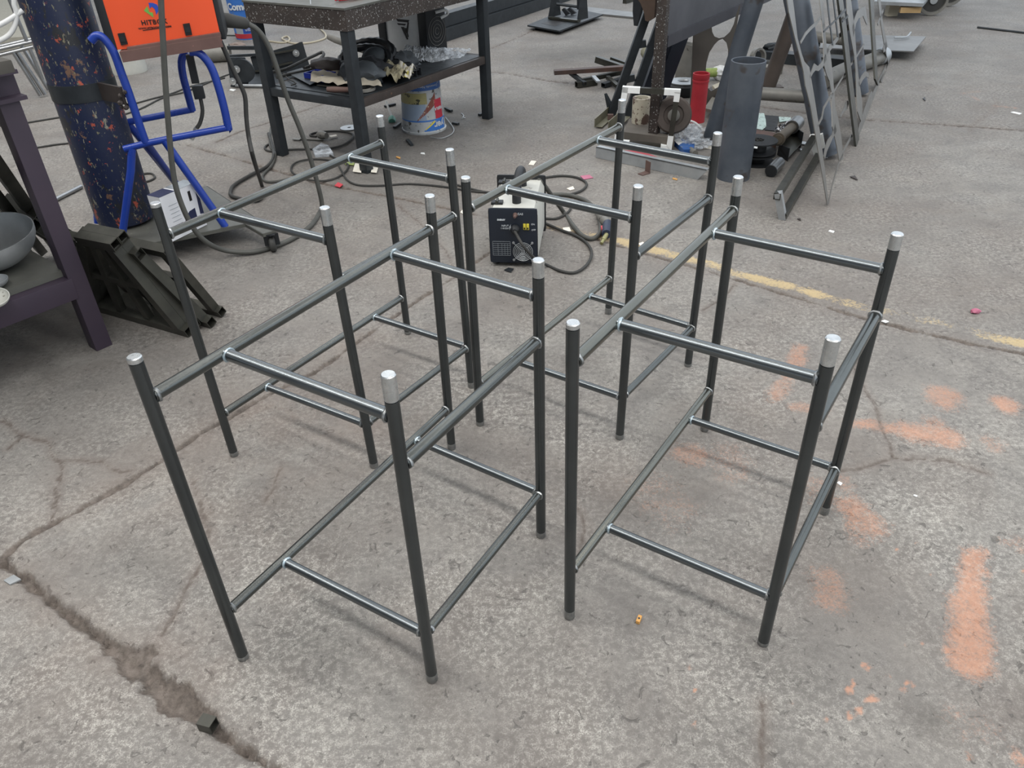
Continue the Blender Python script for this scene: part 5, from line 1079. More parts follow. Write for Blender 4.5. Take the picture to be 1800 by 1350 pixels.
cable('thin cable on the floor right of the small welder, below the torch loop', [(0.1914, 3.5728, 0.007), (0.2468, 3.5676, 0.007), (0.2983, 3.6203, 0.007), (0.3268, 3.6914, 0.007), (0.3245, 3.7678, 0.007)], .006, 'rubber')
cable('dark cable on the floor reaching the left side of the small welder', [(-0.2702, 4.093, 0.006), (-0.1909, 4.0246, 0.006), (-0.129, 3.9762, 0.006), (-0.0773, 3.9461, 0.006)], .006, 'rubber')
t = thing('welding_torch', 'grey welding torch with a red trigger on the floor right of the small welder', 'torch', (0.4636, 3.4198, 0))
a, b, c_ = Vector((0.448, 3.5786, 0.03)), Vector((0.4797, 3.4288, 0.03)), Vector((0.4594, 3.3057, 0.03))
q = MB(); q.lathe([(0, 0), (.014, 0), (.020, .2), (.024, .7), (.022, 1), (0, 1)], a, b, 14); part('handle', q, 'grey_pipe', t)
q = MB(); q.lathe([(0, 0), (.022, 0), (.026, .5), (.022, 1), (0, 1)], b, c_, 14); hb = part('head', q, mat('blue_black_plastic', '#20283a', '#2b344a', rough=.5), t)
q = MB(); q.box(Vector((0.4473, 3.3601, 0.035)), (.012, .045, .014), None, .003); part('trigger', q, 'red_dot', t, label='red trigger')
q = MB(); q.lathe([(0, 0), (.011, 0), (.011, .6), (.008, .65), (.008, 1), (0, 1)], c_, Vector((0.4298, 3.2481, 0.012)), 12); part('nozzle', q, mat('brass', '#8d8a63', '#a6a279', rough=.35, metal=.8), t)
litter('paper_scrap', 'small white paper on the floor behind the small floor welder', 'paper', [(0.1414, 4.3782, 0.004), (0.1703, 4.3652, 0.004), (0.1898, 4.4322, 0.004), (0.1606, 4.4454, 0.004)], 'paper')
litter('paper_scrap', 'white paper bit right of the welder, inside the thin cable loop', 'paper', [(0.3294, 3.977, 0.004), (0.3454, 3.9502, 0.004), (0.3708, 3.9644, 0.004), (0.3654, 4.0072, 0.004)], 'paper')
litter('paper_scrap', 'white paper square on the yellow line right of the small welder', 'paper', [(0.2696, 3.4617, 0.004), (0.2715, 3.4147, 0.004), (0.3068, 3.4181, 0.004), (0.3026, 3.4655, 0.004)], 'paper')
litter('candy_wrapper', 'flat pink and white wrapper on the floor behind the small welder', 'wrapper', [(0.4194, 4.1599, 0.004), (0.4329, 4.1046, 0.004), (0.4881, 4.1256, 0.004), (0.4711, 4.1726, 0.004)], 'pink')
litter('paper_scrap', 'white scrap on the yellow line beside the rear right tube frame leg', 'paper', [(0.5992, 3.251, 0.004), (0.6072, 3.2195, 0.004), (0.6299, 3.2483, 0.004), (0.6226, 3.2676, 0.004)], 'paper')
litter('paper_scrap', 'white scrap on the floor left of the small welder', 'paper', [(-0.2289, 3.6997, 0.004), (-0.211, 3.6758, 0.004), (-0.2035, 3.7122, 0.004), (-0.2213, 3.7289, 0.004)], 'paper')
litter('steel_offcut', 'dark thin offcut at the front foot of the small welder', 'offcut', [(-0.0163, 3.0303, 0.006), (0.0128, 3.006, 0.006), (0.0257, 3.0379, 0.006), (0.0038, 3.0508, 0.006)], 'dark_steel')

# ------------------------------------------------------------------ long beams on the floor behind
a0, a1 = Vector((-0.9066, 7.3356, 0)), Vector((2.0167, 11.9666, 0)); bd = (a1-a0).normalized(); bnn = Vector((-bd.y, bd.x, 0))
tag(part('steel_beam', MB().rhs(a0+bnn*.055+UPV*.056, a1+bnn*.055+UPV*.056, .11, .11), 'dark_steel', loc=a0), 'long dark box beam on the floor behind the black table, front lower one', 'beam', None, 'thing')
tag(part('steel_beam', MB().rhs(a0+bnn*.10+UPV*.172, a1+bnn*.10+UPV*.172, .11, .11), 'dark_steel', loc=a0+UPV*.117), 'long dark box beam stacked on top of the front lower beam', 'beam', None, 'thing')
tag(part('steel_beam', MB().rhs(a0+bnn*.34+UPV*.056, a1+bnn*.34+UPV*.056, .11, .11), 'dark_steel', loc=a0+bnn*.3), 'long dark box beam on the floor behind the stacked pair', 'beam', None, 'thing')

# ------------------------------------------------------------------ hinged base plate, centre top
bp = [(0.2859, 8.4153, 0.045), (0.5805, 8.063, 0.045), (1.098, 8.8642, 0.045), (0.792, 9.3586, 0.045)]
t = thing('hinged_fixture', 'dark hinged machine base plate with two gusset brackets, near the top centre', 'machine part', (0.6404, 8.7344, 0))
m = MB(); m.prism(bp, (0, 0, -.014)); part('base_plate', m, 'dark_steel', t)
for k, (u, v) in enumerate(((.15, .12), (.85, .12), (.85, .88), (.15, .88))):
    c = (Vector(bp[0])*(1-u)+Vector(bp[1])*u)*(1-v)+(Vector(bp[3])*(1-u)+Vector(bp[2])*u)*v; c.z = 0
    m = MB(); m.lathe([(0, 0), (.025, 0), (.025, .031), (0, .031)], c, c+UPV, 10, True); part('foot', m, 'black', t)
for L in ([(0.5127, 8.7762, 0.0408), (0.6365, 8.7682, 0.0704), (0.6243, 8.769, 0.1832), (0.5948, 8.7709, 0.2947), (0.5659, 8.7728, 0.2954)], [(0.7898, 8.4967, 0.0511), (0.8917, 8.4867, 0.0756), (0.8764, 8.4882, 0.2421), (0.8516, 8.4906, 0.3444), (0.8293, 8.4928, 0.3448)]):
    m = MB(); m.prism(L, (.012, .006, 0)); part('gusset', m, 'dark_steel', t)
m = MB(); m.bar((0.5253, 8.6895, 0.06), (0.8074, 8.4398, 0.06), .05, .02); part('hinge_bar', m, 'rhs', t)
m = MB(); m.tube([(0.5953, 8.6887, 0.1855), (0.8153, 8.6711, 0.1545)], .014, 8); part('tie_rod', m, 'dark_steel', t)
m = MB(); m.bar(*[(0.8174, 8.6552, 0.2719), (0.82, 8.655, 0.1356)], .05, .03, (1, 0, 0)); part('post', m, 'dark_steel', t)
for k in (0, 1):
    m = MB(); m.prism([Vector(p)+Vector((.06*k, .02*k, 0)) for p in [(0.7043, 8.8769, 0.0452), (0.6623, 8.8802, 0.1006), (0.6859, 8.8783, 0.1164), (0.7517, 8.873, 0.0607)]], (.015, .01, 0)); part('clamp_jaw', m, 'black', t)
hl = [(0.4316, 8.4719, 0.0462), (0.5686, 8.6343, 0.0462), (0.6852, 8.4837, 0.0462), (0.552, 8.2956, 0.0462)]; m = MB(); m.prism(hl, (0, 0, -.001)); part('recess_shade', m, 'ink', t, label='flat black patch painting the shade of an opening')  # thin black sheet on the plate, painted shade instead of a cut opening
fp_ = [(0.7164, 9.3517, 0.02), (1.4163, 8.7842, 0.02), (1.486, 9.0437, 0.02), (0.8086, 9.7124, 0.02)]; tag(part('steel_sheet', MB().prism(fp_, (0, 0, -.018)), 'plate_grey', loc=fp_[0]), 'pale flat steel strip on the floor behind the hinged base plate', 'plate')
ga, gb = Vector((1.4537, 9.7671, 0.02)), Vector((1.6166, 9.9772, 0.02)); tag(part('steel_offcut', MB().bar(ga, gb, .05, .04), 'rhs', loc=ga), 'small dark block on the floor at the top edge, left of the brown apron', 'offcut')

# ------------------------------------------------------------------ scrap bars heap
def sbar(label, p, q, w=.035, h=.03, m_='rhs', hollow=True):
    p, q = Vector(p), Vector(q); m = MB()
    (m.rhs if hollow else m.bar)(p, q, w, h)
    return tag(part('scrap_bar', m, m_, loc=(p+q)/2), label, 'scrap bar')
sbar('long rust-orange slat lying across the scrap heap', (0.4084, 6.1971, 0.09), (0.9579, 6.2145, 0.1), .06, .03, mat('rusty_slat', '#2f2c2b', '#5a4036', rough=.6, scale=6), False)
sbar('square tube on top of the scrap heap with its open end to the left', (0.7564, 6.4451, 0.12), (1.0066, 6.2935, 0.06), .045, .045)
sbar('second square tube behind the topmost one on the scrap heap', (0.8788, 6.5202, 0.1), (1.0478, 6.4471, 0.05), .04, .04)
sbar('short square tube lowest and nearest in the scrap heap', (0.5681, 6.075, 0.022), (0.7257, 6.1386, 0.022), .045, .04)
sbar('thin dark bar slanting down under the rusty slat', (0.5389, 6.2471, 0.07), (0.6316, 6.0667, 0.03), .03, .025, 'dark_steel')
sbar('long thin square tube running right under the rusty slat', (0.6102, 6.1146, 0.04), (0.9649, 6.3071, 0.05), .03, .03)
sbar('pale short flat piece lying across the thin tube in the scrap heap', (0.6974, 6.0922, 0.075), (0.7186, 5.9368, 0.07), .03, .012, 'galv', False)
sbar('slanting dark bar at the right end of the scrap heap', (0.818, 6.1899, 0.04), (0.8646, 5.9476, 0.03), .03, .025)
sbar('dark tubes end piece behind the leaning channel', (0.7659, 6.0372, 0.02), (0.9783, 6.2089, 0.03), .04, .03, 'dark_steel')
m = MB(); m.prism([(0.6809, 5.2923, 0.148), (0.7166, 5.2875, 0), (0.7384, 5.2846, 0.0188), (0.7128, 5.288, 0.093)], (.02, .02, 0)); tag(part('toothed_scrap', m, 'dark_steel', loc=(0.709, 5.2885, 0)), 'dark toothed scrap blade at the foot of the leaning channel', 'scrap')

# ------------------------------------------------------------------ heavy fabricated beam on legs
L0, L1 = Vector((0.9556, 4.8434, 0.55)), Vector((1.8685, 6.1335, 0.55)); ld = (L1-L0); ld.z = 0; ld.normalize(); ln_ = Vector((-ld.y, ld.x, 0))
lb = Vector((0.9166, 4.7017, 0.075))
hb = thing('heavy_trestle', 'heavy grey steel beam on spattered legs with a leather apron hung at its end', 'trestle', (lb.x, lb.y, .075))
P0 = lb.copy(); P0.z = .55; 
m = MB(); m.bar(P0-ld*.01+ln_*.0+UPV*.30, P0+ld*6.4+UPV*.30, .07, .60); part('web', m, mat('dark_grey_plate', '#4a4c52', '#5a5b60', rough=.5, metal=.2, scale=5), hb)
m = MB(); m.bar(P0-ld*.01-ln_*.042+UPV*.03, P0+ld*6.4-ln_*.042+UPV*.03, .014, .06); part('lower_flange', m, mat('dark_grey_flange', '#3d3e45', '#4a4a50', rough=.5, metal=.2, scale=5), hb)
for s_ in (0, 6.2):
    m = MB(); p = P0+ld*(s_-.045)-ln_*.02; m.bar(Vector((p.x, p.y, .075 if s_ == 0 else 0)), p+UPV*.7, .058, .045, ld, bev=.003); part('leg', m, 'spatter_steel' if s_ == 0 else 'brown_steel', hb, label='leg speckled with weld spatter' if s_ == 0 else None)
ap = [(0.8222, 5.1591, 0.8488), (0.8387, 5.1562, 0.7381), (0.8642, 5.1518, 0.7067), (0.8876, 5.1476, 0.6562), (0.8973, 5.1459, 0.6116), (0.9147, 5.1429, 0.6051), (0.9504, 5.1366, 0.6273), (0.95, 5.1367, 0.7248), (0.9476, 5.1371, 0.8474)]
m = MB(); v0 = Vector((.0, .0, 0)); m.prism([Vector(p) for p in ap], (.02, .03, 0)); tag(part('leather_apron', m, 'cloth', loc=ap[4]), 'brown leather apron hanging at the left end of the heavy grey beam', 'apron')
m = MB(); m.prism([(0.9042, 5.6961, 0.7137), (0.9048, 5.696, 0.5759), (0.9174, 5.6938, 0.4875), (0.9402, 5.6898, 0.4839), (0.9675, 5.685, 0.6449)], (.02, .02, 0)); tag(part('dark_jacket', m, 'black_cloth', loc=ap[0]), 'dark cloth hanging behind the brown leather apron', 'cloth')
# base block under the leg
bb = [(0.7323, 4.6898, 0.075), (1.008, 4.5337, 0.075), (1.052, 4.8144, 0.075), (0.804, 4.9691, 0.075)]
m = MB(); m.prism(bb, (0, 0, -.074)); tag(part('base_block', m, mat('oily_brown_base', '#4d4843', '#635e57', rough=.75, scale=7), loc=(bb[0][0], bb[0][1], 0)), 'low oily brown block under the spattered trestle leg', 'block')
m = MB(); m.tube([(0.7702, 4.7646, 0.02), (0.7782, 4.7898, 0.005), (0.7974, 4.7761, 0.005), (0.796, 4.773, 0.02)], .004, 6); tag(part('wire_staple', m, 'bright', loc=(0.7896, 4.7933, -0)), 'small bright U-shaped wire on the front of the low brown block', 'wire')
# dark channels leaning on the beam
def lean(label, L, cross, wdt, base, m_='dark_steel'):
    t = thing('leaning_channel', label, 'channel', (0.7919, 5.2778, 0) if base == 0 else (0.9714, 5.3224, 0), None)
    for p, q in L: part('side_bar', MB().bar(p, q, wdt, wdt*.8, (0, -1, 0), bev=.003), m_, t)
    for p, q in cross: part('rung', MB().bar(p, q, wdt*.8, wdt*.6, (0, -1, 0)), m_, t)
    return t
la = [(0.7297, 5.2737, 0.0109), (0.9397, 5.2422, 0.6844), (0.835, 5.2579, 0.0003), (1.0137, 5.231, 0.6129), (0.8676, 5.253, 0.4519), (0.9306, 5.2435, 0.4616), (0.8076, 5.262, 0.2408), (0.8721, 5.2523, 0.2549)]
lean('pair of dark steel channels joined by rungs, leaning left of the spattered leg', [(la[0], la[1]), (la[2], la[3])], [(la[4], la[5]), (la[6], la[7])], .052, 0)
lc = [(0.9561, 5.4387, -0.0161), (1.1208, 5.4081, 0.5468), (1.0522, 5.4209, 0.0235), (1.2003, 5.3934, 0.5298), (1.0001, 5.4305, 0.1207), (1.0744, 5.4167, 0.1289)]
lean('pair of dark steel channels leaning behind the spattered leg, farther right', [(lc[0], lc[1]), (lc[2], lc[3])], [(lc[4], lc[5])], .085, 1, 'navy_panel')
ra, rb_ = Vector((0.7318, 5.1779, 0.03)), Vector((0.6949, 5.1827, 0.03)); m = MB(); m.bar(ra, rb_, .03, .03); tag(part('scrap_hook', m, 'rust', loc=ra), 'rusty lug at the foot of the leaning channels', 'lug')
# angle irons left of the base block
for L, lab in (([(0.6184, 5.0317, 0.01), (0.7614, 5.3409, 0.01)], 'olive-grey angle iron lying left of the low brown block, outer one'), ([(0.6928, 4.9271, 0.02), (0.8258, 5.2016, 0.02)], 'olive-grey angle iron lying against the low brown block')):
    a, b = Vector(L[0]), Vector(L[1]); m = MB(); m.bar(a, b, .05, .005); m.bar(a+UPV*.025-Vector((.025, 0, 0)), b+UPV*.025-Vector((.025, 0, 0)), .005, .055)
    tag(part('angle_iron', m, mat('olive_grey_steel', '#6d6b5d', '#85826f', rough=.5, metal=.3), loc=a), lab, 'angle iron')
# cream rusty collar, wheel, tyre on and behind the block
c = Vector((0.8606, 4.8264, 0.075)); c = c+Vector((0, .05, 0)); t = thing('pipe_collar', 'rusty cream painted pipe collar standing on the low brown block', 'collar', c)
m = MB(); m.lathe([(.040, 0), (.056, 0), (.056, .15), (.040, .15), (.040, 0)], c, c+UPV, 32, True); part('shell', m, 'chipped_cream', t)
c = Vector((1.0119, 4.5882, 0.075)); c = c+Vector((0, .05, .105)); ax = Vector((-.18, -1, .22)).normalized()
t = thing('grinding_wheel', 'brown grinding wheel standing on edge beside the spattered trestle leg', 'wheel', (c.x, c.y, .075))
m = MB(); m.lathe([(0, -.03), (.095, -.03), (.105, -.02), (.105, .02), (.095, .03), (.06, .03), (.055, .022), (0, .022)], c, c+ax, 36, True); part('wheel', m, mat('dusty_brown_wheel', '#433c38', '#574f4a', rough=.75, scale=8), t)
m = MB(); m.lathe([(0, .02), (.035, .02), (.035, .045), (.02, .05), (0, .05)], c, c+ax, 20, True); part('hub', m, 'grey_pipe', t)
c = Vector((1.3139, 5.7769, 0)); t = thing('tyre_wheel', 'black wheel lying flat with a pale rim, behind the red tube', 'wheel', c)
m = MB(); m.lathe([(0, 0), (.10, 0), (.115, .02), (.115, .07), (.10, .085), (0, .085)], c, c+UPV, 30, True); part('tyre', m, 'black', t)
m = MB(); m.lathe([(.04, .086), (.105, .086), (.108, .094), (.045, .096), (.04, .086)], c, c+UPV, 30, True); part('rim', m, 'galv', t)
c = Vector((1.3916, 6.2037, 0)); tag(part('cast_vessel', MB().lathe([(.03, 0), (.05, .0), (.075, .08), (.06, .16), (.075, .26), (.07, .26), (.05, .16), (.065, .08), (.03, .01)], c, c+UPV+Vector((.2, 0, 0)), 20, True), 'grey_pipe', loc=c), 'grey waisted metal vessel behind the black wheel', 'vessel')
c = Vector((1.2316, 6.9165, 0)); p2 = Vector((1.2803, 6.4102, 0.05)); tag(part('timber_log', MB().tube([c+UPV*.06, p2], .05, 10), mat('weathered_timber', '#6c6a58', '#85816c', rough=.85), loc=c), 'weathered round timber on the floor behind the leaning channels', 'timber')
tag(part('timber_plank', MB().bar((1.0887, 6.2507, 0.05), (1.2878, 6.5272, 0.05), .06, .05), 'tan', loc=(1.1984, 6.5716, 0)), 'pale plank lying behind the leaning channels', 'plank')
# red tube
c = Vector((1.2577, 5.0616, 0)); cd = Vector((c.x, c.y, 0)).normalized(); c = c+cd*.045; t = thing('red_tube', 'red painted tube standing upright left of the big steel pipe', 'tube', c)
m = MB(); m.lathe([(.046, .0), (.050, 0), (.050, .25), (.046, .25), (.046, .0)], c, c+UPV, 32, True); part('body', m, 'red', t)
m = MB(); m.lathe([(.045, .25), (.053, .25), (.053, .262), (.050, .264), (.053, .268), (.053, .30), (.049, .302), (.045, .30), (.045, .25)], c, c+UPV, 32, True); part('collar', m, 'red', t)
# laser-cut plate with oval openings
fo, fnn = ((1.38, 5.4797, 0), (-0.2442, -0.9697, 0))
fx = Vector((-fnn[1], fnn[0], 0)); fo = Vector(fo)
def onp(L): return [((Vector(p)-fo).dot(fx), p[2]) for p in L]
outer = onp([(1.2798, 5.5049, 0.5251), (1.3988, 5.475, 0.567), (1.3943, 5.4761, 0.5124), (1.4024, 5.4741, 0.4711), (1.4197, 5.4697, 0.4435), (1.4492, 5.4623, 0.4334), (1.4801, 5.4545, 0.4408), (1.5115, 5.4466, 0.4723), (1.53, 5.4419, 0.5205), (1.5366, 5.4403, 0.5781), (1.5551, 5.4356, 0.6482), (1.55, 5.4369, 0.5275), (1.5464, 5.4378, 0.3893), (1.5508, 5.4367, 0.2105), (1.5462, 5.4379, 0.0393), (1.4813, 5.4542, -0.0391), (1.3071, 5.4981, -0.0216), (1.2931, 5.5016, 0.2779)])
hole = onp([(1.4708, 5.4568, 0.4302), (1.4984, 5.4499, 0.4061), (1.5145, 5.4458, 0.3606), (1.5196, 5.4445, 0.2895), (1.5184, 5.4448, 0.2097), (1.4981, 5.45, 0.1356), (1.4366, 5.4655, 0.0966), (1.3958, 5.4757, 0.133), (1.3872, 5.4779, 0.2142), (1.3875, 5.4778, 0.2797), (1.3985, 5.475, 0.3445), (1.4252, 5.4683, 0.3945), (1.4472, 5.4628, 0.4194)])
tag(plate2d('cutout_plate', outer, [hole[::-1]], fo, fx, UPV, .008, mat('brown_grey_plate', '#56534f', '#64605b', rough=.5, metal=.3, scale=4)), 'grey steel plate with oval cut-outs standing behind the red tube', 'plate')

# ------------------------------------------------------------------ big steel pipe
c = Vector((1.2148, 3.9819, 0)); cd = Vector((c.x, c.y, 0)).normalized(); c = c+cd*.083; 
tag(part('steel_pipe', MB().lathe([(.079, 0), (.0865, 0), (.0865, .598), (.0845, .600), (.081, .600), (.079, .598), (.079, 0)], c, c+UPV, 48, True), 'blue_steel', loc=c), 'thick blue-grey steel pipe standing on end behind the right rear tube frame', 'pipe')

# ------------------------------------------------------------------ pipe sawhorse
sh = thing('pipe_sawhorse', 'sawhorse of thick rolled steel pipes on the right, the scroll panels leaning on it', 'sawhorse', (1.8904, 5.007, 0))
mA = Vector((1.5636, 4.5164, 0)); mB = Vector((2.2408, 5.7192, 0))
def up_at(u, v, base): return base
apA = Vector((1.5636, 4.5164, 1.17))-Vector((.11, -.05, 0)); apB = Vector((2.2408, 5.7192, 1.17))-Vector((.07, -.04, 0))
LG = [((1.2751, 4.7241, 0), apA, 'blue_steel'), ((1.853, 4.3385, 0), apA, 'blue_steel'), ((1.9677, 5.8943, 0), apB, 'rust_pipe'), ((2.5233, 5.5758, 0), apB, 'blue_steel')]
for (p, q, m_), rr in zip(LG, (.051, .064, .053, .058)):
    p = Vector(p); m = MB(); m.pipe(p+(q-p)*.01, q, rr, rr-.006, 28); part('leg', m, m_, sh)
m = MB(); m.pipe(lerp(LG[0][0], apA, .25), lerp(LG[1][0], apA, .27), .036, .032, 20); part('brace', m, 'grey_pipe', sh)
m = MB(); m.pipe(lerp(LG[2][0], apB, .32), lerp(LG[3][0], apB, .30), .036, .032, 20); part('brace', m, 'grey_pipe', sh)
td = (apB-apA).normalized(); m = MB(); m.pipe(apA-td*.2, apB+td*.2, .055, .05, 24); part('top_pipe', m, 'blue_steel', sh)
p = Vector(LG[2][0]); m = MB(); m.box((p.x, p.y, .004), (.20, .10, .006)); part('foot_plate', m, 'rust_pipe', sh)

# ------------------------------------------------------------------ laser-cut scroll panels leaning on the sawhorse
PAo, PXl, PUp = Vector((1.5951, 3.6164, 0)), Vector((0.4593, 0.8883, 0)), Vector((-0.3009, 0.1556, 0.9409)); PN = PXl.cross(PUp)
PXl.normalize()
def band_mb(m, pts, th=.004, off=0.0):
    """flat strip of sheet in the panel plane; pts = (x, up, half width along the sheet)"""
    P = [(Vector((a, b)), w) for a, b, w in pts]; left, right = [], []
    for i, (p, w) in enumerate(P):
        d = (P[min(i+1, len(P)-1)][0]-P[max(i-1, 0)][0]).normalized(); n = Vector((-d.y, d.x))
        ww = max(.004, w*max(.25, abs(n.x))); left.append(p+n*ww); right.append(p-n*ww)
    def W(v): return PAo+PXl*v.x+PUp*v.y+PN*off
    for i in range(len(P)-1):
        q = [W(left[i]), W(right[i]), W(right[i+1]), W(left[i+1])]
        m.prism(q, PN*th)
    return m
def scroll_panel(label, name, groups, off):
    x, y = groups[0][1][-1][0], 0
    t = thing(name, label, 'metal panel', PAo+PXl*x, 'scroll-cut panels leaning on the sawhorse')
    for nm, pts in groups: part(nm, band_mb(MB(), pts, .012 if nm == 'frame_bar' else .004, off), 'rhs' if nm == 'frame_bar' else 'laser', t)
    return t
scroll_panel('nearest scroll-cut sheet panel, its pointed corner touching the floor', 'scroll_panel', [
 ('edge_strip', [(-0.0383, 1.0452, 0.068), (-0.0605, 0.9302, 0.0622), (-0.0587, 0.8084, 0.0252), (-0.0251, 0.7268, 0.0259), (-0.0018, 0.676, 0.0397), (0.0373, 0.6231, 0.0891), (0.0525, 0.4999, 0.063), (0.0462, 0.3368, 0.0574), (0.0259, 0.1728, 0.0437), (-0.0087, 0.0093, 0.0147)]),
 ('edge_strip', [(0.7459, 0.8701, 0.052), (0.6906, 0.7518, 0.0431), (0.6321, 0.6481, 0.0428), (0.6278, 0.591, 0.1223), (0.6458, 0.5345, 0.106), (0.6529, 0.4674, 0.0621), (0.6347, 0.3965, 0.0444), (0.5963, 0.3455, 0.053), (0.5639, 0.2624, 0.1072), (0.5854, 0.1471, 0.0912), (0.5639, 0.052, 0.0733)]),
 ('scroll', [(0.0157, 0.7792, 0.0196), (0.1709, 0.7905, 0.0278), (0.3212, 0.7894, 0.0296), (0.4758, 0.7836, 0.0316), (0.651, 0.7868, 0.0252)]),
 ('scroll', [(0.0858, 0.6068, 0.0277), (0.1801, 0.6148, 0.0359), (0.256, 0.6196, 0.0671), (0.3363, 0.5938, 0.0463), (0.4795, 0.5851, 0.049), (0.6112, 0.5946, 0.0687)]),
 ('scroll', [(0.0753, 0.3787, 0.0214), (0.2247, 0.3794, 0.0266), (0.3118, 0.4048, 0.0274), (0.4724, 0.4042, 0.0291), (0.6575, 0.397, 0.0267)]),
 ('scroll', [(0.6575, 0.397, 0.0178), (0.933, 0.3932, 0.0197), (1.206, 0.3857, 0.0215), (1.5595, 0.3732, 0.0242), (2.1333, 0.361, 0.0288)]),
 ('scroll', [(0.107, 0.21, 0.0373), (0.1896, 0.2308, 0.0618), (0.2743, 0.2345, 0.0719), (0.4142, 0.2288, 0.0418), (0.5558, 0.2369, 0.089)]),
 ('scroll', [(0.6496, 0.6098, 0.052), (0.8583, 0.6038, 0.0467), (1.1823, 0.5974, 0.0419), (1.5852, 0.5767, 0.0722)]),
 ('leaf', [(0.7465, 0.2403, 0.0187), (0.8935, 0.2395, 0.0298), (1.0155, 0.2336, 0.0942), (1.095, 0.2331, 0.0426)]),
 ('lower_edge', [(0.0099, 0.0082, 0.0148), (0.1926, 0.0419, 0.0158), (0.5129, 0.0683, 0.0267), (0.7766, 0.0635, 0.0293), (1.0533, 0.0481, 0.0322)])], 0.0)
scroll_panel('second scroll-cut sheet panel with a solid foot, behind the nearest one', 'scroll_panel', [
 ('frame_bar', [(1.2549, 0.7793, 0.0845), (1.2299, 0.595, 0.0857), (1.1723, 0.3802, 0.0864), (1.1249, 0.1917, 0.0872), (1.0714, -0.0265, 0.0771)]),
 ('edge_strip', [(1.6456, 0.7368, 0.0967), (1.5941, 0.6288, 0.1209), (1.5832, 0.5297, 0.1094), (1.5606, 0.3972, 0.0486), (1.5256, 0.3004, 0.0486), (1.4788, 0.1705, 0.1231), (1.3625, 0.0586, 0.1203)]),
 ('scroll', [(1.5902, 0.5352, 0.122), (1.7829, 0.5695, 0.0768), (1.9517, 0.5795, 0.0945), (2.189, 0.5584, 0.1016), (2.3378, 0.5116, 0.1066), (2.3262, 0.4496, 0.0607)]),
 ('scroll', [(1.5258, 0.23, 0.0614), (1.7154, 0.2286, 0.0651), (1.8969, 0.2129, 0.0689), (2.0486, 0.1672, 0.0578)]),
 ('frame_bar', [(2.7301, 0.5763, 0.1181), (2.5818, 0.3849, 0.0988), (2.4569, 0.2109, 0.0972), (2.3501, 0.0503, 0.0798)]),
 ('leaf', [(1.4621, 0.0385, 0.0368), (1.6912, 0.0358, 0.0795), (1.9094, 0.04, 0.0992), (2.0965, 0.0398, 0.0445)])], .012)
scroll_panel('farthest scroll-cut sheet panel, thin curved strips at the right end', 'scroll_panel', [
 ('edge_strip', [(3.1474, 0.5144, 0.0943), (3.1098, 0.3327, 0.0757), (3.1591, 0.174, 0.0975), (3.2254, 0.0865, 0.0999), (3.2778, -0.0135, 0.0815)]),
 ('edge_strip', [(3.2778, -0.0135, 0.0815), (3.0055, -0.0248, 0.0571), (2.5723, -0.002, 0.0339)]),
 ('scroll', [(2.8364, 0.3597, 0.035), (3.0758, 0.3721, 0.0372), (3.3244, 0.3818, 0.0395)]),
 ('scroll', [(2.9737, 0.1462, 0.0744), (3.1137, 0.1439, 0.1164), (3.2485, 0.1348, 0.0798)])], .024)
sp_ = bpy.data.objects['scroll_panel.001']
m = MB(); m.prism([PAo+PXl*a+PUp*b+PN*.0125 for a, b in [(1.0585, -0.0364), (1.1578, 0.0175), (1.3349, 0.0376), (1.5625, 0.0405), (1.8062, 0.0435), (2.1211, 0.0298), (2.5208, 0.0225), (2.916, 0.0126), (3.1997, 0.0033), (3.156, -0.0585), (2.778, -0.1106), (2.3575, -0.1189), (1.8375, -0.0912), (1.3658, -0.0577)]], PN*.004); part('foot_sheet', m, 'laser', sp_)
gr = thing('wire_grille', 'thin dark wire grille behind the scroll-cut panels', 'grille', PAo+PXl*1.2)
for L in ([(0.675, 0.8677, 0.0175), (0.6383, 0.7486, 0.0177), (0.6151, 0.6397, 0.0177)], [(0.8731, 0.8384, 0.0189), (0.8464, 0.7417, 0.0191), (0.8196, 0.644, 0.0191)], [(0.414, 0.7445, 0.0161), (0.8291, 0.7272, 0.019), (1.2737, 0.714, 0.0222)], [(1.0565, 0.6823, 0.0206), (1.3005, 0.672, 0.0225)]):
    part('wire', band_mb(MB(), L, .004, .04), 'dark_steel', gr)

# ------------------------------------------------------------------ small tube frames on the floor
fa, fb = Vector((1.3223, 3.4631, 0)), Vector((1.7834, 4.3067, 0)); fd = (fb-fa).normalized(); fh = .135
t = thing('narrow_frame', 'narrow square-tube frame on its edge, leaning beside the pointed scroll panel', 'metal frame', (fa+fb)/2)
o = Vector((-.045, .0, 0)); w = .032
part('long_bar', MB().rhs(fa+UPV*w/2, fb+UPV*w/2, w, w), 'rhs', t); part('long_bar', MB().rhs(fa+UPV*(fh-w/2)+o, fb+UPV*(fh-w/2)+o, w, w), 'rhs', t)
for p, lab in ((fa, 'bright ground end bar'), (fb, 'white marked end bar')):
    e = part('end_bar', MB().bar(p+fd*w*.5+(o*0 if p is fa else o*-.45), p+fd*w*.5+UPV*fh+(o if p is fa else o*.8), w*(1.03 if p is fa else 2.2), w*1.03, fd), 'galv' if p is fa else 'white_paint', t, label=lab)
wf_ = [(0.7137, 4.6108, 0.3431), (1.0037, 4.5472, 0.3329), (0.9833, 4.5517, 0.0131), (0.6799, 4.6182, 0.0373)]; wf_ = [Vector(p) for p in wf_]
t = thing('window_stand', 'small square-tube frame with white painted corners standing before the spattered leg', 'metal frame', (wf_[2]+wf_[3])/2)
pr_ = [(0, 1), (1, 2), (2, 3), (3, 0)]; fnv = (wf_[1]-wf_[0]).cross(wf_[3]-wf_[0]).normalized()
for i, j in pr_: part('side_bar', MB().bar(wf_[i], wf_[j], .030, .030, fnv), 'rhs', t)
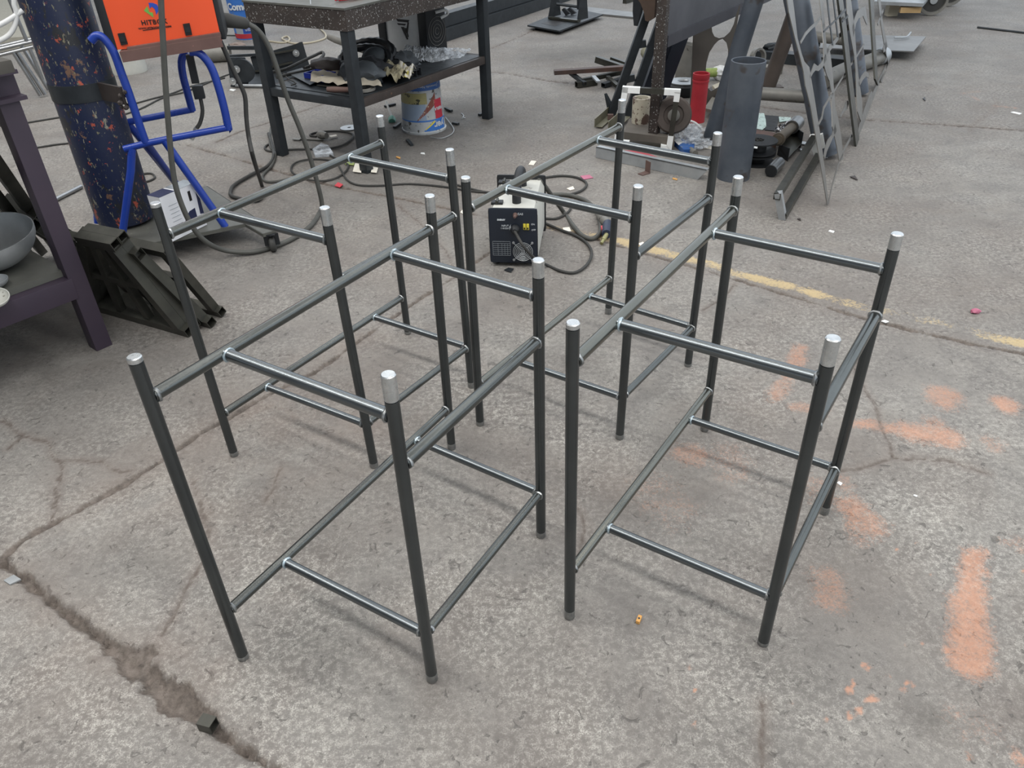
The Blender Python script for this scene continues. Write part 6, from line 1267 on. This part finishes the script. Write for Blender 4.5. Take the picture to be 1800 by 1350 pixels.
for i in range(4):
    a, b, c_ = wf_[i], wf_[(i+1) % 4], wf_[i-1]; d1_, d2_ = (b-a).normalized(), (c_-a).normalized()
    m = MB(); m.bar(a-d1_*.016, a+d1_*(.085 if i == 0 else .05), .0325, .0325, fnv); m.bar(a-d2_*.016, a+d2_*.075, .0325, .0325, fnv)
    part('painted_corner', m, 'white_paint', t, label='white painted corner')

# ------------------------------------------------------------------ flat bars in front of the block
a, b = Vector((0.5381, 4.4659, 0)), Vector((1.0426, 4.0432, 0)); bd_ = (b-a).normalized()
m = MB(); nn = Vector((-bd_.y, bd_.x, 0)); m.prism([a, b, b+bd_*.05+UPV*.062, a+UPV*.062], nn*.008); m.prism([a+UPV*.056, b+bd_*.045+UPV*.056, b+bd_*.045+UPV*.062, a+UPV*.062], nn*.04)
tag(part('channel_bar', m, 'galv', loc=(a+b)/2), 'pale grey channel bar on edge on the floor before the low block', 'bar')
rs = [(0.6863, 4.4598, 0.02), (0.708, 4.5197, 0.02), (0.8119, 4.4973, 0.02), (0.9745, 4.2209, 0.02), (0.9465, 4.224, 0.02)]; tag(part('red_strip', MB().prism(rs, (0, 0, -.018)), 'red_dull', loc=(rs[0][0], rs[0][1], 0)), 'dull red tapering strip lying behind the pale channel bar', 'strip')
rb1 = [(0.7377, 4.1625, 0.004), (0.7612, 4.1327, 0.004), (0.8072, 4.1642, 0.004), (0.7884, 4.2031, 0.004)]; t = thing('rust_bracket', 'small rusty L bracket on the floor in front of the pale channel bar', 'bracket', rb1[1])
part('foot', MB().prism(rb1, (0, 0, -.004)), 'rust', t)
e1_, e2_ = Vector(rb1[2]), Vector(rb1[3]); part('upright', MB().prism([e1_, e2_, e2_+UPV*.06, e1_+UPV*.06], (-.004, 0, 0)), 'rust', t)
# plastic rubbish
R0 = Matrix.Identity(3)
def puff(label, c, size, seed):
    return tag(part('plastic_wrap', MB().lump(c, size, seed, .6, 4, 2.2, floor=.002), 'film', loc=(c[0], c[1], 0), angle=15), label, 'plastic')
puff('ball of crumpled clear plastic right of the white cornered frame', (1.1055, 4.6371, 0.05), (.085, .07, .055), 21)
puff('torn clear plastic in front of the brown pipe leg', (1.1638, 4.5791, 0.025), (.07, .06, .025), 25)
puff('crumpled foil-like plastic under the white straps', (1.1794, 4.7526, 0.04), (.06, .05, .04), 29)
for L, lab in (([(1.0788, 4.6601, 0.02), (1.0638, 4.712, 0.07), (1.0719, 4.7632, 0.13), (1.0975, 4.7241, 0.14), (1.1395, 4.7152, 0.08)], 'white plastic strap looping up left of the plastic rubbish'), ([(1.1074, 4.7459, 0.12), (1.1696, 4.7365, 0.1), (1.2236, 4.7368, 0.05)], 'white plastic strap bending right over the plastic rubbish')):
    tag(part('plastic_strap', MB().tube(smooth_path(L, 6), .0065, 6), 'white_plastic', loc=L[0]), lab, 'strap')
pk = [(1.0268, 4.645, 0.03), (1.0508, 4.4596, 0.03), (1.108, 4.4634, 0.03), (1.1345, 4.5557, 0.03), (1.0736, 4.6729, 0.03)]; t = thing('blue_packet', 'blue and white printed packet by the foot of the white cornered frame', 'packet', (pk[1][0], pk[1][1], 0))
part('packet', MB().prism(pk, (0, 0, -.028)), 'print_dkblue', t); pw_ = [(1.0258, 4.6402, 0.0315), (1.0369, 4.5409, 0.0315), (1.0739, 4.5906, 0.0315), (1.0691, 4.6685, 0.0315)]; part('print_patch', MB().prism(pw_, (0, 0, -.001)), 'white_plastic', t)
ca, cb = Vector((1.0985, 4.4915, 0.018)), Vector((1.1094, 4.418, 0.018)); tag(part('round_cap', MB().lathe([(0, 0), (.016, 0), (.018, 1), (0, 1)], ca, cb, 16), 'grey_pipe', loc=ca), 'small grey cap lying in front of the blue packet', 'cap')
litter('paper_scrap', 'torn pale paper on the floor left of the big steel pipe foot', 'paper', [(1.1915, 4.5563, 0.004), (1.2362, 4.5299, 0.004), (1.2442, 4.5931, 0.004), (1.2133, 4.6076, 0.004)], 'paper')
litter('copper_offcut', 'small orange-brown chip on the floor behind the right rear frame', 'offcut', [(0.9107, 4.0634, 0.004), (0.9316, 4.0437, 0.004), (0.938, 4.0606, 0.004), (0.9171, 4.0805, 0.004)], 'clip_orange')
# boards and bits behind the pipe
for L, z, m_, lab, nm, cat in (([(1.4757, 5.601, 0.1), (1.4727, 5.3278, 0.1), (1.5832, 5.4307, 0.1), (1.5832, 5.7144, 0.1)], -.02, 'tan', 'pale board leaning behind the big steel pipe', 'pale_board', 'board'),
    ([(1.3318, 5.1907, 0.06), (1.4002, 5.101, 0.06), (1.5062, 5.3347, 0.06), (1.4473, 5.4596, 0.06)], -.02, 'grey_conc', 'grey flat offcut behind the brown pipe leg', 'flat_offcut', 'offcut'),
    ([(1.4552, 5.6915, 0.04), (1.4827, 5.5333, 0.04), (1.5729, 5.6747, 0.04), (1.5235, 5.8104, 0.04)], -.02, 'brown_steel', 'dark flat offcut under the pale board', 'flat_offcut', 'offcut')):
    tag(part(nm, MB().prism(L, (0, 0, z)), m_, loc=L[0]), lab, cat)
ca, cb = Vector((1.5535, 6.1346, 0.06)), Vector((1.641, 6.1393, 0.06)); t = thing('spray_can', 'yellow-green spray can lying behind the red tube', 'can', ca); part('body', MB().lathe([(0, 0), (.03, 0), (.033, .05), (.033, .95), (.028, 1), (0, 1)], ca, cb, 18), 'green', t)
tag(part('white_bag', MB().lump((1.6817, 6.1591, 0.05), (.07, .06, .05), 33, .4, floor=.001), 'white_plastic', loc=(1.7308, 6.3352, 0)), 'white crumpled bag behind the top of the big steel pipe', 'bag')

# ------------------------------------------------------------------ parts heap right of the pipe
def spool(label, c, r, h):
    c = Vector(c); t = thing('wire_spool', label, 'spool', c)
    m = MB(); m.lathe([(.03, 0), (r, 0), (r, .008), (.05, .010), (.05, h-.010), (r, h-.008), (r, h), (.03, h), (.03, 0)], c, c+UPV, 40, True); part('flanges', m, 'black', t)
    m = MB()
    for k in range(6):
        s = k*math.pi/3; m.bar(c+UPV*(h+.001)+Vector((.012*math.cos(s), .012*math.sin(s), 0)), c+UPV*(h+.001)+Vector((.032*math.cos(s), .032*math.sin(s), 0)), .004, .003)
    m.lathe([(.010, h-.02), (.014, h-.02), (.014, h), (.010, h), (.010, h-.02)], c, c+UPV, 20, True); part('hub', m, 'rubber', t)
    return t
s0 = Vector((1.4235, 4.259, 0))+Vector((0, .03, 0))
spool('black wire spool lying flat, upper one beside the big steel pipe', s0+UPV*.062, .105, .065)
spool('black wire spool lying flat, lower one beside the big steel pipe', s0, .105, .055)
litter('label_strip', 'white label strip on top of the black wire spool', 'label', [(1.3403, 4.1535, 0.13), (1.3709, 4.1305, 0.13), (1.3819, 4.1584, 0.13), (1.3512, 4.1816, 0.13)], 'white_paint', th=-.002)
vb = [(1.5816, 4.3993, -0), (1.6027, 4.2779, 0), (1.7444, 4.4839, 0), (1.7424, 4.635, 0)]; vb = [Vector(p) for p in vb]
t = thing('angle_stand', 'dark folded steel stand under the greasy shaft, right of the spools', 'stand', (vb[0]+vb[2])/2)
m = MB(); m.prism([vb[0], vb[1], vb[1]+UPV*.075, vb[0]+UPV*.06], (0.004, .004, 0)); m.prism([vb[3], vb[2], vb[2]+UPV*.095, vb[3]+UPV*.085], (0.004, .004, 0)); part('end_plate', m, 'dark_steel', t)
m = MB(); m.prism([vb[0]+UPV*.045, vb[1]+UPV*.02, vb[2]+UPV*.035, vb[3]+UPV*.06], (0, 0, -.005)); part('fold', m, 'rhs', t)
a, b = Vector((1.5494, 4.3397, 0.105)), Vector((1.7646, 4.6557, 0.105)); t = thing('greasy_shaft', 'greasy brown shaft with a shiny collar lying on the dark folded stand', 'shaft', (a+b)/2)
m = MB(); m.lathe([(0, 0), (.026, 0), (.026, .03), (.036, .03), (.036, .08), (.028, .09), (.028, .72), (0, .72)], a, b, 24); part('body', m, mat('greasy_brown_metal', '#5a5248', '#726a5e', rough=.5, metal=.4, scale=9), t)
m = MB(); m.lathe([(0, .70), (.040, .70), (.043, .78), (.040, 1.0), (.028, 1.02), (0, 1.02)], a, b, 24); part('collar', m, 'chrome', t, label='shiny collar')
tag(part('foil_ball', MB().lump((1.699, 4.6556, 0.05), (.055, .055, .05), 41, .35, 4, 3.0), mat('crumpled_foil', '#8f9092', '#c3c4c6', rough=.25, metal=.9, scale=30, specks='#2c2d30', speck_scale=22, speck_at=.58), loc=(1.7435, 4.771, 0), angle=15), 'shiny crumpled foil ball behind the greasy shaft', 'foil')
fm = mat('torn_pale_print', '#a9c2bd', '#c9dad6', rough=.6, scale=30, specks='#7d8f8c', speck_scale=50, speck_at=.6)
litter('paper_sheet', 'pale mint torn paper sheet on the floor right of the big steel pipe', 'paper', [(1.6556, 5.2237, 0.01), (1.7358, 5.1997, 0.01), (1.7061, 5.0589, 0.01), (1.6674, 4.9134, 0.01), (1.6229, 4.8464, 0.01), (1.5738, 4.9007, 0.01)], fm)
litter('rubber_mat', 'black mat between the two pale torn papers', 'mat', [(1.7292, 5.1749, 0.006), (1.8191, 5.1367, 0.006), (1.7029, 4.8263, 0.006), (1.6411, 4.8577, 0.006)], 'black')
litter('paper_sheet', 'second pale torn paper behind the foil ball', 'paper', [(1.8068, 5.1108, 0.01), (1.8779, 5.0886, 0.01), (1.8582, 5.0267, 0.01), (1.7764, 4.9991, 0.01)], fm)
bp2 = [(1.5148, 4.7136, 0.06), (1.6347, 4.6073, 0.06), (1.5962, 4.4801, 0.06), (1.4434, 4.4555, 0.06)]; tag(part('rusty_box', MB().prism(bp2, (0, 0, -.058)), 'rust', loc=(bp2[0][0], bp2[0][1], 0)), 'rusty flat box behind the black spools', 'box')
a, b = Vector((1.434, 4.0417, 0.033)), Vector((1.4903, 4.1266, 0.033)); t = thing('end_cap_tube', 'short bright tube with a black end lying on the floor before the spools', 'tube', (a.x, a.y, 0))
part('body', MB().lathe([(0, .02), (.032, .02), (.032, 1), (0, 1)], a, b+(b-a)*.5, 24), 'chrome', t); part('cap', MB().lathe([(0, 0), (.031, 0), (.033, .03), (0, .03)], a, b, 24), 'black', t, label='black end cap')
litter('foil_scrap', 'bright foil scrap on the floor right of the dark folded stand', 'foil', [(1.763, 4.5567, 0.01), (1.7952, 4.5313, 0.01), (1.8094, 4.5839, 0.01), (1.7801, 4.5983, 0.01)], 'bright')
litter('foil_scrap', 'smaller bright foil scrap nearer than the other, right of the dark folded stand', 'foil', [(1.7199, 4.445, 0.01), (1.7356, 4.4225, 0.01), (1.7426, 4.4738, 0.01), (1.7265, 4.4756, 0.01)], 'bright')

# ------------------------------------------------------------------ things under and behind the sawhorse
a, b = Vector((2.1331, 6.7684, 0.04)), Vector((2.7518, 6.3184, 0.04)); tag(part('steel_beam', MB().bar(a, b, .12, .08), 'dark_steel', loc=a), 'dark square beam lying on the floor behind the pipe sawhorse', 'beam', None, 'thing')
tag(part('scrap_bracket', MB().lump((2.2782, 6.7512, 0.1), (.10, .03, .03), 44, .5), 'dark_steel', loc=(2.4272, 7.1883, 0)), 'dark bent bracket lying on the beam behind the sawhorse', 'bracket')
c = Vector((2.2127, 6.7053, 0.015)); t = thing('flange_disc', 'round flange plate with a dark nut on the floor between the sawhorse legs', 'disc', (c.x, c.y, 0))
part('plate', MB().lathe([(0, -.008), (.12, -.008), (.12, .008), (0, .008)], c, c+UPV, 32, True), 'plate_grey', t); part('nut', MB().lathe([(.025, .008), (.055, .008), (.055, .05), (.025, .05), (.025, .008)], c, c+UPV, 6, True), 'dark_steel', t)
c = Vector((2.0636, 6.5338, 0)); tag(part('steel_ring', MB().lathe([(.055, -.02), (.07, -.02), (.07, .02), (.055, .02), (.055, -.02)], c+UPV*.07, c+UPV*.07+Vector((.5, -1, .2)), 28, True), 'grey_pipe', loc=c), 'steel ring standing on edge behind the top of the big steel pipe', 'ring')
tag(part('grey_block', MB().box(Vector((2.0898, 6.2965, 0.03)), (.18, .10, .06), Matrix.Rotation(.2, 3, 'Z'), .006), 'grey_conc', loc=(2.1325, 6.425, 0)), 'grey dusty block between the sawhorse legs below the flange disc', 'block')
litter('candy_wrapper', 'pink crumpled wrapper on the floor between the sawhorse legs', 'wrapper', [(2.435, 6.7291, 0.02), (2.4752, 6.6801, 0.02), (2.5131, 6.8239, 0.02), (2.4838, 6.8508, 0.02)], 'pink')
litter('candy_wrapper', 'small pink scrap on the floor right of the nearer blue sawhorse leg', 'wrapper', [(2.6783, 6.5903, 0.01), (2.7061, 6.5653, 0.01), (2.7301, 6.6439, 0.01), (2.7038, 6.6482, 0.01)], 'pink')
ep = [Vector(p) for p in [(2.2951, 5.7331, 0.055), (2.4902, 5.9764, 0.055), (2.6959, 6.1817, 0.055), (2.8757, 6.3261, 0.055), (3.0332, 6.4814, 0.055)]]
t = thing('bent_pipe', 'grey bent pipe lying on the floor behind the scroll-cut panels', 'pipe', ep[2])
part('pipe', MB().tube(smooth_path(ep, 5), .055, 18), 'grey_pipe', t)
a = ep[-1]; m = MB(); m.lathe([(0, -.05), (.060, -.05), (.066, -.02), (.066, .04), (.055, .06), (0, .06)], a, a+(ep[-1]-ep[-2]).normalized(), 24, True); part('coupling', m, 'galv', t, label='rounded coupling at the end')
sp = [(2.6362, 6.7714, 0.075), (3.3059, 6.5254, 0.075), (3.6515, 7.0567, 0.075), (3.0961, 7.2344, 0.075), (2.8374, 7.2071, 0.075)]
t = thing('sheet_plate', 'grey sheet steel plate propped just above the floor behind the scroll panels', 'plate', (sp[1][0], sp[1][1], 0))
part('sheet', MB().prism(sp, (0, 0, -.008)), 'plate_grey', t)
for p in (sp[0], sp[2], sp[4]): part('spacer', MB().box((p[0]*.97, p[1], .033), (.08, .08, .066)), 'dark_steel', t)
sp2 = [(2.5494, 6.4968, 0.03), (2.779, 6.3603, 0.03), (2.9352, 6.5977, 0.03), (2.6604, 6.8155, 0.03)]; tag(part('steel_sheet', MB().prism(sp2, (0, 0, -.02)), 'plate_grey', loc=(sp2[0][0], sp2[0][1], 0)), 'grey plate edge lying under the propped sheet steel', 'plate')
rc = Vector((3.3436, 6.9837, 0.09)); tag(part('bent_wire', MB().tube(smooth_path([rc, rc+Vector((.10, .0, .0)), rc+Vector((.17, .08, .02))], 4), .008, 6), 'galv', loc=rc), 'bent bright strip on top of the propped sheet steel', 'wire')
# trolley at the top edge
wc_ = Vector((4.3284, 8.4032, 0)); ct = thing('flat_trolley', 'low timber trolley with grey spoked wheels at the top right edge', 'trolley', wc_)
def wheel(c, ax, r):
    c = Vector(c); m = MB(); ax = Vector(ax).normalized()
    m.lathe([(r*.82, -.03), (r, -.03), (r+.004, 0), (r, .03), (r*.82, .03), (r*.78, .015), (r*.78, -.015), (r*.82, -.03)], c, c+ax, 36, True)
    w_ = part('wheel', m, 'grey_pipe', ct)
    m = MB(); m.lathe([(.0, -.035), (r*.25, -.035), (r*.25, .035), (0, .035)], c, c+ax, 18, True); part('hub', m, 'galv', w_)
    m = MB(); m.lathe([(0, -.012), (r*.79, -.012), (r*.79, .012), (0, .012)], c, c+ax, 24, True); part('wheel_disc', m, 'rubber', w_)
    ref = Vector((0, 0, 1)); t2 = ref.cross(ax).normalized()
    for k in range(5):
        s = 2*math.pi*k/5+.3; d = ref*math.cos(s)+t2*math.sin(s); m = MB(); m.bar(c+d*r*.2-ax*.014, c+d*r*.8-ax*.014, .028, .012, ax); part('spoke', m, 'grey_pipe', w_)
wheel(wc_+UPV*.14, (-.30, -1, 0), .136); wheel(Vector((4.7235, 8.8653, 0))+UPV*.14, (-.30, -1, 0), .136)
m = MB(); pl_ = [Vector(p) for p in [(3.7029, 8.3327, 0.13), (4.0914, 8.1131, 0.13), (4.7338, 9.1413, 0.13), (4.3004, 9.4188, 0.13)]]; m.prism(pl_, UPV*.03); part('deck', m, 'galv', ct)
m = MB(); m.bar((3.9384, 8.2428, 0.09), (4.1214, 8.2034, 0.09), .06, .05); part('timber_runner', m, 'wood', ct)
m = MB(); m.box(Vector((3.949, 8.4339, 0.06)), (.10, .08, .11)); part('timber_block', m, 'tan', ct)
m = MB(); m.bar((3.9364, 8.7886, 0), Vector((3.9364, 8.7886, 0))+UPV*.16, .04, .05); part('prop', m, 'rhs', ct)
a, b = Vector((4.4431, 7.6998, 0.008)), Vector((4.8253, 7.254, 0.008)); tag(part('thin_rod', MB().tube([a, b], .009, 8), 'dark_steel', loc=a), 'thin dark rod lying on the bright floor at the upper right edge', 'rod')

# ------------------------------------------------------------------ small litter on the near floor
c = Vector((-0.6635, 0.9404, 0.013)); R_ = Matrix.Rotation(-.30, 3, 'Z'); x_ = R_ @ Vector((1, 0, 0))
m = MB(); m.rhs(c-x_*.016, c+x_*.016, .026, .026, t=.002); tag(part('tube_offcut', m, 'rhs', loc=(c.x, c.y, 0)), 'short square tube offcut in the broken floor joint at lower left', 'offcut')
litter('steel_chip', 'small square steel chip on the floor at the left edge joint corner', 'offcut', [(-1.3159, 1.3646, 0.005), (-1.2926, 1.3505, 0.005), (-1.2717, 1.3662, 0.005), (-1.2989, 1.3826, 0.005)], 'galv', th=-.004)
c = Vector((0.2771, 1.1701, 0.006)); t = thing('brass_connector', 'tiny orange-brown connector on the floor between the two front frames', 'offcut', (c.x, c.y, 0))
R_ = Matrix.Rotation(1.1, 3, 'Z'); part('body', MB().box(c, (.020, .009, .010), R_, .001), 'clip_orange', t); part('stud', MB().lathe([(0, 0), (.003, 0), (.003, .003), (0, .003)], c+UPV*.005, c+UPV*.008, 10), 'rhs', t)
t = tag(part('pink_bead', MB().lump((1.7656, 2.5279, 0.008), (.018, .012, .010), 3, .3, floor=.0005), 'pink', loc=(1.7729, 2.5372, 0)), 'small bright pink wrapper on the floor near the right edge', 'wrapper')
litter('paper_scrap', 'white flake on the yellow line right of the front right frame', 'paper', [(1.3934, 2.4907, 0.003), (1.4048, 2.4771, 0.003), (1.4206, 2.4845, 0.003), (1.4092, 2.4981, 0.003)], 'white_paint')
litter('paper_scrap', 'white flake on the floor at the right edge, below the bright floor', 'paper', [(3.289, 5.0482, 0.003), (3.3166, 4.9923, 0.003), (3.3439, 5.0148, 0.003), (3.3165, 5.0578, 0.003)], 'white_paint')
litter('paper_scrap', 'white flake on the floor between the two right frames and the scroll panel', 'paper', [(1.489, 3.3135, 0.003), (1.5051, 3.2927, 0.003), (1.5171, 3.311, 0.003), (1.5012, 3.3254, 0.003)], 'white_paint')
litter('paper_scrap', 'white flake by the lower crossbar of the front right frame', 'paper', [(0.9061, 1.6167, 0.003), (0.9128, 1.6045, 0.003), (0.921, 1.6135, 0.003), (0.9142, 1.6211, 0.003)], 'white_paint')
litter('paper_scrap', 'tiny white flake on the floor right of the front right frame foot', 'paper', [(1.0939, 1.5552, 0.003), (1.1001, 1.5481, 0.003), (1.1052, 1.5524, 0.003), (1.0995, 1.5572, 0.003)], 'white_paint')
litter('dark_chip', 'dark chip on the floor right of the scroll panel, near the long joint', 'chip', [(2.8934, 5.4254, 0.006), (2.8864, 5.3678, 0.006), (2.9275, 5.4653, 0.006)], 'black')
litter('dark_chip', 'dark fragments on the floor in front of the scroll panel point', 'chip', [(1.8477, 3.9945, 0.006), (1.8693, 3.9402, 0.006), (1.8806, 4.0086, 0.006)], 'brown_steel')
litter('dark_chip', 'small dark chip on the floor by the narrow frame foot', 'chip', [(1.392, 3.463, 0.006), (1.4039, 3.4412, 0.006), (1.4101, 3.4682, 0.006)], 'brown_steel')
